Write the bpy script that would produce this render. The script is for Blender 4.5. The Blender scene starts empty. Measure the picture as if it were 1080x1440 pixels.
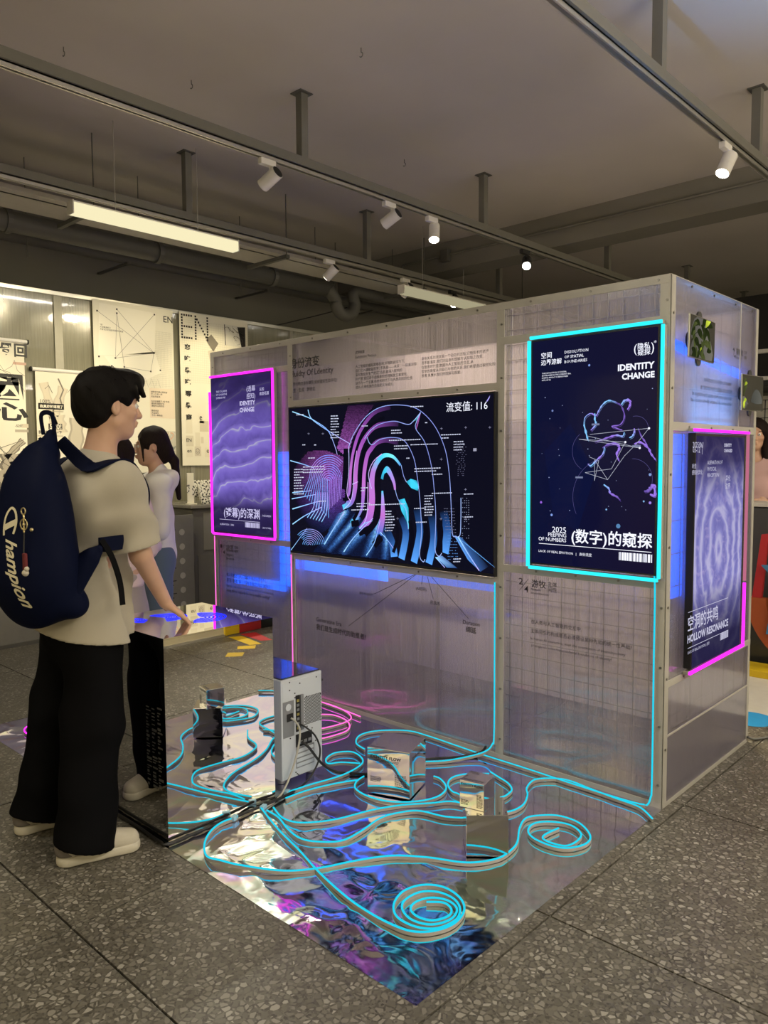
import bpy, bmesh, math, random
import numpy as np
from mathutils import Vector, Matrix

PI = math.pi
rnd = random.Random(7)
SC = bpy.context.scene
COL = SC.collection

# ------------------------------------------------------------------ camera
CAM_POS = Vector((1.301, -3.068, 1.47))
F_PX, PITCH, ROLL, YAW = 1081.2, 0.0687, -0.0064, 0.7544
cam_data = bpy.data.cameras.new('camera')
cam_data.sensor_fit = 'HORIZONTAL'
cam_data.sensor_width = 36.0
cam_data.lens = F_PX * 36.0 / 1080.0
cam_data.clip_start = 0.02
cam = bpy.data.objects.new('camera', cam_data)
COL.objects.link(cam)
_f = Vector((-math.sin(YAW), math.cos(YAW), 0)); _r = Vector((math.cos(YAW), math.sin(YAW), 0)); _u = Vector((0, 0, 1))
_F = _f * math.cos(PITCH) - _u * math.sin(PITCH)
_U = _u * math.cos(PITCH) + _f * math.sin(PITCH)
_R2 = _r * math.cos(ROLL) + _U * math.sin(ROLL)
_U2 = _U * math.cos(ROLL) - _r * math.sin(ROLL)
cam.matrix_world = Matrix(((_R2.x, _U2.x, -_F.x, CAM_POS.x), (_R2.y, _U2.y, -_F.y, CAM_POS.y), (_R2.z, _U2.z, -_F.z, CAM_POS.z), (0, 0, 0, 1)))
SC.camera = cam

# ------------------------------------------------------------------ world, colour management, exposure
SC.view_settings.view_transform = 'Standard'
SC.view_settings.look = 'None'
SC.view_settings.gamma = 1.0
SC.view_settings.use_curve_mapping = False
SC.view_settings.exposure = 0.22
world = bpy.data.worlds.new('hall_ambience')
world.use_nodes = True
world.node_tree.nodes['Background'].inputs[0].default_value = (1.0, 0.84, 0.50, 1)
world.node_tree.nodes['Background'].inputs[1].default_value = 1.05
SC.world = world
SC.cycles.max_bounces = 10
SC.cycles.transparent_max_bounces = 24
SC.cycles.glossy_bounces = 6
SC.cycles.transmission_bounces = 6
SC.cycles.sample_clamp_indirect = 4.0
SC.cycles.caustics_refractive = False


def area_light(name, loc, target, size, power, color, size_y=None, spread=180):
    d = bpy.data.lights.new(name, 'AREA')
    d.energy = power; d.color = color; d.size = size
    d.spread = math.radians(spread)
    if size_y:
        d.shape = 'RECTANGLE'; d.size_y = size_y
    o = bpy.data.objects.new(name, d); COL.objects.link(o)
    o.location = loc
    o.rotation_euler = (Vector(target) - Vector(loc)).to_track_quat('-Z', 'Y').to_euler()
    return o


# ------------------------------------------------------------------ mesh helpers
class MB:
    """collects simple shapes, builds ONE mesh object"""
    def __init__(s):
        s.v = []; s.f = []

    def add(s, vs, fs):
        n = len(s.v)
        s.v += [tuple(v) for v in vs]
        s.f += [tuple(i + n for i in f) for f in fs]
        return s

    def box(s, x0, y0, z0, x1, y1, z1, rot=None, org=None):
        vs = [Vector((x, y, z)) for z in (z0, z1) for y in (y0, y1) for x in (x0, x1)]
        if rot is not None:
            o = Vector(org if org is not None else (0, 0, 0))
            vs = [rot @ v + o for v in vs]
        return s.add(vs, [(0, 2, 3, 1), (4, 5, 7, 6), (0, 1, 5, 4), (2, 6, 7, 3), (0, 4, 6, 2), (1, 3, 7, 5)])

    def bevbox(s, x0, y0, z0, x1, y1, z1, b=0.004, mat=None):
        bm = bmesh.new()
        bmesh.ops.create_cube(bm, size=1.0)
        for v in bm.verts:
            v.co = Vector(((x0 + x1) / 2 + v.co.x * (x1 - x0), (y0 + y1) / 2 + v.co.y * (y1 - y0), (z0 + z1) / 2 + v.co.z * (z1 - z0)))
        bmesh.ops.bevel(bm, geom=list(bm.edges), offset=b, segments=2, affect='EDGES', profile=0.5)
        if mat is not None:
            bmesh.ops.transform(bm, matrix=mat, verts=bm.verts)
        bm.verts.index_update()
        s.add([v.co.copy() for v in bm.verts], [tuple(v.index for v in f.verts) for f in bm.faces])
        bm.free(); return s

    def cyl(s, a, b, r0, r1=None, n=16, caps=True):
        a = Vector(a); b = Vector(b); r1 = r0 if r1 is None else r1
        d = (b - a).normalized()
        t = Vector((0, 0, 1)) if abs(d.z) < 0.9 else Vector((1, 0, 0))
        u = d.cross(t).normalized(); w = d.cross(u)
        vs = []
        for c, r in ((a, r0), (b, r1)):
            for i in range(n):
                q = 2 * PI * i / n
                vs.append(c + (u * math.cos(q) + w * math.sin(q)) * r)
        fs = [(i, (i + 1) % n, n + (i + 1) % n, n + i) for i in range(n)]
        if caps:
            fs += [tuple(range(n - 1, -1, -1)), tuple(range(n, 2 * n))]
        return s.add(vs, fs)

    def tube(s, pts, r, n=8, closed=False):
        pts = [Vector(p) for p in pts]
        m = len(pts); vs = []; fs = []
        up = Vector((0, 0, 1)); prev = None
        for i, p in enumerate(pts):
            a = pts[(i - 1) % m] if (closed or i > 0) else p
            b = pts[(i + 1) % m] if (closed or i < m - 1) else p
            d = (b - a)
            d = d.normalized() if d.length > 1e-9 else Vector((1, 0, 0))
            if prev is None:
                t = up if abs(d.z) < 0.9 else Vector((1, 0, 0))
                u = d.cross(t).normalized()
            else:
                u = (prev - d * prev.dot(d))
                u = u.normalized() if u.length > 1e-6 else d.cross(up).normalized()
            prev = u
            w = d.cross(u)
            rr = r[i] if isinstance(r, (list, tuple)) else r
            for k in range(n):
                q = 2 * PI * k / n
                vs.append(p + (u * math.cos(q) + w * math.sin(q)) * rr)
        for i in range(m if closed else m - 1):
            j = (i + 1) % m
            for k in range(n):
                fs.append((i * n + k, i * n + (k + 1) % n, j * n + (k + 1) % n, j * n + k))
        if not closed:
            fs += [tuple(range(n - 1, -1, -1)), tuple((m - 1) * n + k for k in range(n))]
        return s.add(vs, fs)

    def sweep(s, pts, prof, ups, closed_prof=True):
        """sweep a profile [(side, up)] along pts; ups: up vector per point"""
        pts = [Vector(p) for p in pts]; m = len(pts); n = len(prof)
        vs = []; fs = []
        for i, p in enumerate(pts):
            d = (pts[min(i + 1, m - 1)] - pts[max(i - 1, 0)]).normalized()
            u = Vector(ups[i]) if not isinstance(ups, Vector) else ups
            sd = d.cross(u).normalized(); uu = sd.cross(d)
            for a, b in prof:
                vs.append(p + sd * a + uu * b)
        for i in range(m - 1):
            for k in range(n):
                fs.append((i * n + k, i * n + (k + 1) % n, (i + 1) * n + (k + 1) % n, (i + 1) * n + k))
        fs += [tuple(range(n - 1, -1, -1)), tuple((m - 1) * n + k for k in range(n))]
        return s.add(vs, fs)

    def ball(s, c, r, n=12, m=8, sx=1, sy=1, sz=1):
        c = Vector(c); vs = [c + Vector((0, 0, r * sz))]
        for j in range(1, m):
            t = PI * j / m
            for i in range(n):
                q = 2 * PI * i / n
                vs.append(c + Vector((r * sx * math.sin(t) * math.cos(q), r * sy * math.sin(t) * math.sin(q), r * sz * math.cos(t))))
        vs.append(c - Vector((0, 0, r * sz)))
        fs = [(0, 1 + i, 1 + (i + 1) % n) for i in range(n)]
        for j in range(m - 2):
            for i in range(n):
                a = 1 + j * n + i; b = 1 + j * n + (i + 1) % n
                fs.append((a, a + n, b + n, b))
        k = 1 + (m - 2) * n
        fs += [(len(vs) - 1, k + (i + 1) % n, k + i) for i in range(n)]
        return s.add(vs, fs)

    def mesh(s, name, smooth=False):
        me = bpy.data.meshes.new(name)
        me.from_pydata(s.v, [], s.f); me.update()
        if smooth:
            me.shade_smooth()
        return me

    def build(s, name, mat=None, parent=None, smooth=False, auto=None):
        me = s.mesh(name, smooth)
        if auto:
            bm = bmesh.new(); bm.from_mesh(me)
            for e in bm.edges:
                if len(e.link_faces) == 2 and e.calc_face_angle(0) > auto:
                    e.smooth = False
            for fc in bm.faces:
                fc.smooth = True
            bm.to_mesh(me); bm.free()
        return obj(name, me, mat, parent)


def obj(name, me, mat=None, parent=None):
    if mat is not None and len(me.materials) == 0:
        me.materials.append(mat)
    o = bpy.data.objects.new(name, me); COL.objects.link(o)
    if parent is not None:
        o.parent = parent
    return o


def tag(o, label=None, cat=None, group=None, kind=None):
    if label: o['label'] = label
    if cat: o['category'] = cat
    if group: o['group'] = group
    if kind: o['kind'] = kind
    return o


def empty(name, label=None, cat=None, loc=(0, 0, 0), rotz=0, group=None, kind=None):
    o = bpy.data.objects.new(name, None); COL.objects.link(o)
    o.empty_display_size = 0.1
    o.location = loc; o.rotation_euler = (0, 0, rotz)
    return tag(o, label, cat, group, kind)


def dup(root, loc=None, rotz=None, label=None, group=None):
    r = root.copy(); COL.objects.link(r)
    if loc is not None: r.location = loc
    if rotz is not None: r.rotation_euler = (0, 0, rotz)
    if label: r['label'] = label
    if group: r['group'] = group
    for ch in list(root.children):
        c = ch.copy(); COL.objects.link(c); c.parent = r
        for g in list(ch.children):
            d = g.copy(); COL.objects.link(d); d.parent = c
    return r


def spline(pts, per=8, closed=False):
    """Catmull-Rom through pts"""
    P = [Vector(p) for p in pts]; n = len(P); out = []
    rng = n if closed else n - 1
    for i in range(rng):
        if closed:
            a, b, c, d = P[(i - 1) % n], P[i], P[(i + 1) % n], P[(i + 2) % n]
        else:
            a, b, c, d = P[max(i - 1, 0)], P[i], P[i + 1], P[min(i + 2, n - 1)]
        for k in range(per):
            t = k / per; t2 = t * t; t3 = t2 * t
            out.append(0.5 * ((2 * b) + (c - a) * t + (2 * a - 5 * b + 4 * c - d) * t2 + (3 * b - a - 3 * c + d) * t3))
    if not closed:
        out.append(P[-1])
    return out


# ------------------------------------------------------------------ materials
class NT:
    def __init__(s, name):
        s.m = bpy.data.materials.new(name); s.m.use_nodes = True
        s.t = s.m.node_tree; s.t.nodes.clear()
        s.out = s.t.nodes.new('ShaderNodeOutputMaterial')

    def n(s, typ, **kw):
        nd = s.t.nodes.new('ShaderNode' + typ)
        for k, v in kw.items():
            if hasattr(nd, k) and not k.startswith('i_'):
                setattr(nd, k, v)
        return nd

    def set(s, nd, **kw):
        for k, v in kw.items():
            s.inp(nd, k.replace('_', ' ')).default_value = v
        return nd

    def inp(s, nd, name):
        for i in nd.inputs:
            if i.name.lower() == name.lower() and i.enabled:
                return i
        raise KeyError(name)

    def l(s, a, b, ao=0, bi=0):
        so = a.outputs[ao] if not isinstance(ao, str) else a.outputs[ao]
        si = b.inputs[bi] if not isinstance(bi, str) else s.inp(b, bi)
        s.t.links.new(so, si)

    def math(s, op, a, b=None, c=None):
        nd = s.t.nodes.new('ShaderNodeMath'); nd.operation = op
        for i, v in enumerate((a, b, c)):
            if v is None: continue
            if isinstance(v, (int, float)): nd.inputs[i].default_value = v
            else: s.t.links.new(v, nd.inputs[i])
        return nd.outputs[0]

    def ramp(s, fac, stops, interp='LINEAR'):
        nd = s.t.nodes.new('ShaderNodeValToRGB')
        cr = nd.color_ramp; cr.interpolation = interp
        while len(cr.elements) < len(stops): cr.elements.new(0.5)
        for e, (p, c) in zip(cr.elements, stops):
            e.position = p; e.color = (*c, 1) if len(c) == 3 else c
        s.t.links.new(fac, nd.inputs[0])
        return nd.outputs[0]

    def pos(s):
        return s.t.nodes.new('ShaderNodeNewGeometry').outputs['Position']

    def objco(s):
        return s.t.nodes.new('ShaderNodeTexCoord').outputs['Object']

    def sep(s, vec):
        nd = s.t.nodes.new('ShaderNodeSeparateXYZ'); s.t.links.new(vec, nd.inputs[0]); return nd.outputs

    def noise(s, vec, scale, detail=2.0, rough=0.5, dist=0.0):
        nd = s.t.nodes.new('ShaderNodeTexNoise')
        nd.inputs['Scale'].default_value = scale; nd.inputs['Detail'].default_value = detail
        nd.inputs['Roughness'].default_value = rough; nd.inputs['Distortion'].default_value = dist
        if vec is not None: s.t.links.new(vec, nd.inputs['Vector'])
        return nd

    def voro(s, vec, scale, feature='F1', rand=1.0):
        nd = s.t.nodes.new('ShaderNodeTexVoronoi'); nd.feature = feature
        nd.inputs['Scale'].default_value = scale
        if 'Randomness' in nd.inputs: nd.inputs['Randomness'].default_value = rand
        if vec is not None: s.t.links.new(vec, nd.inputs['Vector'])
        return nd

    def mixc(s, fac, a, b, mode='MIX'):
        nd = s.t.nodes.new('ShaderNodeMix'); nd.data_type = 'RGBA'; nd.blend_type = mode
        for sock, v in ((nd.inputs[0], fac), (nd.inputs[6], a), (nd.inputs[7], b)):
            if isinstance(v, (int, float)): sock.default_value = v
            elif isinstance(v, tuple): sock.default_value = (*v, 1) if len(v) == 3 else v
            else: s.t.links.new(v, sock)
        return nd.outputs[2]

    def bump(s, height, strength=0.3, dist=0.01):
        nd = s.t.nodes.new('ShaderNodeBump')
        nd.inputs['Strength'].default_value = strength; nd.inputs['Distance'].default_value = dist
        s.t.links.new(height, nd.inputs['Height'])
        return nd.outputs[0]

    def principled(s, **kw):
        nd = s.t.nodes.new('ShaderNodeBsdfPrincipled')
        for k, v in kw.items():
            i = nd.inputs[k.replace('_', ' ')]
            if isinstance(v, (int, float)): i.default_value = v
            elif isinstance(v, tuple): i.default_value = (*v, 1) if len(v) == 3 and i.type == 'RGBA' else v
            else: s.t.links.new(v, i)
        return nd

    def done(s, shader):
        s.t.links.new(shader, s.out.inputs['Surface'])
        return s.m


def flat(name, col, rough=0.6, metal=0.0, var=0.08, scale=20, bump=0.0, spec=0.5, **kw):
    """plain surface with slight procedural variation"""
    t = NT(name)
    nz = t.noise(t.objco(), scale, 3)
    c = t.mixc(nz.outputs[0], tuple(x * (1 - var) for x in col), tuple(min(1, x * (1 + var)) for x in col))
    p = t.principled(Base_Color=c, Roughness=rough, Metallic=metal, Specular_IOR_Level=spec, **kw)
    if bump:
        t.t.links.new(t.bump(nz.outputs[0], bump, 0.01), p.inputs['Normal'])
    return t.done(p.outputs[0])


def emit(name, col, strength):
    t = NT(name)
    e = t.n('Emission'); e.inputs[0].default_value = (*col, 1); e.inputs[1].default_value = strength
    return t.done(e.outputs[0])


def vcol_emit(name, strength=1.0, halftone=0.0, freq=300.0):
    """a lit display: colour from the drawn picture's colour attribute"""
    t = NT(name)
    a = t.n('Attribute'); a.attribute_name = 'Col'
    c = a.outputs[0]
    if halftone:
        x = t.sep(t.pos())
        sx = t.math('SINE', t.math('MULTIPLY', x[0], freq)); sz = t.math('SINE', t.math('MULTIPLY', x[2], freq))
        d = t.math('MULTIPLY_ADD', t.math('MULTIPLY', sx, sz), 0.5, 0.5)
        k = t.math('MULTIPLY_ADD', d, halftone, 1.0 - halftone * 0.5)
        nd = t.n('VectorMath'); nd.operation = 'SCALE'
        t.t.links.new(c, nd.inputs[0]); t.t.links.new(k, nd.inputs[3])
        c = nd.outputs[0]
    e = t.n('Emission'); e.inputs[1].default_value = strength
    t.t.links.new(c, e.inputs[0])
    g = t.n('BsdfGlossy'); g.inputs['Roughness'].default_value = 0.06; g.inputs[0].default_value = (0.006, 0.006, 0.006, 1)
    ad = t.n('AddShader'); t.l(e, ad); t.l(g, ad, 0, 1)
    return t.done(ad.outputs[0])


class Art:
    """flat picture content drawn as coloured facets in plane coordinates (a, z)"""
    def __init__(s):
        s.v = []; s.f = []; s.c = []

    def poly(s, pts, col):
        n = len(s.v)
        s.v += [(p[0], p[1], s.lv) for p in pts]
        s.c += [col if not isinstance(col, list) else col[i] for i in range(len(pts))] if isinstance(col, list) else [col] * len(pts)
        s.f.append(tuple(range(n, n + len(pts))))

    lv = 0.0

    def line(s, pts, w, col, closed=False):
        """ribbon; w and col may be per-point lists"""
        n = len(s.v); m = len(pts)
        for i, p in enumerate(pts):
            a = pts[max(i - 1, 0)]; b = pts[min(i + 1, m - 1)]
            dx, dz = b[0] - a[0], b[1] - a[1]; L = math.hypot(dx, dz) or 1
            ww = (w[i] if isinstance(w, list) else w) * 0.5
            s.v.append((p[0] - dz / L * ww, p[1] + dx / L * ww, s.lv)); s.v.append((p[0] + dz / L * ww, p[1] - dx / L * ww, s.lv))
            c = col[i] if isinstance(col, list) else col
            s.c += [c, c]
        for i in range(m - 1):
            s.f.append((n + 2 * i, n + 2 * i + 1, n + 2 * i + 3, n + 2 * i + 2))

    def rect(s, x0, z0, x1, z1, col):
        s.poly([(x0, z0), (x1, z0), (x1, z1), (x0, z1)], col)

    def disc(s, x, z, r, col, n=8):
        s.poly([(x + r * math.cos(2 * PI * i / n), z + r * math.sin(2 * PI * i / n)) for i in range(n)], col)

    def build(s, name, mat, parent, place):
        """place(a, z, lift) -> world"""
        me = bpy.data.meshes.new(name)
        me.from_pydata([place(*v) for v in s.v], [], s.f)
        at = me.color_attributes.new('Col', 'FLOAT_COLOR', 'POINT')
        arr = np.ones((len(s.v), 4), dtype=np.float32)
        arr[:, :3] = np.array(s.c, dtype=np.float32)
        at.data.foreach_set('color', arr.ravel())
        me.update()
        o = obj(name, me, mat, parent)
        if name != 'screen': o['kind'] = 'stuff'
        return o


# ------------------------------------------------------------------ lettering
_txt_cache = {}


def text_mesh(s, bold=0.0, shear=0.0, align='LEFT', res=2, space=1.0):
    k = (s, bold, shear, align, res)
    if k in _txt_cache: return _txt_cache[k]
    cu = bpy.data.curves.new('lettering_curve', 'FONT')
    cu.body = s; cu.size = 1.0; cu.resolution_u = res; cu.fill_mode = 'FRONT'
    cu.offset = bold; cu.shear = shear; cu.align_x = align; cu.space_line = space
    o = bpy.data.objects.new('lettering_curve', cu)
    me = bpy.data.meshes.new_from_object(o)
    n = len(me.vertices)
    co = np.empty(n * 3); me.vertices.foreach_get('co', co); co = co.reshape(-1, 3)[:, :2]
    fs = [tuple(p.vertices) for p in me.polygons]
    bpy.data.objects.remove(o); bpy.data.curves.remove(cu); bpy.data.meshes.remove(me)
    if n == 0: co = np.zeros((0, 2))
    _txt_cache[k] = (co, fs)
    return co, fs


def put_text(mb, s, box, place, bold=0.0, shear=0.0, align='LEFT', fit='W', res=2, space=1.0, rot=0.0):
    """adds lettering to mb; box = (a0, z0, a1, z1) on the plane; place(a, z) -> world"""
    co, fs = text_mesh(s, bold, shear, align, res, space)
    if len(co) == 0: return
    lo = co.min(0); hi = co.max(0); w = hi - lo
    a0, z0, a1, z1 = box
    if z1 < z0: z0, z1 = z1, z0
    kx = (a1 - a0) / max(w[0], 1e-6)
    kz = kx if fit == 'W' else (z1 - z0) / max(w[1], 1e-6)
    zc = (z0 + z1) / 2
    pts = [place(a0 + (c[0] - lo[0]) * kx, zc + (c[1] - (lo[1] + hi[1]) / 2) * kz) for c in co]
    mb.add(pts, fs)
# ------------------------------------------------------------------ lighting of the hall (fixtures themselves are built below)
WARM = (1.0, 0.84, 0.50)
NEUT = (1.0, 0.93, 0.82)


def m_terrazzo():
    t = NT('terrazzo')
    P = t.pos()
    warp = t.noise(P, 9, 2)
    nd = t.n('VectorMath'); nd.operation = 'MULTIPLY_ADD'
    t.l(warp, nd, 1, 0); nd.inputs[1].default_value = (0.03, 0.03, 0.03); t.t.links.new(P, nd.inputs[2])
    v = t.voro(nd.outputs[0], 52, 'F1'); e = t.voro(nd.outputs[0], 52, 'DISTANCE_TO_EDGE')
    v2 = t.voro(P, 120, 'F1')
    chip = t.ramp(t.sep(v.outputs['Color'])[0], [(0.0, (0.102, 0.094, 0.078)), (0.4, (0.150, 0.139, 0.118)), (0.8, (0.228, 0.215, 0.187)), (1.0, (0.335, 0.322, 0.288))])
    fine = t.ramp(t.sep(v2.outputs['Color'])[1], [(0.0, (0.055, 0.050, 0.042)), (1.0, (0.138, 0.128, 0.108))])
    edge = t.ramp(e.outputs['Distance'], [(0.10, (0, 0, 0)), (0.17, (1, 1, 1))])
    c = t.mixc(edge, fine, chip)
    big = t.noise(P, 1.6, 4, 0.6)
    c = t.mixc(0.75, c, t.ramp(big.outputs[0], [(0.3, (0.72, 0.71, 0.70)), (0.7, (1.0, 1.0, 1.0))]), 'MULTIPLY')
    dirt = t.noise(P, 14, 3, 0.6)
    c = t.mixc(t.ramp(dirt.outputs[0], [(0.66, (0, 0, 0)), (0.75, (0.55, 0.55, 0.55))]), c, (0.06, 0.055, 0.05))
    ro = t.ramp(big.outputs[0], [(0.3, (0.34, 0.34, 0.34)), (0.7, (0.48, 0.48, 0.48))])
    p = t.principled(Base_Color=c, Roughness=ro, Specular_IOR_Level=0.4)
    t.t.links.new(t.bump(dirt.outputs[0], 0.06, 0.01), p.inputs['Normal'])
    return t.done(p.outputs[0])


M_TERR = m_terrazzo()
M_JOINT = flat('joint_grout', (0.03, 0.027, 0.023), 0.9)


def m_plaster(name, col, var=0.18, scale=0.7):
    t = NT(name)
    P = t.pos()
    a = t.noise(P, scale, 4, 0.55); b = t.noise(P, 30, 3, 0.6)
    c = t.mixc(a.outputs[0], tuple(x * (1 - var) for x in col), tuple(x * (1 + var) for x in col))
    p = t.principled(Base_Color=c, Roughness=0.85, Specular_IOR_Level=0.2)
    t.t.links.new(t.bump(b.outputs[0], 0.08, 0.01), p.inputs['Normal'])
    return t.done(p.outputs[0])


M_CEIL = m_plaster('ceiling_paint', (0.56, 0.52, 0.50))
M_WALLG = m_plaster('dark_wall_paint', (0.20, 0.195, 0.175))
M_STEEL = flat('painted_steel', (0.16, 0.155, 0.14), 0.55, 0.0, 0.12, 8)
M_STEELD = flat('dark_steel', (0.10, 0.098, 0.09), 0.6, 0.0, 0.15, 8)
M_WHITEP = flat('white_powder_coat', (0.78, 0.76, 0.74), 0.45, 0, 0.03)
M_BLACKP = flat('black_powder_coat', (0.02, 0.02, 0.022), 0.5, 0, 0.1)
M_ALU = flat('aluminium', (0.62, 0.61, 0.58), 0.35, 0.9, 0.05)
M_LENS = emit('spot_lens_lit', (1.0, 0.93, 0.78), 22)
M_LENSOFF = flat('spot_lens', (0.5, 0.5, 0.48), 0.2)

# floor: separate terrazzo slabs on a screed
TP = 1.075
X0T, Y0T = -1.02, -2.05
fl = MB().box(-5.4, -4.3, -0.10, 4.4, 9.0, -0.012).build('floor', M_JOINT)
tag(fl, kind='structure')
tile_me = MB().bevbox(0.0032, 0.0032, -0.012, TP - 0.0032, TP - 0.0032, 0.0, 0.0012).mesh('tile')
tile_me.materials.append(M_TERR)
for ix in range(-4, 5):
    for iy in range(-2, 10):
        x = X0T + ix * TP; y = Y0T + iy * TP
        if x + TP > 4.45 or y + TP > 9.0 or x < -5.4: continue
        o = bpy.data.objects.new('tile', tile_me); COL.objects.link(o)
        o.parent = fl; o.location = (x, y, 0)

CZ = 3.70
ceil = MB().box(-5.55, -4.55, CZ, 5.0, 9.2, CZ + 0.12).build('ceiling', M_CEIL); tag(ceil, kind='structure')
wl = MB().box(-5.55, -4.5, -0.1, -5.4, 9.2, CZ).build('wall_left', M_WALLG); tag(wl, kind='structure')
wb = MB().box(-5.4, 9.0, -0.1, 5.0, 9.2, CZ).build('wall_back', M_WALLG); tag(wb, kind='structure')
wn = MB().box(-5.55, -4.55, -0.1, 5.0, -4.4, CZ).build('wall_near', M_WALLG); tag(wn, kind='structure')
bm_ = MB().box(-5.4, 3.29, 3.41, 4.4, 3.60, CZ).build('ceiling_beam', m_plaster('beam_paint', (0.21, 0.20, 0.18))); tag(bm_, kind='structure')

# conduit along the beam with a junction box
cd = empty('conduit', 'thin grey conduit running along the ceiling beam with a square junction box', 'conduit', (-2.5, 3.28, 3.56))
MB().tube([(-1.87, -.012, -.16), (-1.87, -.012, -0.03), (-1.84, -.012, 0), (6.8, -.012, 0)], 0.012, 8).build('pipe', M_STEEL, cd)
MB().bevbox(-1.30, -0.055, -0.07, -1.20, 0.005, 0.05, 0.006).build('junction_box', M_STEELD, cd)


def rail(name, label, x, ys, y0, y1, zt, group):
    """square tube carrier on posts with a white lighting track under it; x = face towards -X"""
    r = empty(name, label, 'track rail', (x, y0, zt), group=group)
    MB().box(0, 0, 0.028, 0.055, y1 - y0, 0.080).build('carrier_beam', M_STEEL, r)
    MB().box(0.006, 0, 0.0, 0.014, y1 - y0, 0.028).box(0.032, 0, 0.0, 0.040, y1 - y0, 0.028).box(0.006, 0, 0.020, 0.040, y1 - y0, 0.028).build('lighting_track', M_ALU, r)
    for y in ys:
        MB().box(0.002, y - y0 - 0.026, 0.080, 0.054, y - y0 + 0.026, CZ - zt - 0.006).build('post', M_STEEL, r)
        MB().box(-0.02, y - y0 - 0.05, CZ - zt - 0.006, 0.076, y - y0 + 0.05, CZ - zt).build('ceiling_plate', M_STEELD, r)
    return r


GR = 'track rails on ceiling posts'
r1 = rail('track_rail', 'long grey track rail over the booth carrying two white lamps aimed left', -2.41, (0.14, 2.02, 4.1, 6.06, 8.0), -4.2, 8.9, 3.235, GR)
r2 = rail('track_rail', 'grey track rail crossing the upper right corner of the photo', -0.37, (-3.2, -1.3, 0.62, 2.02, 4.1), -4.2, 5.6, 3.235, GR)
r3 = rail('track_rail', 'grey track rail beside the lit batten lamp, nearest the poster wall', -3.70, (-1.75, 0.15, 2.02, 4.1), -4.2, 7.6, 3.190, GR)


def spot(name, label, pos, aim, body, lit, power=0, color=WARM, spot_deg=42, group='track spotlights', blend=0.6):
    """track spotlight: adapter on the rail, arm, cylindrical housing, lens; pos = underside of track"""
    s = empty(name, label, 'spotlight', pos, group=group)
    MB().bevbox(-0.019, -0.055, -0.034, 0.019, 0.055, 0.004, 0.004).build('track_adapter', body, s)
    p = Vector((0, 0.03, -0.034)); c = Vector((0, 0.03, -0.095))
    MB().bevbox(-0.006, 0.018, -0.10, 0.006, 0.042, -0.03, 0.002).build('arm', body, s)
    d = (Vector(aim) - (Vector(pos) + c)).normalized()
    a = c - d * 0.055; b = c + d * 0.075
    h = MB().cyl(a, b, 0.040, 0.040, 28)
    h.cyl(a - d * 0.001, a + d * 0.004, 0.030, 0.030, 20).cyl(c + d * 0.02, c + d * 0.023, 0.0408, 0.0408, 28)
    h.build('housing', body, s, auto=0.6)
    MB().cyl(b - d * 0.002, b + d * 0.002, 0.034, 0.034, 24).build('lens', M_LENS if lit else M_LENSOFF, s)
    MB().cyl(a - d * 0.003, a - d * 0.0005, 0.036, 0.036, 24).build('rear_cap', M_BLACKP, s)
    if power:
        L = bpy.data.lights.new('spot_beam', 'SPOT'); L.energy = power; L.color = color
        L.spot_size = math.radians(spot_deg); L.spot_blend = blend; L.shadow_soft_size = 0.03
        o = bpy.data.objects.new('spot_beam', L); COL.objects.link(o); o.parent = s
        o.location = b + d * 0.012
        o.rotation_euler = d.to_track_quat('-Z', 'Y').to_euler()
    return s


ZR1 = 3.235
spot('track_spotlight', 'white spotlight on the long rail aimed away to the left, first from the left', (-2.39, -0.13, ZR1), (-4.95, -0.62, 1.85), M_WHITEP, True, 105, WARM, 50)
spot('track_spotlight', 'white spotlight aimed left with dark open rear, beside the glaring lamp', (-2.39, 0.93, ZR1), (-4.95, 0.45, 1.85), M_WHITEP, True, 105, WARM, 50)
spot('track_spotlight', 'glaring white spotlight on the long rail pointing down at the viewer', (-2.39, 1.39, ZR1), (-1.75, 0.55, 0.9), M_WHITEP, True, 420, WARM, 60)
spot('track_spotlight', 'black spotlight shining on the long rail just left of the booth top', (-2.39, 2.63, ZR1), (-1.0, 0.45, 1.2), M_BLACKP, True, 400, WARM, 60)
spot('track_spotlight', 'lit white spotlight on the rail at the upper right', (-0.35, 1.53, ZR1), (-0.75, 0.45, 1.1), M_WHITEP, True, 330, WARM, 60)
spot('track_spotlight', 'small white spotlight hanging under the rail left of the drain pipe bend', (-3.68, 1.56, 3.19), (-4.9, 1.2, 2.1), M_WHITEP, True, 60, WARM, 50)
spot('track_spotlight', 'white spotlight above the far unlit batten lamp', (-3.68, 2.55, 3.19), (-4.9, 2.5, 2.1), M_WHITEP, True, 60, WARM, 50)
spot('track_spotlight', 'black spotlight shining just above the booth top edge', (-3.68, 3.28, 3.19), (-2.4, 1.2, 1.0), M_BLACKP, True, 20, NEUT, 50)
spot('track_spotlight', 'white spotlight on the rail over the near end of the poster wall', (-3.68, -1.45, 3.19), (-4.93, -1.2, 1.7), M_WHITEP, True, 70, WARM, 60)
# unseen lamps added on the same rails behind the viewer to light the boards
spot('track_spotlight', 'added unseen white spotlight on the right rail behind the viewer aimed at the side panel', (-0.35, -2.6, ZR1), (1.55, 0.3, 0.9), M_WHITEP, True, 60, WARM, 60)
spot('track_spotlight', 'added unseen white spotlight on the right rail behind the viewer aimed at the opposite board', (-0.35, -3.0, ZR1), (-0.7, -4.3, 1.3), M_WHITEP, True, 130, WARM, 70)
spot('track_spotlight', 'added unseen white spotlight on the long rail over the man aimed at the opposite board', (-2.39, -3.0, ZR1), (-2.0, -4.3, 1.3), M_WHITEP, True, 130, WARM, 70)

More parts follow.
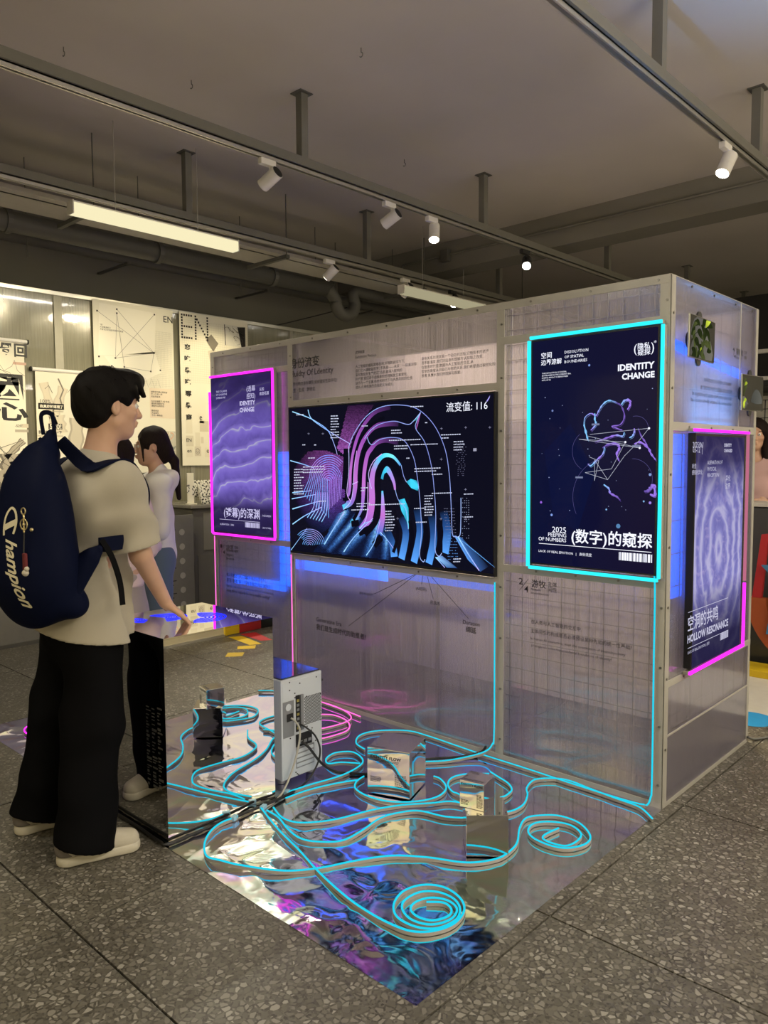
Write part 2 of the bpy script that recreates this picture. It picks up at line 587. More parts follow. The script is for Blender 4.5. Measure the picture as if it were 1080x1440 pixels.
# ------------------------------------------------------------------ batten lamps
def batten(label, loc, lit, L=1.27, watts=0.0, up=0.0):
    b = empty('batten_lamp', label, 'lamp', loc, group='hanging batten lamps')
    md = emit('batten_diffuser_lit' if lit else 'batten_diffuser_dim', (1.0, 0.90, 0.56), 0.82 if lit else 0.32)
    MB().bevbox(-0.04, 0, 0, 0.04, L, 0.07, 0.006).build('diffuser', md, b)
    MB().bevbox(-0.03, -0.0, 0.07, 0.03, L, 0.082, 0.003).build('housing', M_WHITEP, b)
    for y in (-0.004, L - 0.004):
        MB().bevbox(-0.042, y, -0.002, 0.042, y + 0.008, 0.083, 0.002).build('end_cap', M_WHITEP, b)
    for y in (0.24 * L, 0.74 * L):
        MB().cyl((0, y, 0.08), (0, y, CZ - loc[2]), 0.003, 0.003, 6).build('suspension_wire', M_ALU, b)
    if watts:
        o = area_light('batten_light', (0, 0, 0), (0, 0, -1), 0.07, watts, (1.0, 0.92, 0.72), L)
        o.parent = b; o.location = (0, L / 2, -0.006); o.rotation_euler = (0, 0, 0)
    if up:                                  # uplight added to brighten the ceiling
        o = area_light('added_ceiling_fill', (0, 0, 0), (0, 0, 1), 0.07, up, (1.0, 0.92, 0.80), L)
        o.parent = b; o.location = (0, L / 2, 0.09); o.rotation_euler = (PI, 0, 0)
    return b


batten('lit white batten lamp hanging on two wires before the poster wall', (-3.56, -0.78, 3.035), True, 1.27, 20)
batten('dim batten lamp hanging beyond the first, half hidden by the booth top', (-3.60, 2.40, 3.02), False, 1.3)
batten('added unseen batten lamp for fill over the aisle behind the viewer', (2.6, -2.6, 2.75), True, 1.27, 75, 48)  # from here on unseen battens, added as fill light for the hall
batten('added unseen batten lamp for fill over the aisle right of the booth', (2.6, 1.6, 2.75), True, 1.27, 66, 44)
batten('added unseen batten lamp for fill just right of the viewer', (1.75, -1.3, 2.75), True, 1.27, 16, 60)
batten('added unseen batten lamp for fill over the floor left of the man', (-1.5, -3.6, 3.035), True, 1.27, 16)

# ------------------------------------------------------------------ tray, pipes, hooks along the left wall
tr = empty('cable_tray', 'wide pale cable tray running along the left wall above the batten lamp', 'cable tray', (-4.26, -4.2, 3.20))
M_TRAY = flat('tray_paint', (0.42, 0.40, 0.36), 0.6)
MB().box(0, 0, 0, 0.30, 11.5, 0.006).box(0, 0, 0, 0.004, 11.5, 0.05).box(0.296, 0, 0, 0.30, 11.5, 0.05).build('tray_base', M_TRAY, tr)
MB().box(0.318, 0, 0, 0.40, 11.5, 0.03).build('side_channel', M_TRAY, tr)
for y in (1.6, 3.7, 5.4, 7.2, 9.0):
    b = MB().box(-0.12, y, -0.03, 0.44, y + 0.035, -0.001)
    b.build('bracket', M_STEELD, tr)
    MB().cyl((0.42, y + 0.017, -0.02), (0.42, y + 0.017, 0.50), 0.005, 0.005, 6).build('hanger_rod', M_STEELD, tr)
pp = empty('drain_pipe', 'dark grey drain pipe under the tray ending in a U bend', 'pipe', (-4.52, -4.2, 3.19))
MB().tube([(0, 0, 0), (0, 6.55, 0)], 0.075, 16).build('straight_pipe', M_STEELD, pp, smooth=True)
ub = [(0.02, 6.5 + 0.0, 0)] + [(0.02, 6.74 - 0.14 * math.cos(q) , -0.10 - 0.14 * math.sin(q)) for q in np.linspace(0, PI, 12)] + [(0.02, 6.88, 0.02), (0.02, 7.3, 0.03), (0.02, 9.4, 0.03)]
MB().tube(spline(ub, 3), 0.062, 14).build('trap_bend', M_STEELD, pp, smooth=True)
for y in (3.4, 4.6, 5.8):
    MB().cyl((0, y - 0.02, 0), (0, y + 0.02, 0), 0.088, 0.088, 16).build('pipe_collar', M_STEELD, pp)
p2 = empty('drain_pipe', 'second thinner dark pipe lower on the left wall', 'pipe', (-4.9, -4.2, 3.20))
MB().tube([(0, 0, 0), (0, 11.0, 0)], 0.05, 12).build('straight_pipe', M_STEELD, p2, smooth=True)
for y in (3.0, 4.5, 6.0, 7.5):
    MB().box(-0.48, y, -0.06, 0.06, y + 0.03, -0.045).build('bracket', M_STEELD, p2)
dc = MB().tube(spline([(-5.38, 1.5, 2.72), (-5.1, 2.0, 2.84), (-4.8, 2.5, 3.0), (-4.55, 2.62, 3.05)], 6), 0.006, 6).build('loose_cable', M_BLACKP)
tag(dc, 'thin dark cable dropping from the pipe bend to the poster wall', 'cable')
for i, (x, y, lab) in enumerate([(-1.75, 0.02, 'small bent hook in the bare ceiling right of a rail post'), (-2.9, -1.1, 'small hook in the ceiling above the rail at upper left'), (-2.72, -0.42, 'small white hook above the rail near the hanging wire'),
                                 (-2.62, 1.35, 'small hook in the ceiling above the glaring spotlight')]):
    pts = [(0, 0, 0), (0, 0, -0.025)] + [(0.012 * math.sin(q), 0, -0.037 + 0.012 * math.cos(q)) for q in np.linspace(0.2, 4.2, 8)]
    h = MB().tube(pts, 0.0025, 6).build('ceiling_hook', M_STEELD); h.location = (x, y, CZ)
    tag(h, lab, 'hook', 'ceiling hooks')
for i, y in enumerate((-0.63, 0.14, 1.3, 2.0, 2.5, 3.1)):
    h = MB().cyl((-4.6 + 0.25 * (i % 2), y, 3.2 if i % 2 else 2.98), (-4.6 + 0.25 * (i % 2), y, CZ), 0.004, 0.004, 6).build('hanger_rod', M_STEELD)
    tag(h, 'thin dark rod hanging from the ceiling above the left wall pipes', 'rod', 'pipe hanger rods')
# lettering: (text, (a0, z0, a1, z1)) in metres on its own plane
TX = {
  'FRONT_UP': [
    ('身份流变', (-2.355, 2.017, -2.095, 2.086)),
    ('Fluidty Of Ldentity', (-2.353, 1.96, -1.975, 2.007)),
    ('数字与物流身份博弈,如何锚定生命存在?', (-2.359, 1.916, -1.943, 1.938)),
    ('共生 · 生成 · 游牧主', (-2.356, 1.876, -2.134, 1.903)),
    ('展览前言', (-1.792, 2.054, -1.721, 2.076)),
    ('Exhibition Preface', (-1.792, 2.03, -1.632, 2.049)),
    ('人工智能的崛起席卷各地,伴随数据成为下,\n我们引入德勒兹哲学,“不再是——关系”,“一段差异存\n现与物化的生产的过”,在机器深入影响的\n时代里,我们对于自我身份的理解发生着变化,\n以作为一个主客,在技术时代下与人类共同的社会\n成长,在审视真的自我定义与成长。', (-1.793, 1.838, -1.341, 2.02)),
    ('身份关系的流变是一个动态的过程,它随技术的进步\n而不断演变,我们对自身的理解与认知随之改变,\n在信息时代里,数据与人工智能的交互,从\n哲学的角度认识自己与他的关系,我们希望通过视觉化的\n思考,来展示我们的理解与探索。', (-1.308, 1.869, -0.847, 2.014)),
  ],
  'FRONT_LOW': [
    ('Generatine Era', (-2.15, 0.497, -1.929, 0.517)),
    ('我们是生成时代的助推者?', (-2.151, 0.446, -1.729, 0.475)),
    ('Duration', (-1.039, 0.636, -0.935, 0.659)),
    ('绵延', (-1.021, 0.599, -0.956, 0.626)),
    ('(AI编码)', (-1.352, 0.776, -1.279, 0.79)),
    ('逃逸线', (-1.254, 0.713, -1.189, 0.73)),
    ('进化论与时代', (-1.779, 0.703, -1.668, 0.716)),
  ],
  'RIGHT_LOW': [
    ('2', (-0.708, 0.875, -0.684, 0.906)),
    ('4', (-0.677, 0.841, -0.655, 0.871)),
    ('游牧', (-0.638, 0.869, -0.561, 0.905)),
    ('主体', (-0.551, 0.884, -0.504, 0.901)),
    ('间性', (-0.55, 0.859, -0.504, 0.877)),
    ('Nomadic\nIntersubjectivity', (-0.64, 0.836, -0.544, 0.862)),
    ('在人类与人工智能的交互中,', (-0.639, 0.697, -0.377, 0.715)),
    ('主体间性的构成是否必须预设某种先验的统一性基础?', (-0.641, 0.654, -0.141, 0.672)),
    ('In human-AI interaction, must the constitution of intersubjectivity', (-0.641, 0.619, -0.169, 0.63)),
    ('presuppose some transcendental foundation of identity?', (-0.636, 0.587, -0.231, 0.598)),
  ],
  'LEFT_LOW': [
    ('1', (-3.13, 0.868, -3.109, 0.893)),
    ('4', (-3.102, 0.829, -3.078, 0.852)),
    ('块茎', (-3.062, 0.861, -2.98, 0.892)),
    ('主体\n结构', (-2.97, 0.849, -2.927, 0.891)),
    ('Rhizome\nSubject\nStructure', (-3.064, 0.81, -2.973, 0.848)),
    ('在人类意识与人工智能共同进化的今天,', (-3.064, 0.687, -2.639, 0.695)),
    ('是否“自我”早已不再是稳定的实体存在?', (-3.065, 0.65, -2.573, 0.656)),
    ('Has the self, in the co-evolution of mind and machine,', (-3.067, 0.612, -2.555, 0.613)),
    ('long since ceased to be a stable entity?', (-3.068, 0.58, -2.593, 0.58)),
  ],
  'SIDE_UP': [
    ('4', (0.702, 1.963, 0.727, 1.982)),
    ('4', (0.72, 1.934, 0.743, 1.949)),
    ('驱散化', (0.752, 1.957, 0.844, 1.976)),
    ('主体\n消融', (0.855, 1.943, 0.894, 1.979)),
    ('Dispersion', (0.748, 1.935, 0.828, 1.941)),
    ('在时间的加速与空间的折叠中,感知被延展开,', (0.361, 1.802, 0.702, 1.813)),
    ('我们感知的延伸是否已经超越人类主体的边界?', (0.323, 1.767, 0.713, 1.778)),
    ('In cognitive and spatio-temporal extension,', (0.234, 1.737, 0.71, 1.744)),
    ('has sensation already surpassed the human subject', (0.219, 1.712, 0.714, 1.715)),
  ],
  'SCR_R': [
    ('空间', (-0.569, 1.915, -0.516, 1.939)),
    ('边界溶解', (-0.57, 1.884, -0.466, 1.908)),
    ('DISSOLUTION\nOF SPATIAL\nBOUNDARIES', (-0.452, 1.883, -0.338, 1.938)),
    ('THE DISSOLUTION OF SPATIAL\nBOUNDARIES IN THE CURRENT ERA,\nDIGITAL PRIVACY IS BEING PRIED\nINTO BY AI', (-0.565, 1.805, -0.419, 1.86)),
    ('隐私', (-0.116, 1.911, -0.063, 1.933)),
    ('窥探', (-0.116, 1.885, -0.062, 1.909)),
    ('(', (-0.132, 1.887, -0.12, 1.932)),
    (')', (-0.059, 1.884, -0.047, 1.932)),
    ('*', (-0.048, 1.928, -0.037, 1.939)),
    ('IDENTITY', (-0.201, 1.823, -0.044, 1.861)),
    ('CHANGE', (-0.183, 1.785, -0.043, 1.824)),
    ('2025', (-0.506, 1.141, -0.436, 1.159)),
    ('PEEPING', (-0.526, 1.117, -0.435, 1.136)),
    ('OF NUMBERS', (-0.576, 1.095, -0.435, 1.114)),
    ('(数字)的窥探', (-0.409, 1.1, -0.04, 1.146)),
    ('LACK OF REAL EMOTION   |   身份流变', (-0.575, 1.041, -0.31, 1.055)),
    ('#line', (-0.574, 1.081, -0.043, 1.084)),
    ('#bar', (-0.185, 1.039, -0.04, 1.073)),
  ],
  'SCR_L': [
    ('THE COLLAPSE\nOF COGNITIVE\nDIMENSIONS', (-3.085, 1.879, -2.961, 1.933)),
    ('(透幕\n感知)', (-2.748, 1.873, -2.657, 1.925)),
    ('认知\n维度拓展', (-2.614, 1.872, -2.519, 1.928)),
    ('IDENTITY\nCHANGE', (-2.824, 1.777, -2.66, 1.851)),
    ('(透幕)的深渊', (-3.022, 1.097, -2.634, 1.138)),
    ('THE SCREEN', (-2.608, 1.106, -2.519, 1.125)),
    ('#line', (-3.073, 1.071, -2.633, 1.073)),
    ('ALIENATION  |  2025', (-3.07, 1.032, -2.913, 1.042)),
    ('#bar', (-2.789, 1.032, -2.634, 1.065)),
    ('LACK OF REAL', (-2.607, 1.032, -2.518, 1.045)),
  ],
  'SCR_S': [
    ('2025/06/', (0.146, 1.513, 0.263, 1.53)),
    ('03-12  |', (0.148, 1.488, 0.252, 1.506)),
    ('IDENTITY\nCHANGED', (0.507, 1.49, 0.609, 1.531)),
    ('听觉\n感知的异化', (0.145, 1.392, 0.257, 1.446)),
    ('ALIENATION OF\nPHYSICAL\nPERCEPTION', (0.312, 1.385, 0.489, 1.452)),
    ('异化\n边界', (0.535, 1.335, 0.594, 1.376)),
    ('空洞的共鸣', (0.135, 0.73, 0.48, 0.806)),
    ('HOLLOW RESONANCE', (0.134, 0.666, 0.611, 0.738)),
    ('LACK OF REAL EMOTION | 身份', (0.139, 0.634, 0.382, 0.653)),
    ('#bar', (0.514, 0.631, 0.614, 0.663)),
    ('#line', (0.134, 0.816, 0.601, 0.819)),
    ('#line', (0.138, 0.651, 0.612, 0.676)),
  ],
  'TV': [
    ('流变值: 116', (-1.12, 1.706, -0.869, 1.746)),
  ],
  'P1': [
    ('母回', (-0.732, 2.291, -0.52, 2.38)),
    ('因', (-0.772, 1.948, -0.561, 2.148)),
    ('心', (-0.798, 1.787, -0.526, 1.929)),
    ('-520°', (-0.633, 1.739, -0.574, 1.76)),
    ('17. 04/05', (-0.63, 1.548, -0.504, 1.572)),
    ('考研考公两手抓', (-0.686, 1.506, -0.509, 1.544)),
    ('你好', (-0.787, 1.357, -0.716, 1.395)),
  ],
  'P2': [
    ('100%', (-0.429, 1.935, -0.348, 1.968)),
    ('我真的知道错了', (-0.436, 1.895, -0.248, 1.928)),
    ('520!', (-0.364, 1.734, -0.267, 1.768)),
    ('我们先冷静一下', (-0.454, 1.687, -0.265, 1.721)),
    ('给', (-0.432, 1.537, -0.347, 1.608)),
  ],
  'E1': [
    ('EN', (0.695, 2.711, 0.787, 2.767)),
    ('“吃”\n方言解读练习\n方言与文化语言学研究与实践', (0.09, 2.56, 0.301, 2.64)),
    ('以吃字为核心的方言\n吃一口,吃一声\n方言与生活\n\n在方言语境下,“吃”不仅\n是动作,更是文化\n语言学习的印记\n\n翻译来说\n方言再生\n不只一种吃法', (0.552, 1.88, 0.735, 2.078)),
  ],
  'E2': [
    ('恋', (0.906, 2.491, 0.968, 2.543)),
    ('吃', (0.903, 2.384, 0.965, 2.438)),
    ('學', (0.904, 2.275, 0.966, 2.33)),
    ('吃', (0.901, 2.168, 0.963, 2.225)),
    ('導', (0.903, 2.062, 0.969, 2.117)),
    ('學', (0.904, 1.952, 0.966, 2.008)),
    ('商', (0.905, 1.843, 0.967, 1.899)),
    ('e', (1.05, 1.846, 1.079, 1.886)),
    ('EN', (0.903, 1.64, 0.957, 1.676)),
    ('en', (0.909, 1.539, 0.954, 1.57)),
    ('☺', (0.998, 1.526, 1.044, 1.582)),
    ('e', (1.12, 1.539, 1.146, 1.571)),
  ],
}
# drawn lines and runs of light strip, metres
PTS = {
  'FAN': [(-1.34, 0.865),(-1.659, 0.718),(-1.34, 0.865),(-1.868, 0.506),(-1.301, 0.861),(-1.313, 0.808),(-1.275, 0.863),(-1.232, 0.74),(-1.256, 0.865),(-1.004, 0.668)],
  'NODES': [(0.071, 2.73),(0.249, 2.766),(0.248, 2.732),(0.606, 2.767),(0.592, 2.427),(0.223, 2.35),(0.303, 2.281),(0.556, 2.262),(0.075, 2.35),(0.188, 2.28),(0.651, 2.279)],
  'P1': (-0.805, 1.042, -0.543, 2.406),
  'P2': (-0.464, 1.012, -0.022, 2.203),
  'E1': (0.031, 1.363, 0.792, 2.826),
  'E2': (0.858, 1.422, 1.628, 2.831),
  'GRID1': (0.611, 2.123, 0.771, 2.624),
  'GRID2': (0.888, 2.196, 1.646, 2.804),
  'PINK': (0.538, 1.851, 0.79, 2.117),
  'FACE': (0.645, 1.484, 0.789, 1.735),
  'STRUT': (-0.272, 2.25, -0.265, 2.802),
  'P1HAND': (-0.791, 1.262, -0.538, 1.673),
  'P2HAND': (-0.435, 1.773, -0.2, 2.171),
  'FACE2': (1.353, 2.576, 1.597, 2.772),
  'WEB': [(-0.326, 1.57),(-0.063, 1.588),(-0.116, 1.525),(-0.167, 1.477),(-0.241, 1.377),(-0.347, 1.406),(-0.224, 1.423),(-0.164, 1.534),(-0.378, 1.551),(-0.101, 1.509),(-0.335, 1.563),(-0.328, 1.474),(-0.283, 1.457),(-0.302, 1.372),(-0.302, 1.461),(-0.241, 1.377)],
  'FIG1': [(-0.355, 1.614),(-0.35, 1.644),(-0.323, 1.66),(-0.299, 1.65),(-0.286, 1.67),(-0.268, 1.695),(-0.241, 1.71),(-0.206, 1.699),(-0.183, 1.682),(-0.17, 1.641),(-0.187, 1.608),(-0.226, 1.602),(-0.204, 1.593),(-0.178, 1.584)],
  'FIG2': [(-0.303, 1.537),(-0.275, 1.545),(-0.239, 1.556),(-0.204, 1.564),(-0.177, 1.559),(-0.169, 1.575)],
  'FIG3': [(-0.266, 1.511),(-0.239, 1.527),(-0.203, 1.527),(-0.19, 1.51),(-0.202, 1.485),(-0.191, 1.457)],
  'FIG4': [(-0.259, 1.356),(-0.236, 1.34),(-0.227, 1.319),(-0.2, 1.307),(-0.183, 1.291)],
  'FIG5': [(-0.125, 1.525),(-0.099, 1.533),(-0.065, 1.508),(-0.052, 1.484),(-0.033, 1.46)],
  'FIG6': [(-0.355, 1.614),(-0.345, 1.58),(-0.335, 1.546)],
  'FIG7': [(-0.184, 1.69),(-0.171, 1.706),(-0.149, 1.706),(-0.146, 1.688),(-0.157, 1.668)],
  'FIG8': [(-0.334, 1.444),(-0.32, 1.436),(-0.292, 1.461),(-0.265, 1.486),(-0.257, 1.515)],
  'FIG9': [(-0.079, 1.331),(-0.062, 1.335),(-0.05, 1.348),(-0.038, 1.356),(-0.033, 1.316),(-0.054, 1.32)],
  'FIGA': [(-0.126, 1.59),(-0.126, 1.574),(-0.134, 1.558),(-0.147, 1.552)],
  'FIGB': [(-0.109, 1.59),(-0.095, 1.557),(-0.078, 1.533),(-0.065, 1.508)],
  'FIGC': [(-0.304, 1.659),(-0.304, 1.634),(-0.299, 1.612),(-0.322, 1.588)],
  'NA': [(-1.227, -1.264),(-1.233, -1.336),(-1.202, -1.411),(-1.137, -1.481),(-1.055, -1.526),(-0.972, -1.524),(-0.887, -1.493),(-0.764, -1.399),(-0.685, -1.301),(-0.626, -1.181),(-0.555, -1.068),(-0.452, -0.988),(-0.335, -0.928),(-0.282, -0.872),(-0.253, -0.805),(-0.255, -0.73),(-0.272, -0.666),(-0.325, -0.57),(-0.353, -0.481),(-0.319, -0.417),(-0.261, -0.372),(-0.173, -0.374),(-0.093, -0.435),(-0.073, -0.506),(-0.104, -0.578),(-0.159, -0.607),(-0.236, -0.603),(-0.288, -0.567),(-0.305, -0.503),(-0.271, -0.448),(-0.198, -0.413),(-0.128, -0.444),(-0.108, -0.508),(-0.12, -0.571),(-0.171, -0.588),(-0.212, -0.581),(-0.224, -0.547),(-0.212, -0.466)],
  'NB': [(-1.223, -1.147),(-1.031, -1.215),(-0.841, -1.267),(-0.661, -1.323),(-0.483, -1.363),(-0.365, -1.375),(-0.274, -1.373),(-0.202, -1.357),(-0.154, -1.312),(-0.13, -1.24),(-0.149, -1.16),(-0.203, -1.112),(-0.283, -1.099),(-0.345, -1.138),(-0.367, -1.211),(-0.34, -1.287),(-0.284, -1.332),(-0.207, -1.331),(-0.153, -1.292),(-0.138, -1.218),(-0.166, -1.16),(-0.216, -1.13),(-0.278, -1.135),(-0.322, -1.176),(-0.329, -1.244),(-0.301, -1.289),(-0.241, -1.312),(-0.18, -1.291),(-0.152, -1.23),(-0.171, -1.169),(-0.223, -1.152),(-0.274, -1.177),(-0.295, -1.229),(-0.281, -1.271),(-0.236, -1.287),(-0.189, -1.27),(-0.168, -1.22),(-0.184, -1.182),(-0.225, -1.171),(-0.269, -1.206)],
  'NC': [(-1.184, -1.111),(-1.087, -1.144),(-1.009, -1.131),(-0.946, -1.065),(-0.905, -0.986),(-0.864, -0.854),(-0.806, -0.739),(-0.726, -0.639),(-0.656, -0.557),(-0.495, -0.526),(-0.438, -0.482),(-0.427, -0.393),(-0.464, -0.297),(-0.509, -0.232),(-0.529, -0.137),(-0.478, -0.069),(-0.411, -0.04),(-0.302, -0.053),(-0.181, -0.067),(-0.078, -0.074),(-0.032, -0.094),(0.026, -0.143)],
  'ND': [(-1.183, -1.146),(-1.098, -1.154),(-0.995, -1.191),(-0.903, -1.207),(-0.836, -1.183),(-0.77, -1.115),(-0.769, -1.008),(-0.788, -0.879),(-0.762, -0.787),(-0.71, -0.722),(-0.603, -0.65),(-0.565, -0.589)],
  'NE': [(-1.256, -0.982),(-1.241, -0.859),(-1.211, -0.695),(-1.226, -0.564),(-1.274, -0.491),(-1.375, -0.46),(-1.431, -0.524),(-1.411, -0.604),(-1.358, -0.639),(-1.294, -0.615),(-1.25, -0.54)],
  'NF': [(-1.24, -1.015),(-1.233, -0.891),(-1.184, -0.765),(-1.145, -0.667),(-1.133, -0.634)],
  'NF2': [(-0.891, -0.414),(-0.847, -0.417),(-0.772, -0.471),(-0.743, -0.561),(-0.774, -0.656),(-0.855, -0.738),(-0.958, -0.767),(-1.057, -0.751),(-1.11, -0.698),(-1.128, -0.63)],
  'NG': [(-1.357, -0.393),(-1.451, -0.36),(-1.514, -0.266),(-1.488, -0.157),(-1.372, -0.052),(-1.246, -0.037),(-1.032, -0.046),(-0.886, -0.053),(-0.628, -0.054),(-0.399, -0.06),(-0.194, -0.06),(-0.071, -0.05)],
  'NG2': [(-0.894, 0.079),(-0.887, -0.016),(-0.918, -0.155),(-0.977, -0.257),(-1.015, -0.302)],
  'NH': [(-0.797, -0.297),(-0.819, -0.37),(-0.79, -0.437),(-0.73, -0.483),(-0.677, -0.491)],
  'NH2': [(-0.727, -0.199),(-0.659, -0.224),(-0.595, -0.249),(-0.546, -0.294),(-0.532, -0.359),(-0.538, -0.393)],
  'PK1': [(-2.432, -0.112),(-2.299, -0.051),(-2.091, -0.033),(-1.953, -0.033),(-1.83, -0.059),(-1.75, -0.103),(-1.717, -0.168),(-1.723, -0.281),(-1.765, -0.378),(-1.87, -0.414),(-1.988, -0.366),(-2.018, -0.263),(-1.915, -0.186),(-1.851, -0.145),(-1.751, -0.152),(-1.665, -0.198),(-1.613, -0.27),(-1.611, -0.355),(-1.631, -0.443),(-1.695, -0.514)],
  'PK2': [(-2.913, -1.282),(-2.981, -1.312),(-2.984, -1.362),(-2.938, -1.427),(-2.851, -1.45),(-2.77, -1.42),(-2.711, -1.352),(-2.703, -1.258),(-2.776, -1.204),(-2.877, -1.218),(-2.916, -1.301),(-2.935, -1.378),(-2.878, -1.417),(-2.799, -1.389),(-2.739, -1.32)],
  'PKB': [(-2.283, 0.022),(-2.079, 0.015),(-1.776, -0.044)],
}
# ------------------------------------------------------------------ the booth
BH, BL, BD = 2.20, 3.20, 1.05          # height, length, depth


def m_panel(name='twin_wall_polycarbonate', base=.04, gloss=1.0, c_tl=(.74, .67, .78), c_df=(.48, .43, .52)):
    """twin-wall polycarbonate: vertical webs every 1 cm, part clear, part milky, glossy skin"""
    t = NT(name)
    P = t.pos(); x = t.sep(P)
    a = t.math('ADD', x[0], x[1])
    w = t.math('FRACT', t.math('MULTIPLY', a, 95.0))
    web = t.ramp(w, [(0.0, (1, 1, 1)), (0.12, (0, 0, 0)), (0.88, (0, 0, 0)), (1.0, (1, 1, 1))])
    lo = t.noise(P, 3.0, 3)
    st = t.n('Mapping'); st.inputs['Scale'].default_value = (60, 60, 1.2)
    t.t.links.new(P, st.inputs['Vector'])
    streak = t.noise(st.outputs[0], 1.0, 2)
    nrm = t.bump(t.math('SINE', t.math('MULTIPLY', a, 95.0 * 2 * PI)), 0.06, 0.004)
    nr2 = t.bump(t.math('ADD', streak.outputs[0], t.math('MULTIPLY', lo.outputs[0], 0.6)), 0.05, 0.02)
    tr = t.n('BsdfTransparent'); tr.inputs[0].default_value = (0.93, 0.94, 0.95, 1)
    tl = t.n('BsdfTranslucent'); tl.inputs[0].default_value = (*c_tl, 1)
    df = t.n('BsdfDiffuse'); df.inputs[0].default_value = (*c_df, 1)
    gl = t.n('BsdfGlossy'); gl.inputs['Roughness'].default_value = 0.045; gl.inputs[0].default_value = (0.9, 0.9, 0.95, 1)
    t.t.links.new(nr2, gl.inputs['Normal'])
    g2 = t.n('BsdfGlossy'); g2.inputs['Roughness'].default_value = 0.16; g2.inputs[0].default_value = (0.9, 0.9, 0.95, 1)
    t.t.links.new(nrm, g2.inputs['Normal'])
    m1 = t.n('MixShader'); m1.inputs[0].default_value = 0.45; t.l(tl, m1, 0, 1); t.l(df, m1, 0, 2)
    fac = t.math('MULTIPLY_ADD', web, 0.28, t.math('MULTIPLY_ADD', streak.outputs[0], 0.30, base))
    m2 = t.n('MixShader'); t.t.links.new(fac, m2.inputs[0]); t.l(tr, m2, 0, 1); t.l(m1, m2, 0, 2)
    fr = t.n('LayerWeight'); fr.inputs[0].default_value = 0.30
    mg = t.n('MixShader'); mg.inputs[0].default_value = 0.5; t.l(gl, mg, 0, 1); t.l(g2, mg, 0, 2)
    gf = t.math('MULTIPLY_ADD', fr.outputs['Fresnel'], 0.60 * gloss, 0.14 * gloss)
    m3 = t.n('MixShader'); t.t.links.new(gf, m3.inputs[0]); t.l(m2, m3, 0, 1); t.l(mg, m3, 0, 2)
    return t.done(m3.outputs[0])


M_PANEL = m_panel()


def m_strip():
    t = NT('clear_plastic_angle')
    P = t.pos(); nz = t.noise(P, 6, 3)
    p = t.principled(Base_Color=t.mixc(nz.outputs[0], (0.42, 0.40, 0.36), (0.54, 0.52, 0.48)), Roughness=0.28, Specular_IOR_Level=0.6)
    tr = t.n('BsdfTransparent'); tr.inputs[0].default_value = (0.9, 0.9, 0.88, 1)
    m = t.n('MixShader'); m.inputs[0].default_value = 0.86; t.l(tr, m, 0, 1); t.l(p, m, 0, 2)
    return t.done(m.outputs[0])


M_STRIP = m_strip()
M_WIRE = flat('galvanised_wire', (0.09, 0.09, 0.10), 0.4, 0.3)
M_SCREW = flat('screw_steel', (0.25, 0.24, 0.22), 0.3, 0.9)
M_INK = flat('black_print', (0.012, 0.012, 0.016), 0.5)
M_GREYINK = flat('grey_print', (0.22, 0.22, 0.26), 0.5)

booth = empty('exhibition_booth', 'translucent ribbed plastic booth with a large television and framed screens', 'booth')
T = 0.008


def front(a, z, lift=0.0): return (a, -0.0015 - lift, z)
def side(a, z, lift=0.0): return (0.0015 + lift, a, z)


M_MILKY = m_panel('milky_polycarbonate', .62, .5)


def fpanel(x0, z0, x1, z1, y=0.0):
    return MB().box(x0, y, z0, x1, y + T, z1).build('panel', M_MILKY if y > .5 else M_PANEL, booth)


def spanel(y0, z0, y1, z1, x=0.0):
    return MB().box(x - T, y0, z0, x, y1, z1).build('panel', M_PANEL, booth)


XA, XB = -2.36, -0.815
p_lu = fpanel(-BL, 2.03, XA, BH); p_lm = fpanel(-BL, 0.94, XA, 2.03); p_ll = fpanel(-BL, 0, XA, 0.94)
p_cu = fpanel(XA, 1.79, XB, BH); p_cl = fpanel(XA, 0, XB, 0.89)
p_ru = fpanel(XB, 2.02, -T, BH); p_rm = fpanel(XB, 0.94, -T, 2.02); p_rl = fpanel(XB, 0, -T, 0.94)
s_u = spanel(0, 1.59, BD, BH); s_m = spanel(0, 0.53, BD, 1.59); s_l = spanel(0, 0, BD, 0.53)
for x0, x1 in ((-BL, XA), (XA, XB), (XB, 0)):
    fpanel(x0, 0.0, x1, BH, BD - T)
MB().box(-BL, T, 0, -BL + T, BD - T, BH).build('panel', M_MILKY, booth)
# second sheet lapped over the foot of the side panel
MB().box(0.0005, 0.03, 0.005, 0.0035, BD - 0.01, 0.30).build('lapped_sheet', M_PANEL, booth)


def strip_v(x, y, z0, z1, w, axis):
    m = MB()
    if axis == 'x': m.bevbox(x - w / 2, y - 0.004, z0, x + w / 2, y + 0.0, z1, 0.001)
    else: m.bevbox(x, y - w / 2, z0, x + 0.004, y + w / 2, z1, 0.001)
    return m.build('frame_strip', M_STRIP, booth)


def strip_h(a0, a1, z, w, axis):
    m = MB()
    if axis == 'x': m.bevbox(a0, -0.0045, z - w / 2, a1, -0.0, z + w / 2, 0.001)
    else: m.bevbox(0, a0, z - w / 2, 0.0045, a1, z + w / 2, 0.001)
    return m.build('frame_strip', M_STRIP, booth)


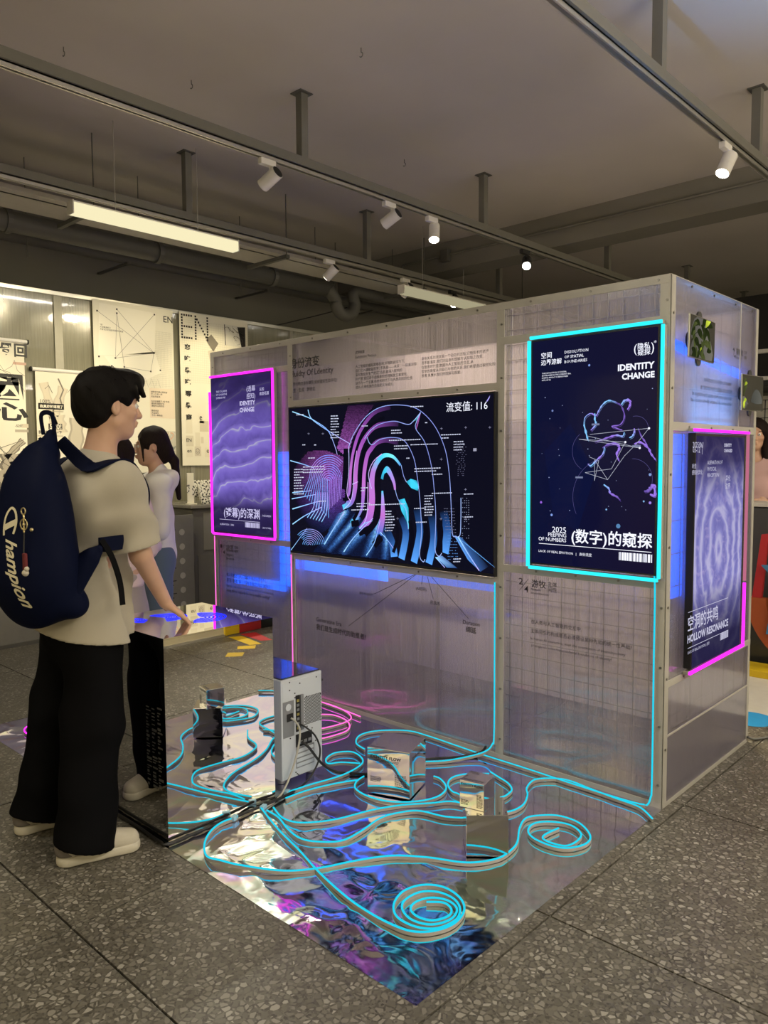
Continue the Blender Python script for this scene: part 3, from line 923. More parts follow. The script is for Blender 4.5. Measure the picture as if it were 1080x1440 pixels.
strip_v(-BL + 0.022, 0, 0, BH, 0.044, 'x'); strip_v(XA, 0, 0, BH, 0.044, 'x'); strip_v(XB, 0, 0, BH, 0.044, 'x'); strip_v(-0.019, 0, 0, BH, 0.046, 'x')
strip_v(0, 0.018, 0, BH, 0.044, 'y'); strip_v(0, BD - 0.016, 0, BH, 0.03, 'y'); strip_v(0, 0.80, 1.60, BH, 0.006, 'y')
strip_h(-BL, 0, BH - 0.016, 0.034, 'x')
strip_h(-BL, XA, 2.03, 0.036, 'x'); strip_h(-BL, XA, 0.945, 0.036, 'x')
strip_h(XA, XB, 1.812, 0.036, 'x'); strip_h(XA, XB, 0.875, 0.036, 'x')
strip_h(XB, 0, 2.022, 0.036, 'x'); strip_h(XB, 0, 0.945, 0.036, 'x')
strip_h(0, BD, 1.597, 0.036, 'y'); strip_h(0.0, BD, 0.525, 0.03, 'y')
strip_h(-BL, 0, 0.012, 0.024, 'x'); strip_h(0, BD, 0.010, 0.02, 'y')
strip_h(0.03, BD - 0.01, 0.302, 0.008, 'y')
# top angle lip lying on the upper edges
MB().box(-BL, 0, BH, 0, 0.035, BH + 0.003).box(-0.035, 0.035, BH, 0, BD, BH + 0.003).box(-BL, BD - 0.035, BH, -0.035, BD, BH + 0.003).box(-BL, 0.035, BH, -BL + 0.035, BD - 0.035, BH + 0.003).build('top_lip', M_STRIP, booth)

sc = MB()
def screw_f(x, z): sc.cyl((x, -0.0075, z), (x, -0.002, z), 0.0055, 0.0055, 8)
def screw_s(y, z): sc.cyl((0.002, y, z), (0.0075, y, z), 0.0055, 0.0055, 8)
for x in (-BL + 0.022, XA, XB, -0.019):
    for k in range(9): screw_f(x + 0.006, 0.10 + k * 0.25)
for k in range(11): screw_f(-BL + 0.15 + k * 0.3, BH - 0.016)
for z, a, b in ((2.03, -BL, XA), (0.945, -BL, XA), (1.812, XA, XB), (0.875, XA, XB), (2.022, XB, 0), (0.945, XB, 0)):
    n = 4 if b - a < 1 else 6
    for k in range(1, n): screw_f(a + (b - a) * k / n, z)
for z in (0.25, 0.55, 0.85, 1.1, 1.4, 1.75, 2.05): screw_s(0.018, z)
for z in (1.597, 0.525, BH - 0.02):
    for y in (0.2, 0.45, 0.72, 0.95): screw_s(y, z)
tag(sc.build('screws', M_SCREW, booth), kind='stuff')


def wires_f(x0, z0, x1, z1, y=0.024, st=0.07):
    m = MB()
    for i in range(int((x1 - x0) / st) + 1):
        x = x0 + 0.02 + i * st
        if x < x1: m.box(x - 0.0017, y, z0, x + 0.0017, y + 0.0034, z1)
    for j in range(int((z1 - z0) / st) + 1):
        z = z0 + 0.02 + j * st
        if z < z1: m.box(x0, y - 0.0034, z - 0.0017, x1, y, z + 0.0017)
    return tag(m.build('wire_grid', M_WIRE, booth), kind='stuff')


wires_f(-BL + 0.02, 0.02, XA - 0.02, BH - 0.03); wires_f(XB + 0.02, 0.02, -0.04, BH - 0.03)
m = MB()
for i in range(8): m.box(-0.0262, 0.06 + i * 0.14, 0.02, -0.0224, 0.0638 + i * 0.14, BH - 0.03)
for j in range(16): m.box(-0.0224, 0.03, 0.08 + j * 0.14, -0.0190, BD - 0.02, 0.0836 + j * 0.14)
tag(m.build('wire_grid', M_WIRE, booth), kind='stuff')
# steel posts that carry the grids inside
for x in (-BL + 0.05, XA, XB, -0.06):
    for y in ((0.07, BD - 0.08) if x < -3 or x > -0.5 else (0.07,)):
        MB().box(x - 0.012, y - 0.012, 0, x + 0.012, y + 0.012, BH - 0.01).build('inner_post', M_ALU, booth)


def lettering(key, place, parent, mat=None, bold={}, name='lettering', res=2):
    mb = MB()
    for s, bx in TX[key]:
        if s.startswith('#'):
            a0, z0, a1, z1 = bx
            if s == '#line':
                zz = (z0 + z1) / 2
                mb.add([place(a0, zz - 0.0012), place(a1, zz - 0.0012), place(a1, zz + 0.0012), place(a0, zz + 0.0012)], [(0, 1, 2, 3)])
            else:
                q = random.Random(3); a = a0
                while a < a1:
                    w = q.choice((0.002, 0.002, 0.004, 0.007, 0.010)); w = min(w, a1 - a)
                    mb.add([place(a, z0), place(a + w, z0), place(a + w, z1), place(a, z1)], [(0, 1, 2, 3)])
                    a += w + q.choice((0.002, 0.002, 0.003, 0.004))
            continue
        tall = len(s) == 1
        put_text(mb, s, bx, place, bold=bold.get(s, 0.0 if key in ('TV', 'SCR_R', 'SCR_L', 'SCR_S') else 0.005), fit='WH' if tall else 'W', res=res if len(s) < 30 else 1, space=1.15)
    o = mb.build(name, mat or M_INK, parent); o['kind'] = 'stuff'
    return o


lettering('FRONT_UP', front, p_cu, bold={'身份流变': 0.012, '展览前言': 0.02})
lettering('FRONT_LOW', front, p_cl, bold={'绵延': 0.02, '我们是生成时代的助推者?': 0.012})
lettering('RIGHT_LOW', front, p_rl, bold={'游牧': 0.01})
lettering('LEFT_LOW', front, p_ll)
lettering('SIDE_UP', side, s_u, bold={'驱散化': 0.02})
# fine printed rays that fan out under the television, and the slashes of the panel numbers
m = MB()
def pline(m, a, b, w, place):
    dx, dz = b[0] - a[0], b[1] - a[1]; L = math.hypot(dx, dz); nx, nz = -dz / L * w / 2, dx / L * w / 2
    m.add([place(a[0] + nx, a[1] + nz), place(b[0] + nx, b[1] + nz), place(b[0] - nx, b[1] - nz), place(a[0] - nx, a[1] - nz)], [(0, 1, 2, 3)])
F = PTS['FAN']
for i in range(0, 10, 2): pline(m, F[i], F[i + 1], 0.0025, front)
m.build('printed_lines', M_INK, p_cl)['kind'] = 'stuff'
m = MB(); pline(m, (-0.705, 0.845), (-0.655, 0.905), 0.002, front); m.build('printed_lines', M_INK, p_rl)['kind'] = 'stuff'
m = MB(); pline(m, (-3.125, 0.835), (-3.085, 0.89), 0.002, front); m.build('printed_lines', M_INK, p_ll)['kind'] = 'stuff'
m = MB(); pline(m, (0.705, 1.94), (0.745, 1.985), 0.002, side); m.build('printed_lines', M_INK, s_u)['kind'] = 'stuff'

# ------------------------------------------------------------------ blue light bars inside the booth
M_BLUEBAR = emit('blue_light_bar', (0.0, 0.105, 1.0), 6.5)


def lightbar(label, x0, y0, z0, x1, y1, z1, org, mat=None):
    t = empty('light_bar', label, 'light', org, group='blue light bars inside the booth')
    MB().bevbox(x0 - org[0], y0 - org[1], z0 - org[2], x1 - org[0], y1 - org[1], z1 - org[2], 0.004).build('diffuser', mat or M_BLUEBAR, t)
    return t


def hidden_blue_fill(t, org, loc, target, sx, sy, watts):
    """added blue area light, kept out of sight inside the booth"""
    o = area_light('hidden_blue_fill', loc, target, sx, watts, (0.12, 0.42, 1.0), sy, 80)
    o.location = (loc[0] - org[0], loc[1] - org[1], loc[2] - org[2]); o.parent = t


def on_floor_leg(t, org, x, y, z):
    MB().box(x - 0.008 - org[0], y - 0.008 - org[1], 0 - org[2], x + 0.008 - org[0], y + 0.008 - org[1], z - org[2]).build('stand', M_ALU, t)


o_ = (-1.6, 0.10, 0.0)
t = lightbar('long blue light bar glowing behind the panel under the television', -2.45, 0.095, 0.775, -1.65, 0.105, 0.860, o_)
for x in (-2.3, -1.8): on_floor_leg(t, o_, x, 0.12, 0.83)
o_ = (-1.3, 0.10, 0.0)  # dim bar added so the blue glow seems to fade rightwards
t = lightbar('added dimmer blue bar imitating the fading glow under the right half of the television', -1.64, 0.095, 0.800, -0.92, 0.105, 0.860, o_, emit('blue_glow_fade', (0.03, 0.14, 0.8), 1.5))
on_floor_leg(t, o_, -1.3, 0.12, 0.83)
o_ = (-2.44, 0.10, 0.0)
t = lightbar('upright blue light bar glowing between the pink-framed screen and the television', -2.56, 0.055, 0.66, -2.445, 0.065, 1.52, o_)
on_floor_leg(t, o_, -2.50, 0.075, 0.9)
o_ = (-2.80, 0.12, 0.0)
t = lightbar('low blue light bar glowing behind the panel under the pink-framed screen', -3.10, 0.085, 0.615, -2.52, 0.095, 0.675, o_)
on_floor_leg(t, o_, -2.8, 0.11, 0.65)
o_ = (-0.05, 0.11, 0.0)
t = lightbar('upright blue light bar glowing through the side panel left of its screen', -0.052, 0.150, 0.86, -0.042, 0.275, 1.57, o_)
on_floor_leg(t, o_, -0.062, 0.2, 1.0)
t = empty('light_bar', 'added slanting blue bar imitating the edge of light on the upper side panel behind the tablets', 'light', (-0.05, 0.5, 0.0), group='blue light bars inside the booth')
MB().sweep([(0.005, -0.48, 1.955), (0.005, 0.45, 1.875)], [(-0.004, -0.022), (0.004, -0.022), (0.004, 0.022), (-0.004, 0.022)], Vector((0, 0, 1))).build('diffuser', M_BLUEBAR, t)  # added glowing bar in place of the light edge thrown on the panel
MB().box(-0.015, -0.1, 0, -0.003, -0.085, 1.91).build('stand', M_ALU, t)
hidden_blue_fill(t, (-0.05, 0.5, 0.0), (-0.16, 0.47, 1.50), (0.0, 0.47, 1.82), 0.5, 0.06, 9.0)  # unseen lamp added behind the side screen for the blue wash

# ------------------------------------------------------------------ television
M_TVCASE = flat('television_case', (0.012, 0.012, 0.014), 0.3)
tv = empty('television', 'very large wall television showing neon fingerprint artwork and a counter reading 116', 'television', (-1.59, 0, 0.90))
TX0, TX1, TZ0, TZ1 = -2.352, -0.826, 0.898, 1.788
MB().bevbox(TX0 + 1.59, -0.030, TZ0 - 0.90, TX1 + 1.59, -0.0055, TZ1 - 0.90, 0.004).build('case', M_TVCASE, tv)
IX0, IX1, IZ0, IZ1 = TX0 + 0.010, TX1 - 0.010, TZ0 + 0.016, TZ1 - 0.010
def tvp(a, z, lift=0.0): return (a + 1.59, -0.0304 - lift, z - 0.90)
def uv(u, v): return (IX0 + u * (IX1 - IX0), IZ1 - v * (IZ1 - IZ0))
# artwork shown on the television (drawn flat on the screen); q() maps artwork units to the screen
_H = (0.001266202, -4.1391e-05, -0.020274284, 0.000115543, 0.001447172, -0.178865813, 0.000267987, -4.3732e-05)
def q(x, y):
    w = _H[6] * x + _H[7] * y + 1
    return uv((_H[0] * x + _H[1] * y + _H[2]) / w, (_H[3] * x + _H[4] * y + _H[5]) / w)
def qs(pts, per=5): return [q(p.x, p.y) for p in spline([(a, b, 0) for a, b in pts], per)]
def lerpc(stops, t):
    for (a, ca), (b, cb) in zip(stops, stops[1:]):
        if t <= b:
            k = (t - a) / (b - a) if b > a else 0
            return tuple(ca[i] + (cb[i] - ca[i]) * k for i in range(3))
    return stops[-1][1]
def ribbon(A, pts, w, stops, per=5):
    P = qs(pts, per); n = len(P)
    W = [w[0] + (w[1] - w[0]) * i / (n - 1) if isinstance(w, tuple) else w for i in range(n)]
    A.line(P, W, [lerpc(stops, i / (n - 1)) for i in range(n)])

TVBG = (0.004, 0.004, 0.011)
bg = Art(); bg.rect(IX0, IZ0, IX1, IZ1, TVBG)
scr = bg.build('screen', vcol_emit('television_screen'), tv, lambda a, z, l: tvp(a, z, l))
PU = (0.30, 0.075, 0.42); PK = (0.52, 0.16, 0.60); CY = (0.05, 0.62, 0.90); BL_ = (0.05, 0.18, 0.62); DB = (0.012, 0.035, 0.16); BK = (0.003, 0.003, 0.008); LN = (0.22, 0.42, 1.0)
A = Art(); A.lv = 0.0003
rr = random.Random(21)
def inside(x, y, P_):
    c = False; j = len(P_) - 1
    for i in range(len(P_)):
        xi, yi = P_[i]; xj, yj = P_[j]
        if (yi > y) != (yj > y) and x < (xj - xi) * (y - yi) / (yj - yi) + xi: c = not c
        j = i
    return c
def dots(P_, fn, st=5.6):
    """halftone field: one small square per grid point inside the outline, coloured by fn"""
    xs = [p[0] for p in P_]; ys = [p[1] for p in P_]
    y = min(ys); r = 0
    while y < max(ys):
        x = min(xs) + (st / 2 if r % 2 else 0)
        while x < max(xs):
            if inside(x, y, P_):
                c = fn(x, y)
                if max(c) > .012:
                    h = st * (.30 + .26 * min(1, max(c)))
                    A.poly([q(x - h, y - h), q(x + h, y - h), q(x + h, y + h), q(x - h, y + h)], c)
            x += st
        y += st * .9; r += 1
def mulc(c, k): return (c[0] * k, c[1] * k, c[2] * k)
dots([(310, 104), (440, 97), (395, 165), (338, 255), (312, 345), (285, 335), (258, 310), (285, 215)], lambda x, y: mulc((.42, .11, .52), max(0, min(1, (y - 60) / 260)) * rr.uniform(.5, 1)))
dots([(40, 440), (70, 380), (120, 325), (200, 318), (292, 350), (302, 480), (300, 640), (180, 720), (50, 700)], lambda x, y: mulc(lerpc([(0, (.40, .10, .48)), (.6, (.20, .07, .50)), (1, (.05, .10, .50))], max(0, min(1, (y - 330) / 380))), max(0, 1 - math.hypot((x - 235) / 190, (y - 460) / 270)) ** .8 * rr.uniform(.6, 1.1)))
def rays(x, y):
    k = 0
    for (ax, ay), (bx, by), w in (((205, 765), (300, 612), 34), ((300, 800), (440, 640), 40), ((410, 815), (475, 650), 36), ((500, 830), (510, 700), 30), ((230, 790), (360, 640), 26)):
        L = (bx - ax) ** 2 + (by - ay) ** 2; t = max(0, min(1, ((x - ax) * (bx - ax) + (y - ay) * (by - ay)) / L))
        d = math.hypot(x - ax - t * (bx - ax), y - ay - t * (by - ay)); k = max(k, (1 - d / w) * (.45 + .55 * t))
    k = max(k, .10)
    return mulc(lerpc([(0, (.05, .10, .55)), (.5, (.08, .30, .95)), (1, (.35, .75, 1.0))], k), k * rr.uniform(.65, 1.1))
dots([(150, 800), (215, 720), (262, 625), (330, 592), (400, 660), (470, 640), (530, 700), (535, 838), (350, 818)], rays, 5.0)
# purple-to-blue bands of the big fingerprint
g1 = [(0, CY), (.12, (.25, .15, .6)), (.3, PK), (.6, PU), (.85, (.10, .03, .16)), (1, (.02, .01, .04))]
A.lv = 0.0006
ribbon(A, [(300, 585), (318, 560), (326, 480), (330, 400), (342, 320), (366, 240), (410, 170), (455, 130), (520, 112)], .022, g1)
ribbon(A, [(292, 590), (335, 565), (352, 500), (354, 420), (366, 330), (398, 255), (445, 205), (510, 190), (560, 190)], .028, g1)
ribbon(A, [(335, 665), (380, 600), (392, 510), (394, 430), (408, 345), (428, 310), (455, 280), (500, 268), (560, 280)], .028, g1)
ribbon(A, [(385, 700), (420, 640), (434, 560), (432, 480), (438, 420), (460, 370), (492, 342), (535, 348), (572, 388)], (.058, .012), [(0, (.25, .12, .6)), (.2, PK), (.5, (.45, .2, .65)), (.68, CY), (.85, (.2, .9, .95)), (1, (.1, .3, .8))])
ribbon(A, [(468, 715), (486, 640), (487, 570), (484, 510)], (.05, .012), [(0, BL_), (.4, PK), (.8, (.4, .3, .8)), (1, CY)])
ribbon(A, [(472, 450), (482, 418), (505, 408), (522, 428), (540, 470), (546, 505)], (.05, .012), [(0, (.03, .3, .5)), (.35, CY), (.6, (.35, .3, .8)), (1, PK)])
for pts, c in (([(600, 466), (622, 452), (650, 460), (663, 490), (656, 508), (625, 496)], CY), ([(563, 553), (592, 545), (612, 590), (614, 690), (602, 650), (578, 605)], CY), ([(625, 182), (668, 137), (652, 170)], (.05, .55, .5)), ([(652, 170), (668, 137), (655, 195), (645, 222)], PK)):
    A.poly([q(*p) for p in pts], [c if i % 2 else tuple(x * .45 for x in c) for i in range(len(pts))])
# blue columns at the foot
for pts, w in (([(505, 690), (535, 760), (545, 820)], .05), ([(575, 630), (600, 710), (580, 830)], .045), ([(650, 590), (668, 700), (640, 845)], .045), ([(722, 620), (735, 730), (712, 850)], .045), ([(780, 600), (800, 700), (788, 800)], .05)):
    ribbon(A, pts, w, [(0, BK), (.45, (.02, .08, .28)), (1, (.10, .36, .95))])
A.poly([q(*p) for p in [(835, 720), (868, 725), (1000, 860), (960, 885), (900, 830)]], [(.15, .4, .9), (.03, .1, .3), TVBG, (.03, .08, .25), (.1, .3, .8)])
A.poly([q(*p) for p in [(745, 820), (775, 812), (850, 870), (800, 868)]], [(.3, .6, 1), (.1, .2, .5), DB, (.05, .15, .4)])
A.build('artwork_shading', vcol_emit('television_artwork_dots', 1.0, 0.75, 900.0), scr, lambda a, z, l: tvp(a, z, l))

A = Art(); A.lv = 0.0009
for pts, w in (([(304, 310), (302, 400), (297, 505)], .036), ([(292, 552), (325, 545), (338, 500), (340, 420), (352, 330), (380, 255), (430, 195), (490, 160)], .020), ([(345, 650), (372, 590), (377, 500), (380, 420), (392, 330), (420, 280)], .022),
               ([(400, 715), (455, 650), (466, 560), (462, 480), (470, 420), (496, 378), (535, 382), (562, 430), (572, 480)], .040), ([(335, 668), (372, 662)], .036), ([(372, 712), (420, 690)], .036), ([(445, 768), (482, 728)], .042), ([(510, 560), (512, 690)], .030), ([(540, 800), (560, 720), (545, 600)], .022),
               ([(690, 640), (700, 740), (690, 830)], .030), ([(620, 650), (632, 740), (612, 820)], .026), ([(765, 640), (766, 800)], .034), ([(845, 560), (846, 710)], .036)):
    ribbon(A, pts, w, [(0, BK), (1, BK)])
# outlines
A.lv = 0.0012
L1 = [(318, 300), (345, 235), (400, 158), (470, 112), (560, 100), (650, 118), (730, 190), (785, 300), (808, 420), (818, 560), (825, 705), (842, 722), (862, 714), (866, 640), (866, 540)]
L2 = [(395, 262), (425, 222), (470, 192), (540, 178), (605, 193), (632, 178), (668, 135)]
L2b = [(668, 135), (648, 180), (646, 215), (690, 280), (722, 390), (738, 520), (745, 640), (742, 780), (760, 815), (775, 800)]
L3 = [(408, 255), (418, 282), (436, 290), (470, 266), (530, 256), (590, 272), (635, 350), (655, 450), (668, 560), (676, 700), (668, 810), (685, 842), (694, 830)]
L4 = [(575, 388), (588, 440), (602, 468)]
L5 = [(546, 500), (562, 550), (600, 600), (612, 690)]
for P_ in (L1, L2, L2b, L3, L4, L5): ribbon(A, P_, .0036, [(0, (.35, .55, 1)), (.4, (.25, .3, .8)), (1, (.4, .55, 1))], 7)
for P_ in ([(297, 600), (330, 562), (342, 500), (346, 400), (358, 320)], [(378, 690), (410, 630), (414, 470)], [(318, 300), (320, 420), (312, 520), (330, 560)], [(338, 480), (365, 468)], [(432, 500), (420, 460), (418, 420), (440, 370), (480, 335)]):
    ribbon(A, P_, .004, [(0, (.5, .6, 1)), (1, (.75, .35, .9))])
# lightning-like rays
for P_, w in (([(38, 135), (110, 160), (155, 182), (215, 225), (250, 300), (262, 340)], .006), ([(115, 125), (130, 165), (175, 200), (240, 240), (325, 288)], .006), ([(32, 370), (100, 388), (150, 405)], .006), ([(45, 523), (140, 512)], .006), ([(42, 552), (160, 530)], .006), ([(46, 600), (175, 562)], .007), ([(48, 672), (110, 630), (190, 590)], .007),
              ([(42, 795), (120, 690)], .004), ([(205, 765), (250, 690), (300, 612)], .008), ([(300, 800), (350, 730), (440, 640)], .007), ([(410, 815), (450, 750), (475, 650)], .006), ([(375, 690), (400, 665), (430, 655)], .008), ([(475, 705), (510, 740), (540, 780)], .005), ([(852, 722), (900, 800), (955, 880)], .008), ([(745, 820), (790, 868)], .006)):
    ribbon(A, P_, (w, w * .6), [(0, (.35, .7, 1)), (.6, (.25, .45, 1)), (1, (.55, .45, 1))])
# small fingerprint at the left: concentric ridges
for k in range(12):
    rx, ry = 6 + 8.2 * k, 10 + 9.5 * k; cx, cy = 222, 470 - 1.2 * k
    P_ = [(cx - rx - 0.14 * (700 - cy) * (k / 12) + 8 - (8 if k > 3 else 0), 640 - 10 * k)] + [(cx - rx * math.cos(t), cy - ry * math.sin(t)) for t in np.linspace(0, PI, 9)] + [(cx + rx * .92, 600 - 7 * k)]
    if k > 7: P_ = P_[:8]
    ribbon(A, P_, .0042, [(0, (.15, .45, 1)), (.4, (.45, .2, .75)), (.6, (.2, .3, 1)), (1, (.35, .2, .7))], 3)
for k in range(6):
    ribbon(A, [(120 + 14 * k, 640 + 4 * k), (150 + 13 * k, 590 + 3 * k), (162 + 11 * k, 520)], .0055, [(0, (.25, .6, 1)), (1, (.4, .2, .7))])
for k in range(9):
    r = 8 + 8.5 * k
    ribbon(A, [(132 - r * math.cos(t), 772 - r * 1.02 * math.sin(t)) for t in np.linspace(0.15 if k < 4 else 0.7, PI - .12, 9)], .0032, [(0, (.12, .4, .9)), (.6, (.4, .35, .9)), (1, (.12, .4, .9))], 3)
# micro captions drawn as ticks, crosses, dotted columns
rr = random.Random(5)
A.lv = 0.0015
def ticks(x, y, n, wmax, sl=-0.04, col=(.55, .58, .75)):
    for i in range(n):
        xx = x; yy = y + i * 13
        end = x + wmax * rr.uniform(.5, 1)
        while xx < end:
            w = rr.uniform(3, 11)
            A.poly([q(xx, yy + (xx - x) * sl), q(xx + w, yy + (xx + w - x) * sl), q(xx + w, yy + 4.5 + (xx + w - x) * sl), q(xx, yy + 4.5 + (xx - x) * sl)], col); xx += w + 2.5
for a in ((228, 153, 9, 42), (52, 410, 10, 50), (95, 398, 3, 130), (58, 148, 1, 40), (618, 106, 1, 95), (525, 220, 2, 55), (768, 240, 1, 120), (770, 255, 1, 30), (515, 268, 1, 190), (620, 288, 1, 160), (540, 295, 2, 95), (640, 402, 2, 150), (725, 428, 1, 50), (725, 518, 1, 95), (880, 520, 1, 50), (690, 530, 8, 42), (500, 605, 8, 48), (880, 628, 1, 80), (648, 655, 1, 72), (830, 825, 2, 45), (380, 200, 1, 30), (360, 570, 2, 70), (380, 495, 2, 30), (175, 560, 1, 45), (335, 600, 1, 130), (420, 575, 1, 190), (640, 590, 1, 90), (90, 292, 1, 22), (148, 292, 1, 24), (120, 355, 1, 45), (830, 272, 4, 60), (690, 182, 1, 16), (600, 352, 1, 22)):
    ticks(*a)
for x, y in ((190, 240), (770, 212), (888, 206), (1005, 205), (888, 500), (890, 640), (560, 640), (120, 240), (770, 358), (440, 215), (200, 490), (770, 640)):
    A.line([q(x - 6, y), q(x + 6, y)], .0015, (.3, .3, .45)); A.line([q(x, y - 6), q(x, y + 6)], .0015, (.3, .3, .45))
A.poly([q(*p) for p in ((925, 305), (941, 304), (941, 318), (925, 319))], (.3, .3, .4))
for k in range(18):
    for j in range(7):
        x = 785 + 7.5 * j + k * 1.2; y = 590 + 14 * k
        if rr.random() < .75: A.poly([q(x, y), q(x + 3, y), q(x + 3, y + 3), q(x, y + 3)], (.12, .3, .75) if k > 8 else (.2, .2, .32))
    for j in range(4):
        x = 872 + 10 * j; y = 540 + 11 * k
        if rr.random() < .6: A.poly([q(x, y), q(x + 4, y), q(x + 4, y + 2.5), q(x, y + 2.5)], (.25, .28, .42))
    for j in range(3):
        x = 848 + 16 * j + rr.uniform(-8, 8); y = 280 + 9 * k
        A.poly([q(x, y), q(x + 5, y), q(x + 5, y + 2), q(x, y + 2)], (.13, .13, .22))
for k in range(14):
    A.line([q(862 + 9 * k, 735 + 7 * k), q(900 + 10 * k, 760 + 8 * k)], .0014, (.1, .3, .7))
A.poly([q(*p) for p in ((988, 80), (1006, 52), (1003, 66), (993, 82))], (.4, .35, .9))
A.build('artwork_lines', vcol_emit('television_artwork'), scr, lambda a, z, l: tvp(a, z, l))
M_SCRTXT = emit('screen_lettering', (0.86, 0.88, 1.0), 1.0)
lettering('TV', lambda a, z: (a + 1.59, -0.0325, z - 0.90), scr, M_SCRTXT)

# ------------------------------------------------------------------ upright display screens
def m_waves():
    t = NT('screen_purple_waves')
    x = t.sep(t.pos())
    cv = t.n('CombineXYZ'); t.t.links.new(x[0], cv.inputs[0]); t.t.links.new(x[2], cv.inputs[1])
    n1 = t.noise(cv.outputs[0], 2.6, 3, .5, .6); n2 = t.noise(cv.outputs[0], 9, 4, .6, 1.5)
    ph = t.math('ADD', t.math('MULTIPLY_ADD', x[2], 8.5, t.math('MULTIPLY', x[0], -2.2)), t.math('MULTIPLY', n1.outputs[0], 3.0))
    w = t.math('FRACT', ph)
    line = t.ramp(w, [(0.0, (.10, .07, .32)), (.35, (.14, .095, .44)), (.66, (.22, .16, .60)), (.73, (.36, .34, .60)), (.76, (.52, .52, .58)), (.79, (.24, .18, .58)), (1, (.10, .07, .32))])
    c = t.mixc(t.ramp(n2.outputs[0], [(.35, (0, 0, 0)), (.75, (.55, .55, .55))]), line, (.22, .16, .62))
    fade = t.ramp(t.math('MULTIPLY_ADD', x[2], 1 / 1.04, -0.97 / 1.04), [(0.0, (.03, .03, .05)), (.17, (.08, .08, .1)), (.30, (.9, .9, .9)), (.70, (.8, .8, .8)), (.86, (.16, .14, .2)), (1, (.06, .05, .09))])
    c = t.mixc(1.0, c, fade, 'MULTIPLY')
    c = t.mixc(1.0, c, (.012, .008, .03), 'ADD')
    e = t.n('Emission'); t.t.links.new(c, e.inputs[0]); e.inputs[1].default_value = 0.95
    g = t.n('BsdfGlossy'); g.inputs['Roughness'].default_value = 0.05; g.inputs[0].default_value = (.008, .008, .008, 1)
    a = t.n('AddShader'); t.l(e, a); t.l(g, a, 0, 1)
    return t.done(a.outputs[0])


def m_rings():
    t = NT('screen_lilac_rings')
    x = t.sep(t.pos())
    dx = t.math('MULTIPLY_ADD', x[1], 1.0, -0.47); dz = t.math('MULTIPLY_ADD', x[2], 0.62, -1.06 * 0.62)
    cv = t.n('CombineXYZ'); t.t.links.new(x[1], cv.inputs[0]); t.t.links.new(x[2], cv.inputs[1])
    n1 = t.noise(cv.outputs[0], 4.5, 3, .55, 1.2)
    r = t.math('SQRT', t.math('ADD', t.math('MULTIPLY', dx, dx), t.math('MULTIPLY', dz, dz)))
    w = t.math('SINE', t.math('ADD', t.math('MULTIPLY', r, 78), t.math('MULTIPLY', n1.outputs[0], 10)))
    c = t.ramp(t.math('MULTIPLY_ADD', w, .5, .5), [(0, (.20, .19, .50)), (.5, (.27, .26, .60)), (.85, (.40, .38, .68)), (1, (.52, .50, .75))])
    n3 = t.noise(cv.outputs[0], 13, 4, .6, 2)
    c = t.mixc(t.ramp(n3.outputs[0], [(.5, (0, 0, 0)), (.75, (.5, .5, .5))]), c, (.6, .5, .8))
    fade = t.ramp(t.math('MULTIPLY_ADD', x[2], 1 / 1.02, -0.555 / 1.02), [(0.0, (.03, .03, .05)), (.10, (.04, .04, .06)), (.24, (.35, .35, .38)), (.36, (.9, .9, .9)), (.72, (.8, .8, .82)), (.88, (.12, .11, .16)), (1, (.06, .05, .08))])
    c = t.mixc(1.0, c, fade, 'MULTIPLY')
    c = t.mixc(1.0, c, (.012, .009, .03), 'ADD')
    e = t.n('Emission'); t.t.links.new(c, e.inputs[0]); e.inputs[1].default_value = 0.85
    g = t.n('BsdfGlossy'); g.inputs['Roughness'].default_value = 0.05; g.inputs[0].default_value = (.010, .010, .010, 1)
    a = t.n('AddShader'); t.l(e, a); t.l(g, a, 0, 1)
    return t.done(a.outputs[0])


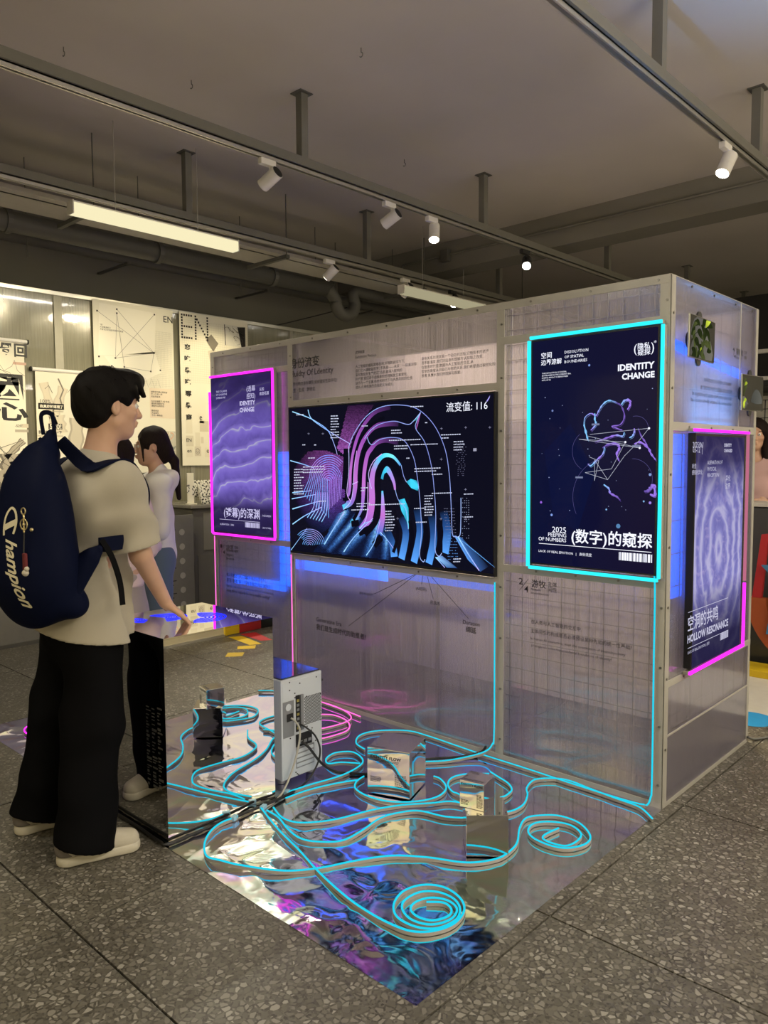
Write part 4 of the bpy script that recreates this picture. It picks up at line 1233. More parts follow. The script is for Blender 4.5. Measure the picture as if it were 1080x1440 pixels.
# right-hand screen
ds = empty('display_screen', 'upright dark navy screen in a cyan light frame reading IDENTITY CHANGE', 'screen', (0, 0, 0), group='upright display screens')
MB().bevbox(-0.622, -0.040, 0.985, -0.024, -0.005, 2.0, 0.003).build('case', M_TVCASE, ds)
A = Art()
A.poly([(-.614, .992), (-.032, .992), (-.032, 1.993), (-.614, 1.993)], [(.003, .005, .030), (.006, .004, .022), (.007, .006, .024), (.005, .006, .028)])
def dsp(a, z, l=0.0): return (a, -0.0405 - l, z)
ss = A.build('screen', vcol_emit('navy_screen'), ds, dsp)
A = Art(); A.lv = .0006
VI = (.30, .17, .75); VC = (.22, .55, .95); VD = (.10, .06, .30)
A.poly([(-.5, 1.2), (-.38, 1.15), (-.3, 1.4), (-.42, 1.62), (-.55, 1.5)], [(.004, .006, .035)] * 5)
for k, w, st in (('FIG1', .007, [(0, VC), (.2, VI), (.45, VC), (.55, VD), (1, VI)]), ('FIG2', .008, [(0, VD), (.5, VI), (1, VC)]), ('FIG3', .012, [(0, VD), (.5, VI), (1, VI)]), ('FIG4', .010, [(0, VC), (.5, VI), (1, VD)]), ('FIG5', .010, [(0, VI), (1, VI)]), ('FIG6', .010, [(0, VC), (1, VC)]),
                 ('FIG7', .011, [(0, VC), (.5, VI), (1, VI)]), ('FIG8', .008, [(0, VI), (.3, VC), (.6, VI), (1, VC)]), ('FIG9', .016, [(0, VD), (.5, VI), (1, VI)]), ('FIGA', .008, [(0, VI), (1, VC)]), ('FIGB', .007, [(0, VD), (1, VI)]), ('FIGC', .009, [(0, VC), (.5, VC), (1, VI)])):
    P_ = [(p.x, p.y) for p in spline([(a, b, 0) for a, b in PTS[k]], 5)]
    n = len(P_); A.lv = .0008
    A.line(P_, [w * (.35 + .65 * math.sin(PI * (i + 1) / (n + 1)) * (0.7 + .5 * math.sin(i * 1.7))) for i in range(n)], [lerpc(st, i / (n - 1)) for i in range(n)])
    A.line([(a + .004, b - .006) for a, b in P_], w * .22, [tuple(x * .5 for x in lerpc(st, i / (n - 1))) for i in range(n)])
for cx, cz, r, t0, t1 in ((-.235, 1.30, .17, 1.9, 3.6), (-.13, 1.38, .085, -.6, 1.6), (-.32, 1.50, .09, 2.2, 4.2), (-.12, 1.585, .055, .2, 1.8)):
    A.line([(cx + r * math.cos(t), cz + r * math.sin(t)) for t in np.linspace(t0, t1, 16)], .0014, (.08, .07, .22))
W = PTS['WEB']
A.lv = .0011
for i in range(len(W) - 1):
    if i in (10,): continue
    A.line([W[i], W[i + 1]], .0016, (.42, .44, .55))
for i in (1, 7, 9): A.disc(W[i][0], W[i][1], .005, (.8, .8, .95))
rr = random.Random(11)
for i in range(26):
    A.disc(rr.uniform(-.57, -.05), rr.uniform(1.2, 1.75), rr.uniform(.0012, .0025), (.3, .35, .6), 6)
for x, z, r, c in ((-.565, 1.27, .006, (.25, .1, .6)), (-.51, 1.215, .006, (.2, .3, .7)), (-.333, 1.865, .005, (.2, .3, .7)), (-.19, 1.182, .010, (.08, .2, .4)), (-.245, 1.25, .004, (.2, .4, .7)), (-.08, 1.29, .004, (.2, .4, .7)), (-.055, 1.40, .006, (.2, .3, .6)), (-.51, 1.68, .005, (.15, .2, .45)), (-.053, 1.285, .006, (.3, .2, .7))):
    A.disc(x, z, r, c)
for x, z in ((-.375, 1.385), (-.30, 1.612), (-.115, 1.517)): A.rect(x - .018, z - .004, x + .018, z + .004, (.16, .18, .3))
A.build('artwork', vcol_emit('navy_screen_artwork'), ss, dsp)
lettering('SCR_R', lambda a, z: (a, -0.0424, z), ss, M_SCRTXT, bold={'IDENTITY': .035, 'CHANGE': .035, '(数字)的窥探': .014, '空间': .01, '边界溶解': .01, '隐私': .008, '窥探': .008})
# left-hand screen
ds2 = empty('display_screen', 'upright purple screen with pale waves in a magenta light frame', 'screen', (0, 0, 0), group='upright display screens')
MB().bevbox(-3.150, -0.040, 0.985, -2.500, -0.005, 2.02, 0.003).build('case', M_TVCASE, ds2)
s2 = MB().add([(-3.146, -.0405, .989), (-2.504, -.0405, .989), (-2.504, -.0405, 2.016), (-3.146, -.0405, 2.016)], [(0, 1, 2, 3)]).build('screen', m_waves(), ds2)
M_SCRTXT2 = emit('screen_lettering_lilac', (0.60, 0.56, 0.85), 0.9)
lettering('SCR_L', lambda a, z: (a, -0.0420, z), s2, M_SCRTXT2, bold={'IDENTITY\nCHANGE': .03, '(透幕)的深渊': .012})
# side screen
ds3 = empty('display_screen', 'upright lilac screen with rings on the side panel reading HOLLOW RESONANCE', 'screen', (0, 0, 0), group='upright display screens')
MB().bevbox(0.005, 0.185, 0.562, 0.040, 0.800, 1.572, 0.003).build('case', M_TVCASE, ds3)
s3 = MB().add([(.0405, .189, .566), (.0405, .775, .566), (.0405, .775, 1.560), (.0405, .189, 1.560)], [(0, 1, 2, 3)]).build('screen', m_rings(), ds3)
M_SCRTXT3 = emit('screen_lettering_dim', (0.58, 0.57, 0.74), 0.85)
lettering('SCR_S', lambda a, z: (0.0424, a, z), s3, M_SCRTXT3, bold={'HOLLOW RESONANCE': .03, 'IDENTITY\nCHANGED': .03, '空洞的共鸣': .012})
# ------------------------------------------------------------------ light strips (silicone body + lit top)
M_SIL = flat('silicone_body', (0.30, 0.285, 0.24), 0.55, 0, 0.05)
M_CYAN = emit('neon_cyan', (0.012, 0.50, 0.66), 1.15)
M_CYANB = emit('neon_cyan_bright', (0.020, 0.60, 0.70), 1.6)
M_PINK = emit('neon_magenta', (0.85, 0.02, 0.75), 1.9)
M_PINK2 = emit('neon_pink', (0.90, 0.12, 0.50), 1.5)
NW, NH = 0.0034, 0.0160


def neon(label, pts, mat, ups=None, group='light strips', w=NW, h=NH, lit=0.0045, cat='light strip', smooth=0):
    """pts: base line of the strip; the lit face looks along ups"""
    P = spline(pts, smooth) if smooth else [Vector(p) for p in pts]
    n = len(P)
    if ups is not None: U = ups
    else:
        U = []
        for i in range(n):
            d = (P[min(i + 1, n - 1)] - P[max(i - 1, 0)]).normalized(); k = abs(d.z) ** 1.5
            U.append(Vector((0, -k, 1 - k)))
    t = empty('neon_strip', label, cat, P[0], group=group)
    Q = [p - P[0] for p in P]
    MB().sweep(Q, [(-w, 0), (w, 0), (w, h - lit), (-w, h - lit)], U).build('silicone_body', M_SIL, t)
    a = h - lit
    MB().sweep(Q, [(-w, a), (w, a), (w, h - .002), (w * .6, h), (-w * .6, h), (-w, h - .002)], U).build('lit_face', mat, t)
    return t


ZF = 0.0045
def fpts(k, z=ZF): return [(a, b, z) for a, b in PTS[k]]
GF = 'cyan light strips looping over the foil'
neon('cyan strip from the cable knot looping left and ending in the small right coil', [(a, b, ZF + .0125 if 4 < i < 7 else ZF) for i, (a, b) in enumerate(PTS['NA'])], M_CYAN, group=GF, smooth=6)
neon('cyan strip running forward and ending in the large front coil', fpts('NB'), M_CYAN, group=GF, smooth=5)
nc = fpts('NC')
neon('cyan strip from the knot passing behind the stacked cubes to the right panel foot', nc, M_CYAN, group=GF, smooth=6)
neon('cyan strip from the knot swinging forward and ending at the lower mirror cube', [(a, b, ZF) for a, b in PTS['ND'][:-2]] + [(-.60, -.69, ZF), (-.50, -.62, ZF)], M_CYAN, group=GF, smooth=6)
neon('cyan strip with a small round loop right of the white computer', [(a, b, ZF + (.016 if i == 9 else 0)) for i, (a, b) in enumerate(PTS['NE'])], M_CYAN, group=GF, smooth=6)
neon('cyan strip running straight from the computer to the large mirror cube', [(a, b, ZF) for a, b in ((-1.215, -1.02), (-1.205, -.90), (-1.165, -.77), (-1.12, -.68))], M_CYAN, group=GF, smooth=6)
neon('cyan strip circling the front of the large mirror cube', fpts('NF2'), M_CYAN, group=GF, smooth=6)
neon('cyan strip behind the large cube that follows the wall foot and climbs the right corner', [(a, min(b, -.03), ZF) for a, b in PTS['NG']] + [(-.045, -.035, .012), (-.030, -.028, .05), (-.028, -.020, .12), (-.030, -.018, .60), (-.032, -.018, .96), (-.05, -.018, .985)],
     M_CYAN, group=GF, smooth=6)
neon('cyan strip standing up the joint right of the television and bending onto the foil', [(-1.03, -.31, ZF), (-.965, -.235, ZF), (-.905, -.13, ZF + .006), (-.862, -.06, .026), (-.835, -.028, .065), (-.826, -.018, .12), (-.826, -.016, .5), (-.826, -.016, .875)], M_CYAN, group=GF, smooth=6)
neon('cyan strip looping behind the left side of the stacked mirror cubes', [(-.72, -.22, ZF)] + fpts('NH') + [(-.56, -.56, ZF)], M_CYAN, group=GF, smooth=6)
neon('cyan strip looping out right behind the stacked mirror cubes', fpts('NH2'), M_CYAN, group=GF, smooth=6)
GP = 'pink light strips'
neon('pink strip coiled twice on the foil behind the white computer', fpts('PK1'), M_PINK2, group=GP, smooth=6)
neon('pink strip coil on the far left end of the foil behind the man', [(a, b, ZF + (.016 if i > 9 else 0)) for i, (a, b) in enumerate(PTS['PK2'])], M_PINK, group=GP, smooth=6)
neon('pink strip along the wall foot left of the computer', [(-3.1, -.05, ZF), (-2.3, -.035, ZF), (-2.0, -.035, ZF), (-1.72, -.06, ZF)], M_PINK2, group=GP, smooth=6)
neon('pink strip standing up the joint left of the television', [(-2.352, -.012, .02), (-2.352, -.012, .885)], M_PINK2, Vector((0, -1, 0)), group=GP, h=.012)
neon('pink strip standing up the left booth edge under the purple screen', [(-3.168, -.012, .02), (-3.168, -.012, .95)], M_PINK2, Vector((0, -1, 0)), group=GP, h=.012)
# frames round the screens (lit face looks out of the wall)
UF = Vector((0, -1, 0)); US = Vector((1, 0, 0))
GC = 'light frames round the screens'
def frame_run(label, pts, mat, U, w=.007): return neon(label, pts, mat, U, group=GC, w=w, h=.034, lit=.012)
frame_run('cyan strip up the left side of the navy screen', [(-.636, -.010, .972), (-.636, -.010, 2.000)], M_CYANB, UF)
frame_run('cyan strip along the top of the navy screen', [(-.630, -.010, 2.012), (-.018, -.010, 2.012)], M_CYANB, UF)
frame_run('cyan strip along the foot of the navy screen', [(-.630, -.010, .968), (-.018, -.010, .968)], M_CYANB, UF)
frame_run('cyan strip up the right side of the navy screen', [(-.014, -.010, .975), (-.014, -.010, 2.000)], M_CYANB, UF, .006)
frame_run('magenta strip up the left side of the purple screen', [(-3.165, -.010, .972), (-3.165, -.010, 1.93)], M_PINK, UF, .009)
frame_run('magenta strip along the top of the purple screen', [(-3.160, -.010, 2.03), (-2.485, -.010, 2.03)], M_PINK, UF)
frame_run('magenta strip along the foot of the purple screen', [(-3.160, -.010, .970), (-2.485, -.010, .970)], M_PINK, UF)
frame_run('magenta strip up the right side of the purple screen', [(-2.488, -.010, .978), (-2.488, -.010, 2.022)], M_PINK, UF)
frame_run('magenta strip along the top of the lilac ring screen', [(.012, .170, 1.584), (.012, .835, 1.584)], M_PINK, US, .006)
frame_run('magenta strip along the foot of the lilac ring screen', [(.012, .170, .548), (.012, .835, .552)], M_PINK, US, .006)
frame_run('short magenta strip at the lower right of the lilac ring screen', [(.012, .828, .562), (.012, .828, .86)], M_PINK, US, .006)
frame_run('dim pink strip up the far side of the lilac ring screen', [(.012, .828, .87), (.012, .828, 1.575)], emit('neon_pink_dim', (.55, .16, .26), .8), US, .006)

# ------------------------------------------------------------------ foil sheet
def vnoise(X, Y, s, seed):
    g = np.random.RandomState(seed).rand(128, 128)
    x = X * s; y = Y * s
    xi = np.floor(x).astype(int); yi = np.floor(y).astype(int)
    fx = x - xi; fy = y - yi
    fx = fx * fx * fx * (fx * (fx * 6 - 15) + 10); fy = fy * fy * fy * (fy * (fy * 6 - 15) + 10)
    a = g[xi % 128, yi % 128]; b = g[(xi + 1) % 128, yi % 128]; c = g[xi % 128, (yi + 1) % 128]; d = g[(xi + 1) % 128, (yi + 1) % 128]
    return (a * (1 - fx) + b * fx) * (1 - fy) + (c * (1 - fx) + d * fx) * fy


def m_foil():
    t = NT('holographic_foil')
    P = t.pos()
    lw = t.n('LayerWeight'); lw.inputs[0].default_value = 0.5
    n1 = t.noise(P, 3.2, 3, .55, .8); n2 = t.noise(P, 40, 3, .6, .5)
    th = t.math('ADD', t.math('MULTIPLY', lw.outputs['Facing'], 2.4), t.math('MULTIPLY', n1.outputs[0], 1.3))
    c = t.ramp(t.math('FRACT', th), [(0.0, (.80, .78, .84)), (.2, (.58, .58, .97)), (.38, (.48, .44, .99)), (.55, (.78, .55, .95)), (.7, (.86, .84, .74)), (.85, (.66, .88, .80)), (1, (.80, .78, .84))])
    c = t.mixc(.80, (.80, .79, .82), c)
    p = t.principled(Base_Color=c, Metallic=1.0, Roughness=.075)
    x = t.sep(P)
    k = t.ramp(t.math('MULTIPLY_ADD', x[1], -1.0, 0.0), [(.55, (.05, .05, .05)), (.95, (.5, .5, .5)), (1.0, (.5, .5, .5))])
    n3 = t.noise(P, 5, 2, .45, 1.2)
    h = t.math('ADD', n3.outputs[0], t.math('MULTIPLY', n2.outputs[0], .012))
    bn = t.n('Bump'); bn.inputs['Distance'].default_value = .006; t.t.links.new(k, bn.inputs['Strength']); t.t.links.new(h, bn.inputs['Height'])
    t.t.links.new(bn.outputs[0], p.inputs['Normal'])
    return t.done(p.outputs[0])


FX0, FX1, FY0, FY1 = -3.16, 0.006, -1.577, -0.004
nx, ny = 380, 190
X, Y = np.meshgrid(np.linspace(FX0, FX1, nx), np.linspace(FY0, FY1, ny))
Xo, Yo = X + 10, Y + 10
crum = np.clip((-0.62 - Y) / 0.45, 0.0, 1.0) * np.clip((-0.10 - X) / 0.35, 0.0, 1.0)
crum = 0.10 + 0.90 * crum + 0.5 * crum * np.clip((-1.15 - Y) / 0.3, 0, 1)
rid = 1 - np.abs(2 * vnoise(Xo + .35 * vnoise(Xo, Yo, 3, 9), Yo * 1.3, 5.0, 1) - 1)
rid2 = 1 - np.abs(2 * vnoise(Xo * 1.2, Yo + .3 * vnoise(Xo, Yo, 4, 8), 10.0, 2) - 1)
Z = 0.0012 + crum * (0.0052 * rid ** 2 + 0.0014 * rid2 ** 2 + 0.0002 * vnoise(Xo, Yo, 28, 3))
edge = np.minimum(np.minimum(Y - FY0, FX1 - X), X - FX0)
Z = Z * np.clip(0.25 + edge / 0.10, 0.25, 1) + 0.0008 * np.clip(1 - edge / 0.05, 0, 1) * vnoise(Xo, Yo, 55, 5)
V = np.stack([X, Y, Z], -1).reshape(-1, 3)
idx = np.arange(nx * ny).reshape(ny, nx)
F_ = np.stack([idx[:-1, :-1], idx[:-1, 1:], idx[1:, 1:], idx[1:, :-1]], -1).reshape(-1, 4)
me = bpy.data.meshes.new('foil_sheet'); me.from_pydata(V.tolist(), [], F_.tolist()); me.update(); me.shade_smooth()
foil = obj('foil_sheet', me, m_foil())
tag(foil, 'crumpled mirror-like holographic foil sheet laid on the floor before the booth', 'sheet')
# ------------------------------------------------------------------ mirror plinth
def m_mirror(name, col=(.88, .88, .87), rough=.012, wave=0.0):
    t = NT(name)
    nz = t.noise(t.objco(), 3.5, 2)
    p = t.principled(Base_Color=t.mixc(nz.outputs[0], tuple(c * .97 for c in col), col), Metallic=1.0, Roughness=rough)
    if wave:
        t.t.links.new(t.bump(nz.outputs[0], wave, .01), p.inputs['Normal'])
    return t.done(p.outputs[0])


M_MIRROR = m_mirror('mirror_acrylic', wave=.006)
M_MIRRORB = m_mirror('mirror_card', (.84, .84, .84), .03, .03)
M_EDGE = flat('mirror_edge', (.10, .10, .10), .4)
PX0, PX1, PY0, PY1, PH = -1.790, -1.260, -1.560, -1.040, 0.800
ZP = 0.004
pl = empty('mirror_plinth', 'tall mirror-faced plinth with a blue fingerprint on top, man touching it', 'plinth', ((PX0 + PX1) / 2, (PY0 + PY1) / 2, 0))
ox, oy = pl.location.x, pl.location.y
MB().box(PX0 - ox + .005, PY0 - oy + .005, ZP, PX1 - ox - .005, PY1 - oy - .005, PH - .005).build('core', M_EDGE, pl)
tp = MB().box(PX0 - ox, PY0 - oy, PH - .005, PX1 - ox, PY1 - oy, PH).build('mirror_top', M_MIRROR, pl)
MB().box(PX1 - ox - .005, PY0 - oy + .0, ZP, PX1 - ox, PY1 - oy, PH - .0055).build('mirror_side', M_MIRROR, pl)
sf = MB().box(PX0 - ox, PY0 - oy, ZP, PX1 - ox - .0055, PY0 - oy + .005, PH - .0055).build('mirror_side', M_MIRROR, pl)
MB().box(PX0 - ox, PY1 - oy - .005, ZP, PX1 - ox - .0055, PY1 - oy, PH - .0055).build('mirror_side', M_MIRROR, pl)
MB().box(PX0 - ox, PY0 - oy + .0055, ZP, PX0 - ox + .005, PY1 - oy - .0055, PH - .0055).build('mirror_side', M_MIRROR, pl)
m = MB(); rr = random.Random(4)
for c in range(3):
    z = .20
    while z < .52:
        h = rr.choice((.004, .004, .007, .010)); w = rr.choice((.014, .022, .034))
        x0 = PX1 - ox - .058 - c * .042
        m.add([(x0, PY0 - oy - .0006, z), (x0 + w, PY0 - oy - .0006, z), (x0 + w, PY0 - oy - .0006, z + h), (x0, PY0 - oy - .0006, z + h)], [(0, 1, 2, 3)])
        z += h + rr.choice((.006, .009, .014))
m.build('printed_bars', flat('grey_bar_print', (.10, .10, .10), .5), sf)['kind'] = 'stuff'
# blue fingerprint lit in the top
M_BLUE = emit('blue_fingerprint', (.010, .018, 1.0), 2.2)
m = MB(); zt = PH + .0006
def arc(cx, cy, rx, ry, t0, t1, w, rot=0.0, n=28):
    vs = []; fs = []
    for i in range(n + 1):
        t = t0 + (t1 - t0) * i / n
        for s in (-1, 1):
            x = (rx + s * w / 2) * math.cos(t); y = (ry + s * w / 2) * math.sin(t)
            vs.append((cx + x * math.cos(rot) - y * math.sin(rot) - ox, cy + x * math.sin(rot) + y * math.cos(rot) - oy, zt))
    fs = [(2 * i, 2 * i + 1, 2 * i + 3, 2 * i + 2) for i in range(n)]
    m.add(vs, fs)
for k in range(6):
    r = .014 + .0165 * k
    arc(-1.49, -1.235, r, r * 1.02, -2.2 + .1 * k, 2.3 - .05 * k, .0085, .75)
for k in range(9):
    arc(-1.610, -1.345, .008 + .009 * k, .010 + .0105 * k, -.2, 3.6, .0042, -.2)
for k in range(6):
    arc(-1.625, -1.40, .012 + .010 * k, .03 + .010 * k, -2.6, -.6, .0042, -.2)
m.build('blue_fingerprint', M_BLUE, tp)['kind'] = 'stuff'

# ------------------------------------------------------------------ mirror cubes
M_PRT = flat('black_box_print', (.02, .02, .02), .5)


def cube(label, c, s, h, rot, texts, z=0.0, small=False):
    t = empty('mirror_cube', label, 'cube', (c[0], c[1], z), rot, group='mirror cubes on the foil')
    a = s / 2
    bx = MB().bevbox(-a, -a, 0, a, a, h, .0016).build('box', M_MIRRORB, t)
    m = MB()
    for s_, face, bb in texts:
        if face == 'f': pf = lambda x, zz: (x, -a - .0008, zz)
        elif face == 't': pf = lambda x, zz: (x, zz, h + .0008)
        else: pf = lambda x, zz: (a + .0008, x, zz)
        if s_.startswith('#rows'):
            rr = random.Random(len(label) * 7 + len(m.v)); zz = bb[1]
            while zz < bb[3]:
                x = bb[0]
                while x < bb[2] - .004:
                    w = min(rr.uniform(.003, .010), bb[2] - x)
                    m.add([pf(x, zz), pf(x + w, zz), pf(x + w, zz + .0022), pf(x, zz + .0022)], [(0, 1, 2, 3)]); x += w + .0018
                zz += .0052
        else: put_text(m, s_, bb, pf, bold=.015)
    m.build('lettering', M_PRT, bx)['kind'] = 'stuff'
    return t


rows = ('#rows', 'f', None)
cube('largest gold-reflecting mirror cube standing inside a ring of cyan strip', (-.953, -.596), .200, .205, math.radians(20),
     [('IDENTITY FLOW', 'f', (-.085, .158, .06, .176)), ('#rows', 'f', (-.09, .148, .05, .155)), ('#rows', 'f', (-.085, .055, -.035, .080)), ('#rows', 'f', (.03, .045, .085, .10)), ('IDENTITY FLOW', 's', (-.07, .16, .05, .172)), ('ALIENATION', 't', (-.09, -.09, -.02, -.075))], ZP + .0035)
cube('lower mirror cube carrying a smaller cube on its top', (-.355, -.760), .155, .155, math.radians(42),
     [('#rows', 's', (-.06, .03, .0, .06))], ZP + .0035)
cube('small mirror cube printed IDENTITY FLOW stacked on a larger cube', (-.387, -.766), .100, .103, math.radians(12),
     [('IDENTITY FLOW', 'f', (-.044, .084, .044, .096)), ('#rows', 'f', (-.044, .012, -.012, .032)), ('IDENTITY', 't', (-.04, -.045, .04, -.02)), ('#rows', 'f', (.02, .01, .044, .06))], ZP + .0035 + .1552, True)

# ------------------------------------------------------------------ white tower computer, its back towards the viewer
M_PCW = flat('white_case_paint', (.60, .64, .70), .4, 0, .02)
M_PCG = flat('grey_case_metal', (.30, .31, .33), .4, .4)
M_DARK = flat('dark_recess', (.012, .012, .014), .6)
M_GLASS = flat('smoked_glass_top', (.16, .16, .19), .05, .85, .05, 60)
CX1, CX0, CY0, CY1, CZ0, CZ1 = -1.325, -1.765, -.948, -.706, .034, .492
pc = empty('desktop_computer', 'white desktop computer tower with its ports and cables facing out beside the plinth', 'computer', ((CX0 + CX1) / 2, (CY0 + CY1) / 2, ZP))
px, py = pc.location.x, pc.location.y
L = lambda x, y, z: (x - px, y - py, z - ZP)
def pb(name, x0, y0, z0, x1, y1, z1, mat, par=pc, b=.0015):
    return MB().bevbox(x0 - px, y0 - py, z0 - ZP, x1 - px, y1 - py, z1 - ZP, b).build(name, mat, par)
pb('case', CX0, CY0, CZ0, CX1, CY1, CZ1, M_PCW, b=.004)
pb('glass_top', CX0 + .006, CY0 + .006, CZ1 + .0003, CX1 - .008, CY1 - .006, CZ1 + .006, M_GLASS)
for x in (CX0 + .05, CX1 - .05):
    for y in (CY0 + .035, CY1 - .035):
        MB().cyl(L(x, y, ZP + .003), L(x, y, CZ0 + .001), .018, .020, 14).build('foot', M_PCG, pc)
E1 = CX1 + .0013
rear = pb('rear_plate', CX1 - .002, CY0 + .008, CZ0 + .012, CX1 + .0012, CY1 - .008, CZ1 - .012, M_PCW)
ps = pb('power_supply', CX1, -.940, .228, CX1 + .003, -.876, .392, M_PCG)
pb('power_socket', CX1 + .003, -.920, .300, CX1 + .007, -.885, .335, M_DARK, ps)
MB().cyl(L(CX1 + .003, -.91, .365), L(CX1 + .005, -.91, .365), .016, .016, 16).build('fan_hub', M_PCW, ps)
io = pb('port_panel', CX1, -.866, .240, CX1 + .004, -.842, .408, M_DARK)
for k in range(7):
    pb('port', CX1 + .004, -.862, .252 + k * .021, CX1 + .007, -.848, .264 + k * .021, M_PCG if k % 3 else flat('port_brass', (.6, .5, .15), .3, .8), io, .001)
pb('port_cover', CX1, -.841, .245, CX1 + .010, -.824, .408, M_PCG)
gm = MB()
for r in range(20):
    for c in range(12):
        y = -.812 + c * .0088 + (.0044 if r % 2 else 0); z = .262 + r * .0066
        if y < -.712: gm.box(E1 - px, y - .0028 - py, z - .0022 - ZP, E1 + .0010 - px, y + .0028 - py, z + .0022 - ZP)
gr = gm.build('fan_grille', M_DARK, pc); gr['kind'] = 'stuff'
lo = pb('card_bracket', CX1, -.868, .168, CX1 + .004, -.772, .228, M_DARK)
for k in range(3): pb('card_port', CX1 + .004, -.850 + k * .026, .182, CX1 + .008, -.832 + k * .026, .196, M_PCG, lo, .001)
pb('slot_recess', CX1, -.868, .070, CX1 + .002, -.758, .166, M_PCG)
for k in range(4): pb('slot_cover', CX1 + .002, -.864, .076 + k * .022, CX1 + .004, -.764, .092 + k * .022, M_PCW, pc, .001)
sm = MB()
for y, z in ((-.90, .44), (-.84, .46), (-.80, .39), (-.716, .385), (-.80, .25), (-.716, .26), (-.87, .40), (-.87, .42), (-.74, .468), (-.90, .22), (-.87, .055), (-.862, .046), (-.855, .04), (-.75, .10), (-.75, .17), (-.77, .235), (-.90, .476)):
    sm.cyl(L(CX1 + .001, y, z), L(CX1 + .003, y, z), .0032, .0032, 8)
sm.build('screws', M_DARK, pc)['kind'] = 'stuff'
MB().cyl(L(CX1 - .004, CY1 - .001, .445), L(CX1 - .004, CY1 + .007, .445), .006, .006, 10).build('thumb_screw', M_DARK, pc)

# ------------------------------------------------------------------ cables
M_CABK = flat('black_cable', (.012, .012, .013), .45)
M_CABW = flat('white_cable', (.48, .47, .42), .5)
def cable(label, pts, r, mat, n=8, per=8):
    P = spline(pts, per)
    o = MB().tube([p - P[0] for p in P], r, n).build('cable', mat, None, smooth=True)
    o.location = P[0]
    return tag(o, label, 'cable', 'cables round the computer')
zc = ZP + .006
cable('thick black cable running from the computer to the foot of the booth wall', [(CX1 + .009, -.84, .190), (-1.29, -.82, .165), (-1.275, -.76, .08), (-1.26, -.69, .022), (-1.20, -.63, zc), (-1.13, -.56, zc), (-1.09, -.42, zc + .02), (-1.02, -.27, zc + .012), (-.95, -.13, zc), (-.90, -.04, .02), (-.88, -.02, .05)], .0062, M_CABK)
cable('thin black cable looping from the ports down to the knot at the plinth', [(CX1 + .008, -.85, .275), (-1.30, -.83, .26), (-1.285, -.785, .21), (-1.275, -.765, .14), (-1.275, -.79, .07), (-1.27, -.87, .015), (-1.265, -1.0, zc), (-1.235, -1.10, zc + .004)], .0042, M_CABK)
cable('pale cable hanging from the power supply down to the knot', [(CX1 + .008, -.90, .315), (-1.305, -.885, .30), (-1.29, -.872, .26), (-1.285, -.885, .19), (-1.275, -.93, .10), (-1.255, -1.0, .03), (-1.24, -1.06, zc), (-1.225, -1.12, zc)], .0045, M_CABW)
cable('black cable bundle along the foot of the plinth into the cable knot', [(-1.86, -1.585, .012), (-1.70, -1.580, .012), (-1.45, -1.578, .012), (-1.29, -1.582, .012), (-1.247, -1.566, .012), (-1.243, -1.40, .013), (-1.238, -1.22, .015), (-1.228, -1.12, .018), (-1.240, -1.00, .014), (-1.255, -.93, .012)], .0062, M_CABK)
for i, (a, lab) in enumerate((((-1.232, -1.275), 'clear plug joining the leftmost cyan strip to the cable'), ((-1.222, -1.135), 'clear plug on the cable knot where the front strips meet'), ((-1.262, -.975), 'clear plug joining the strip beside the computer'))):
    o = MB().bevbox(-.010, -.016, 0, .010, .016, .018, .003).build('strip_connector', flat('clear_plug', (.30, .55, .72), .2)); o.location = (a[0], a[1], ZP + .0025); o.rotation_euler = (0, 0, .4)
    tag(o, lab, 'connector', 'light strip connectors')
# ------------------------------------------------------------------ poster wall along the left side of the hall
PWX = -4.97
M_PAPER = flat('poster_paper', (.80, .77, .66), .75, 0, .03, 6, spec=.2)
M_GREY2 = flat('board_grey', (.20, .195, .18), .5)
M_STRUT = flat('dull_strut', (.30, .29, .25), .5, .3)
M_PANELW = m_panel('partition_polycarbonate', .30, .35, (.70, .68, .52), (.46, .44, .32))
pw = empty('poster_partition', 'long ribbed plastic partition on the left hung with lettering posters', 'partition', (PWX, 0, 0))
y0 = -3.9
while y0 < 6.5:
    y1 = min(y0 + 1.22, 6.6)
    MB().box(-.010, y0 + .002, 1.05, 0, y1 - .002, 2.83).build('panel', M_PANELW, pw)
    MB().box(-.012, y0 + .002, 0.02, 0, y1 - .002, 1.045).build('lower_board', M_GREY2, pw)
    MB().bevbox(0, y1 - .022, .02, .006, y1 + .022, 2.83, .001).build('frame_strip', M_STRUT, pw)
    y0 = y1
MB().bevbox(-.02, -3.9, 2.81, .008, 6.6, 2.845, .003).build('top_strip', M_ALU, pw)
MB().bevbox(0, -3.9, 1.03, .006, 6.6, 1.065, .001).build('middle_strip', M_ALU, pw)
MB().box(-.03, -3.9, 0, .02, 6.6, .03).build('foot_strip', M_STEELD, pw)
MB().box(-.14, -3.9, .02, -.12, 6.6, 2.8).build('backing_sheet', flat('backing_sheet', (.32, .31, .26), .8), pw)
MB().bevbox(.006, -.29, 1.07, .012, -.255, 2.81, .001).build('frame_strip', M_STRUT, pw)
WPX = -4.945
def wall(a, z, lift=0.0): return (WPX + .0008 + lift, a, z)


def poster(label, box, roller=False, name='poster'):
    a0, z0, a1, z1 = box
    t = empty(name, label, 'poster', (0, 0, 0), group='posters on the left partition')
    s = MB().box(WPX - .0012, a0, z0, WPX, a1, z1).build('sheet', M_PAPER, t)
    if roller:
        MB().cyl((WPX - .002, a0 - .03, z1 + .012), (WPX - .002, a1 + .03, z1 + .012), .016, .016, 14).build('roller_bar', M_WHITEP, t)
        for a in (a0 - .03, a1 + .03): MB().cyl((WPX - .002, a - .006, z1 + .012), (WPX - .002, a + .006, z1 + .012), .019, .019, 14).build('bar_cap', M_DARK, t)
    return t, s


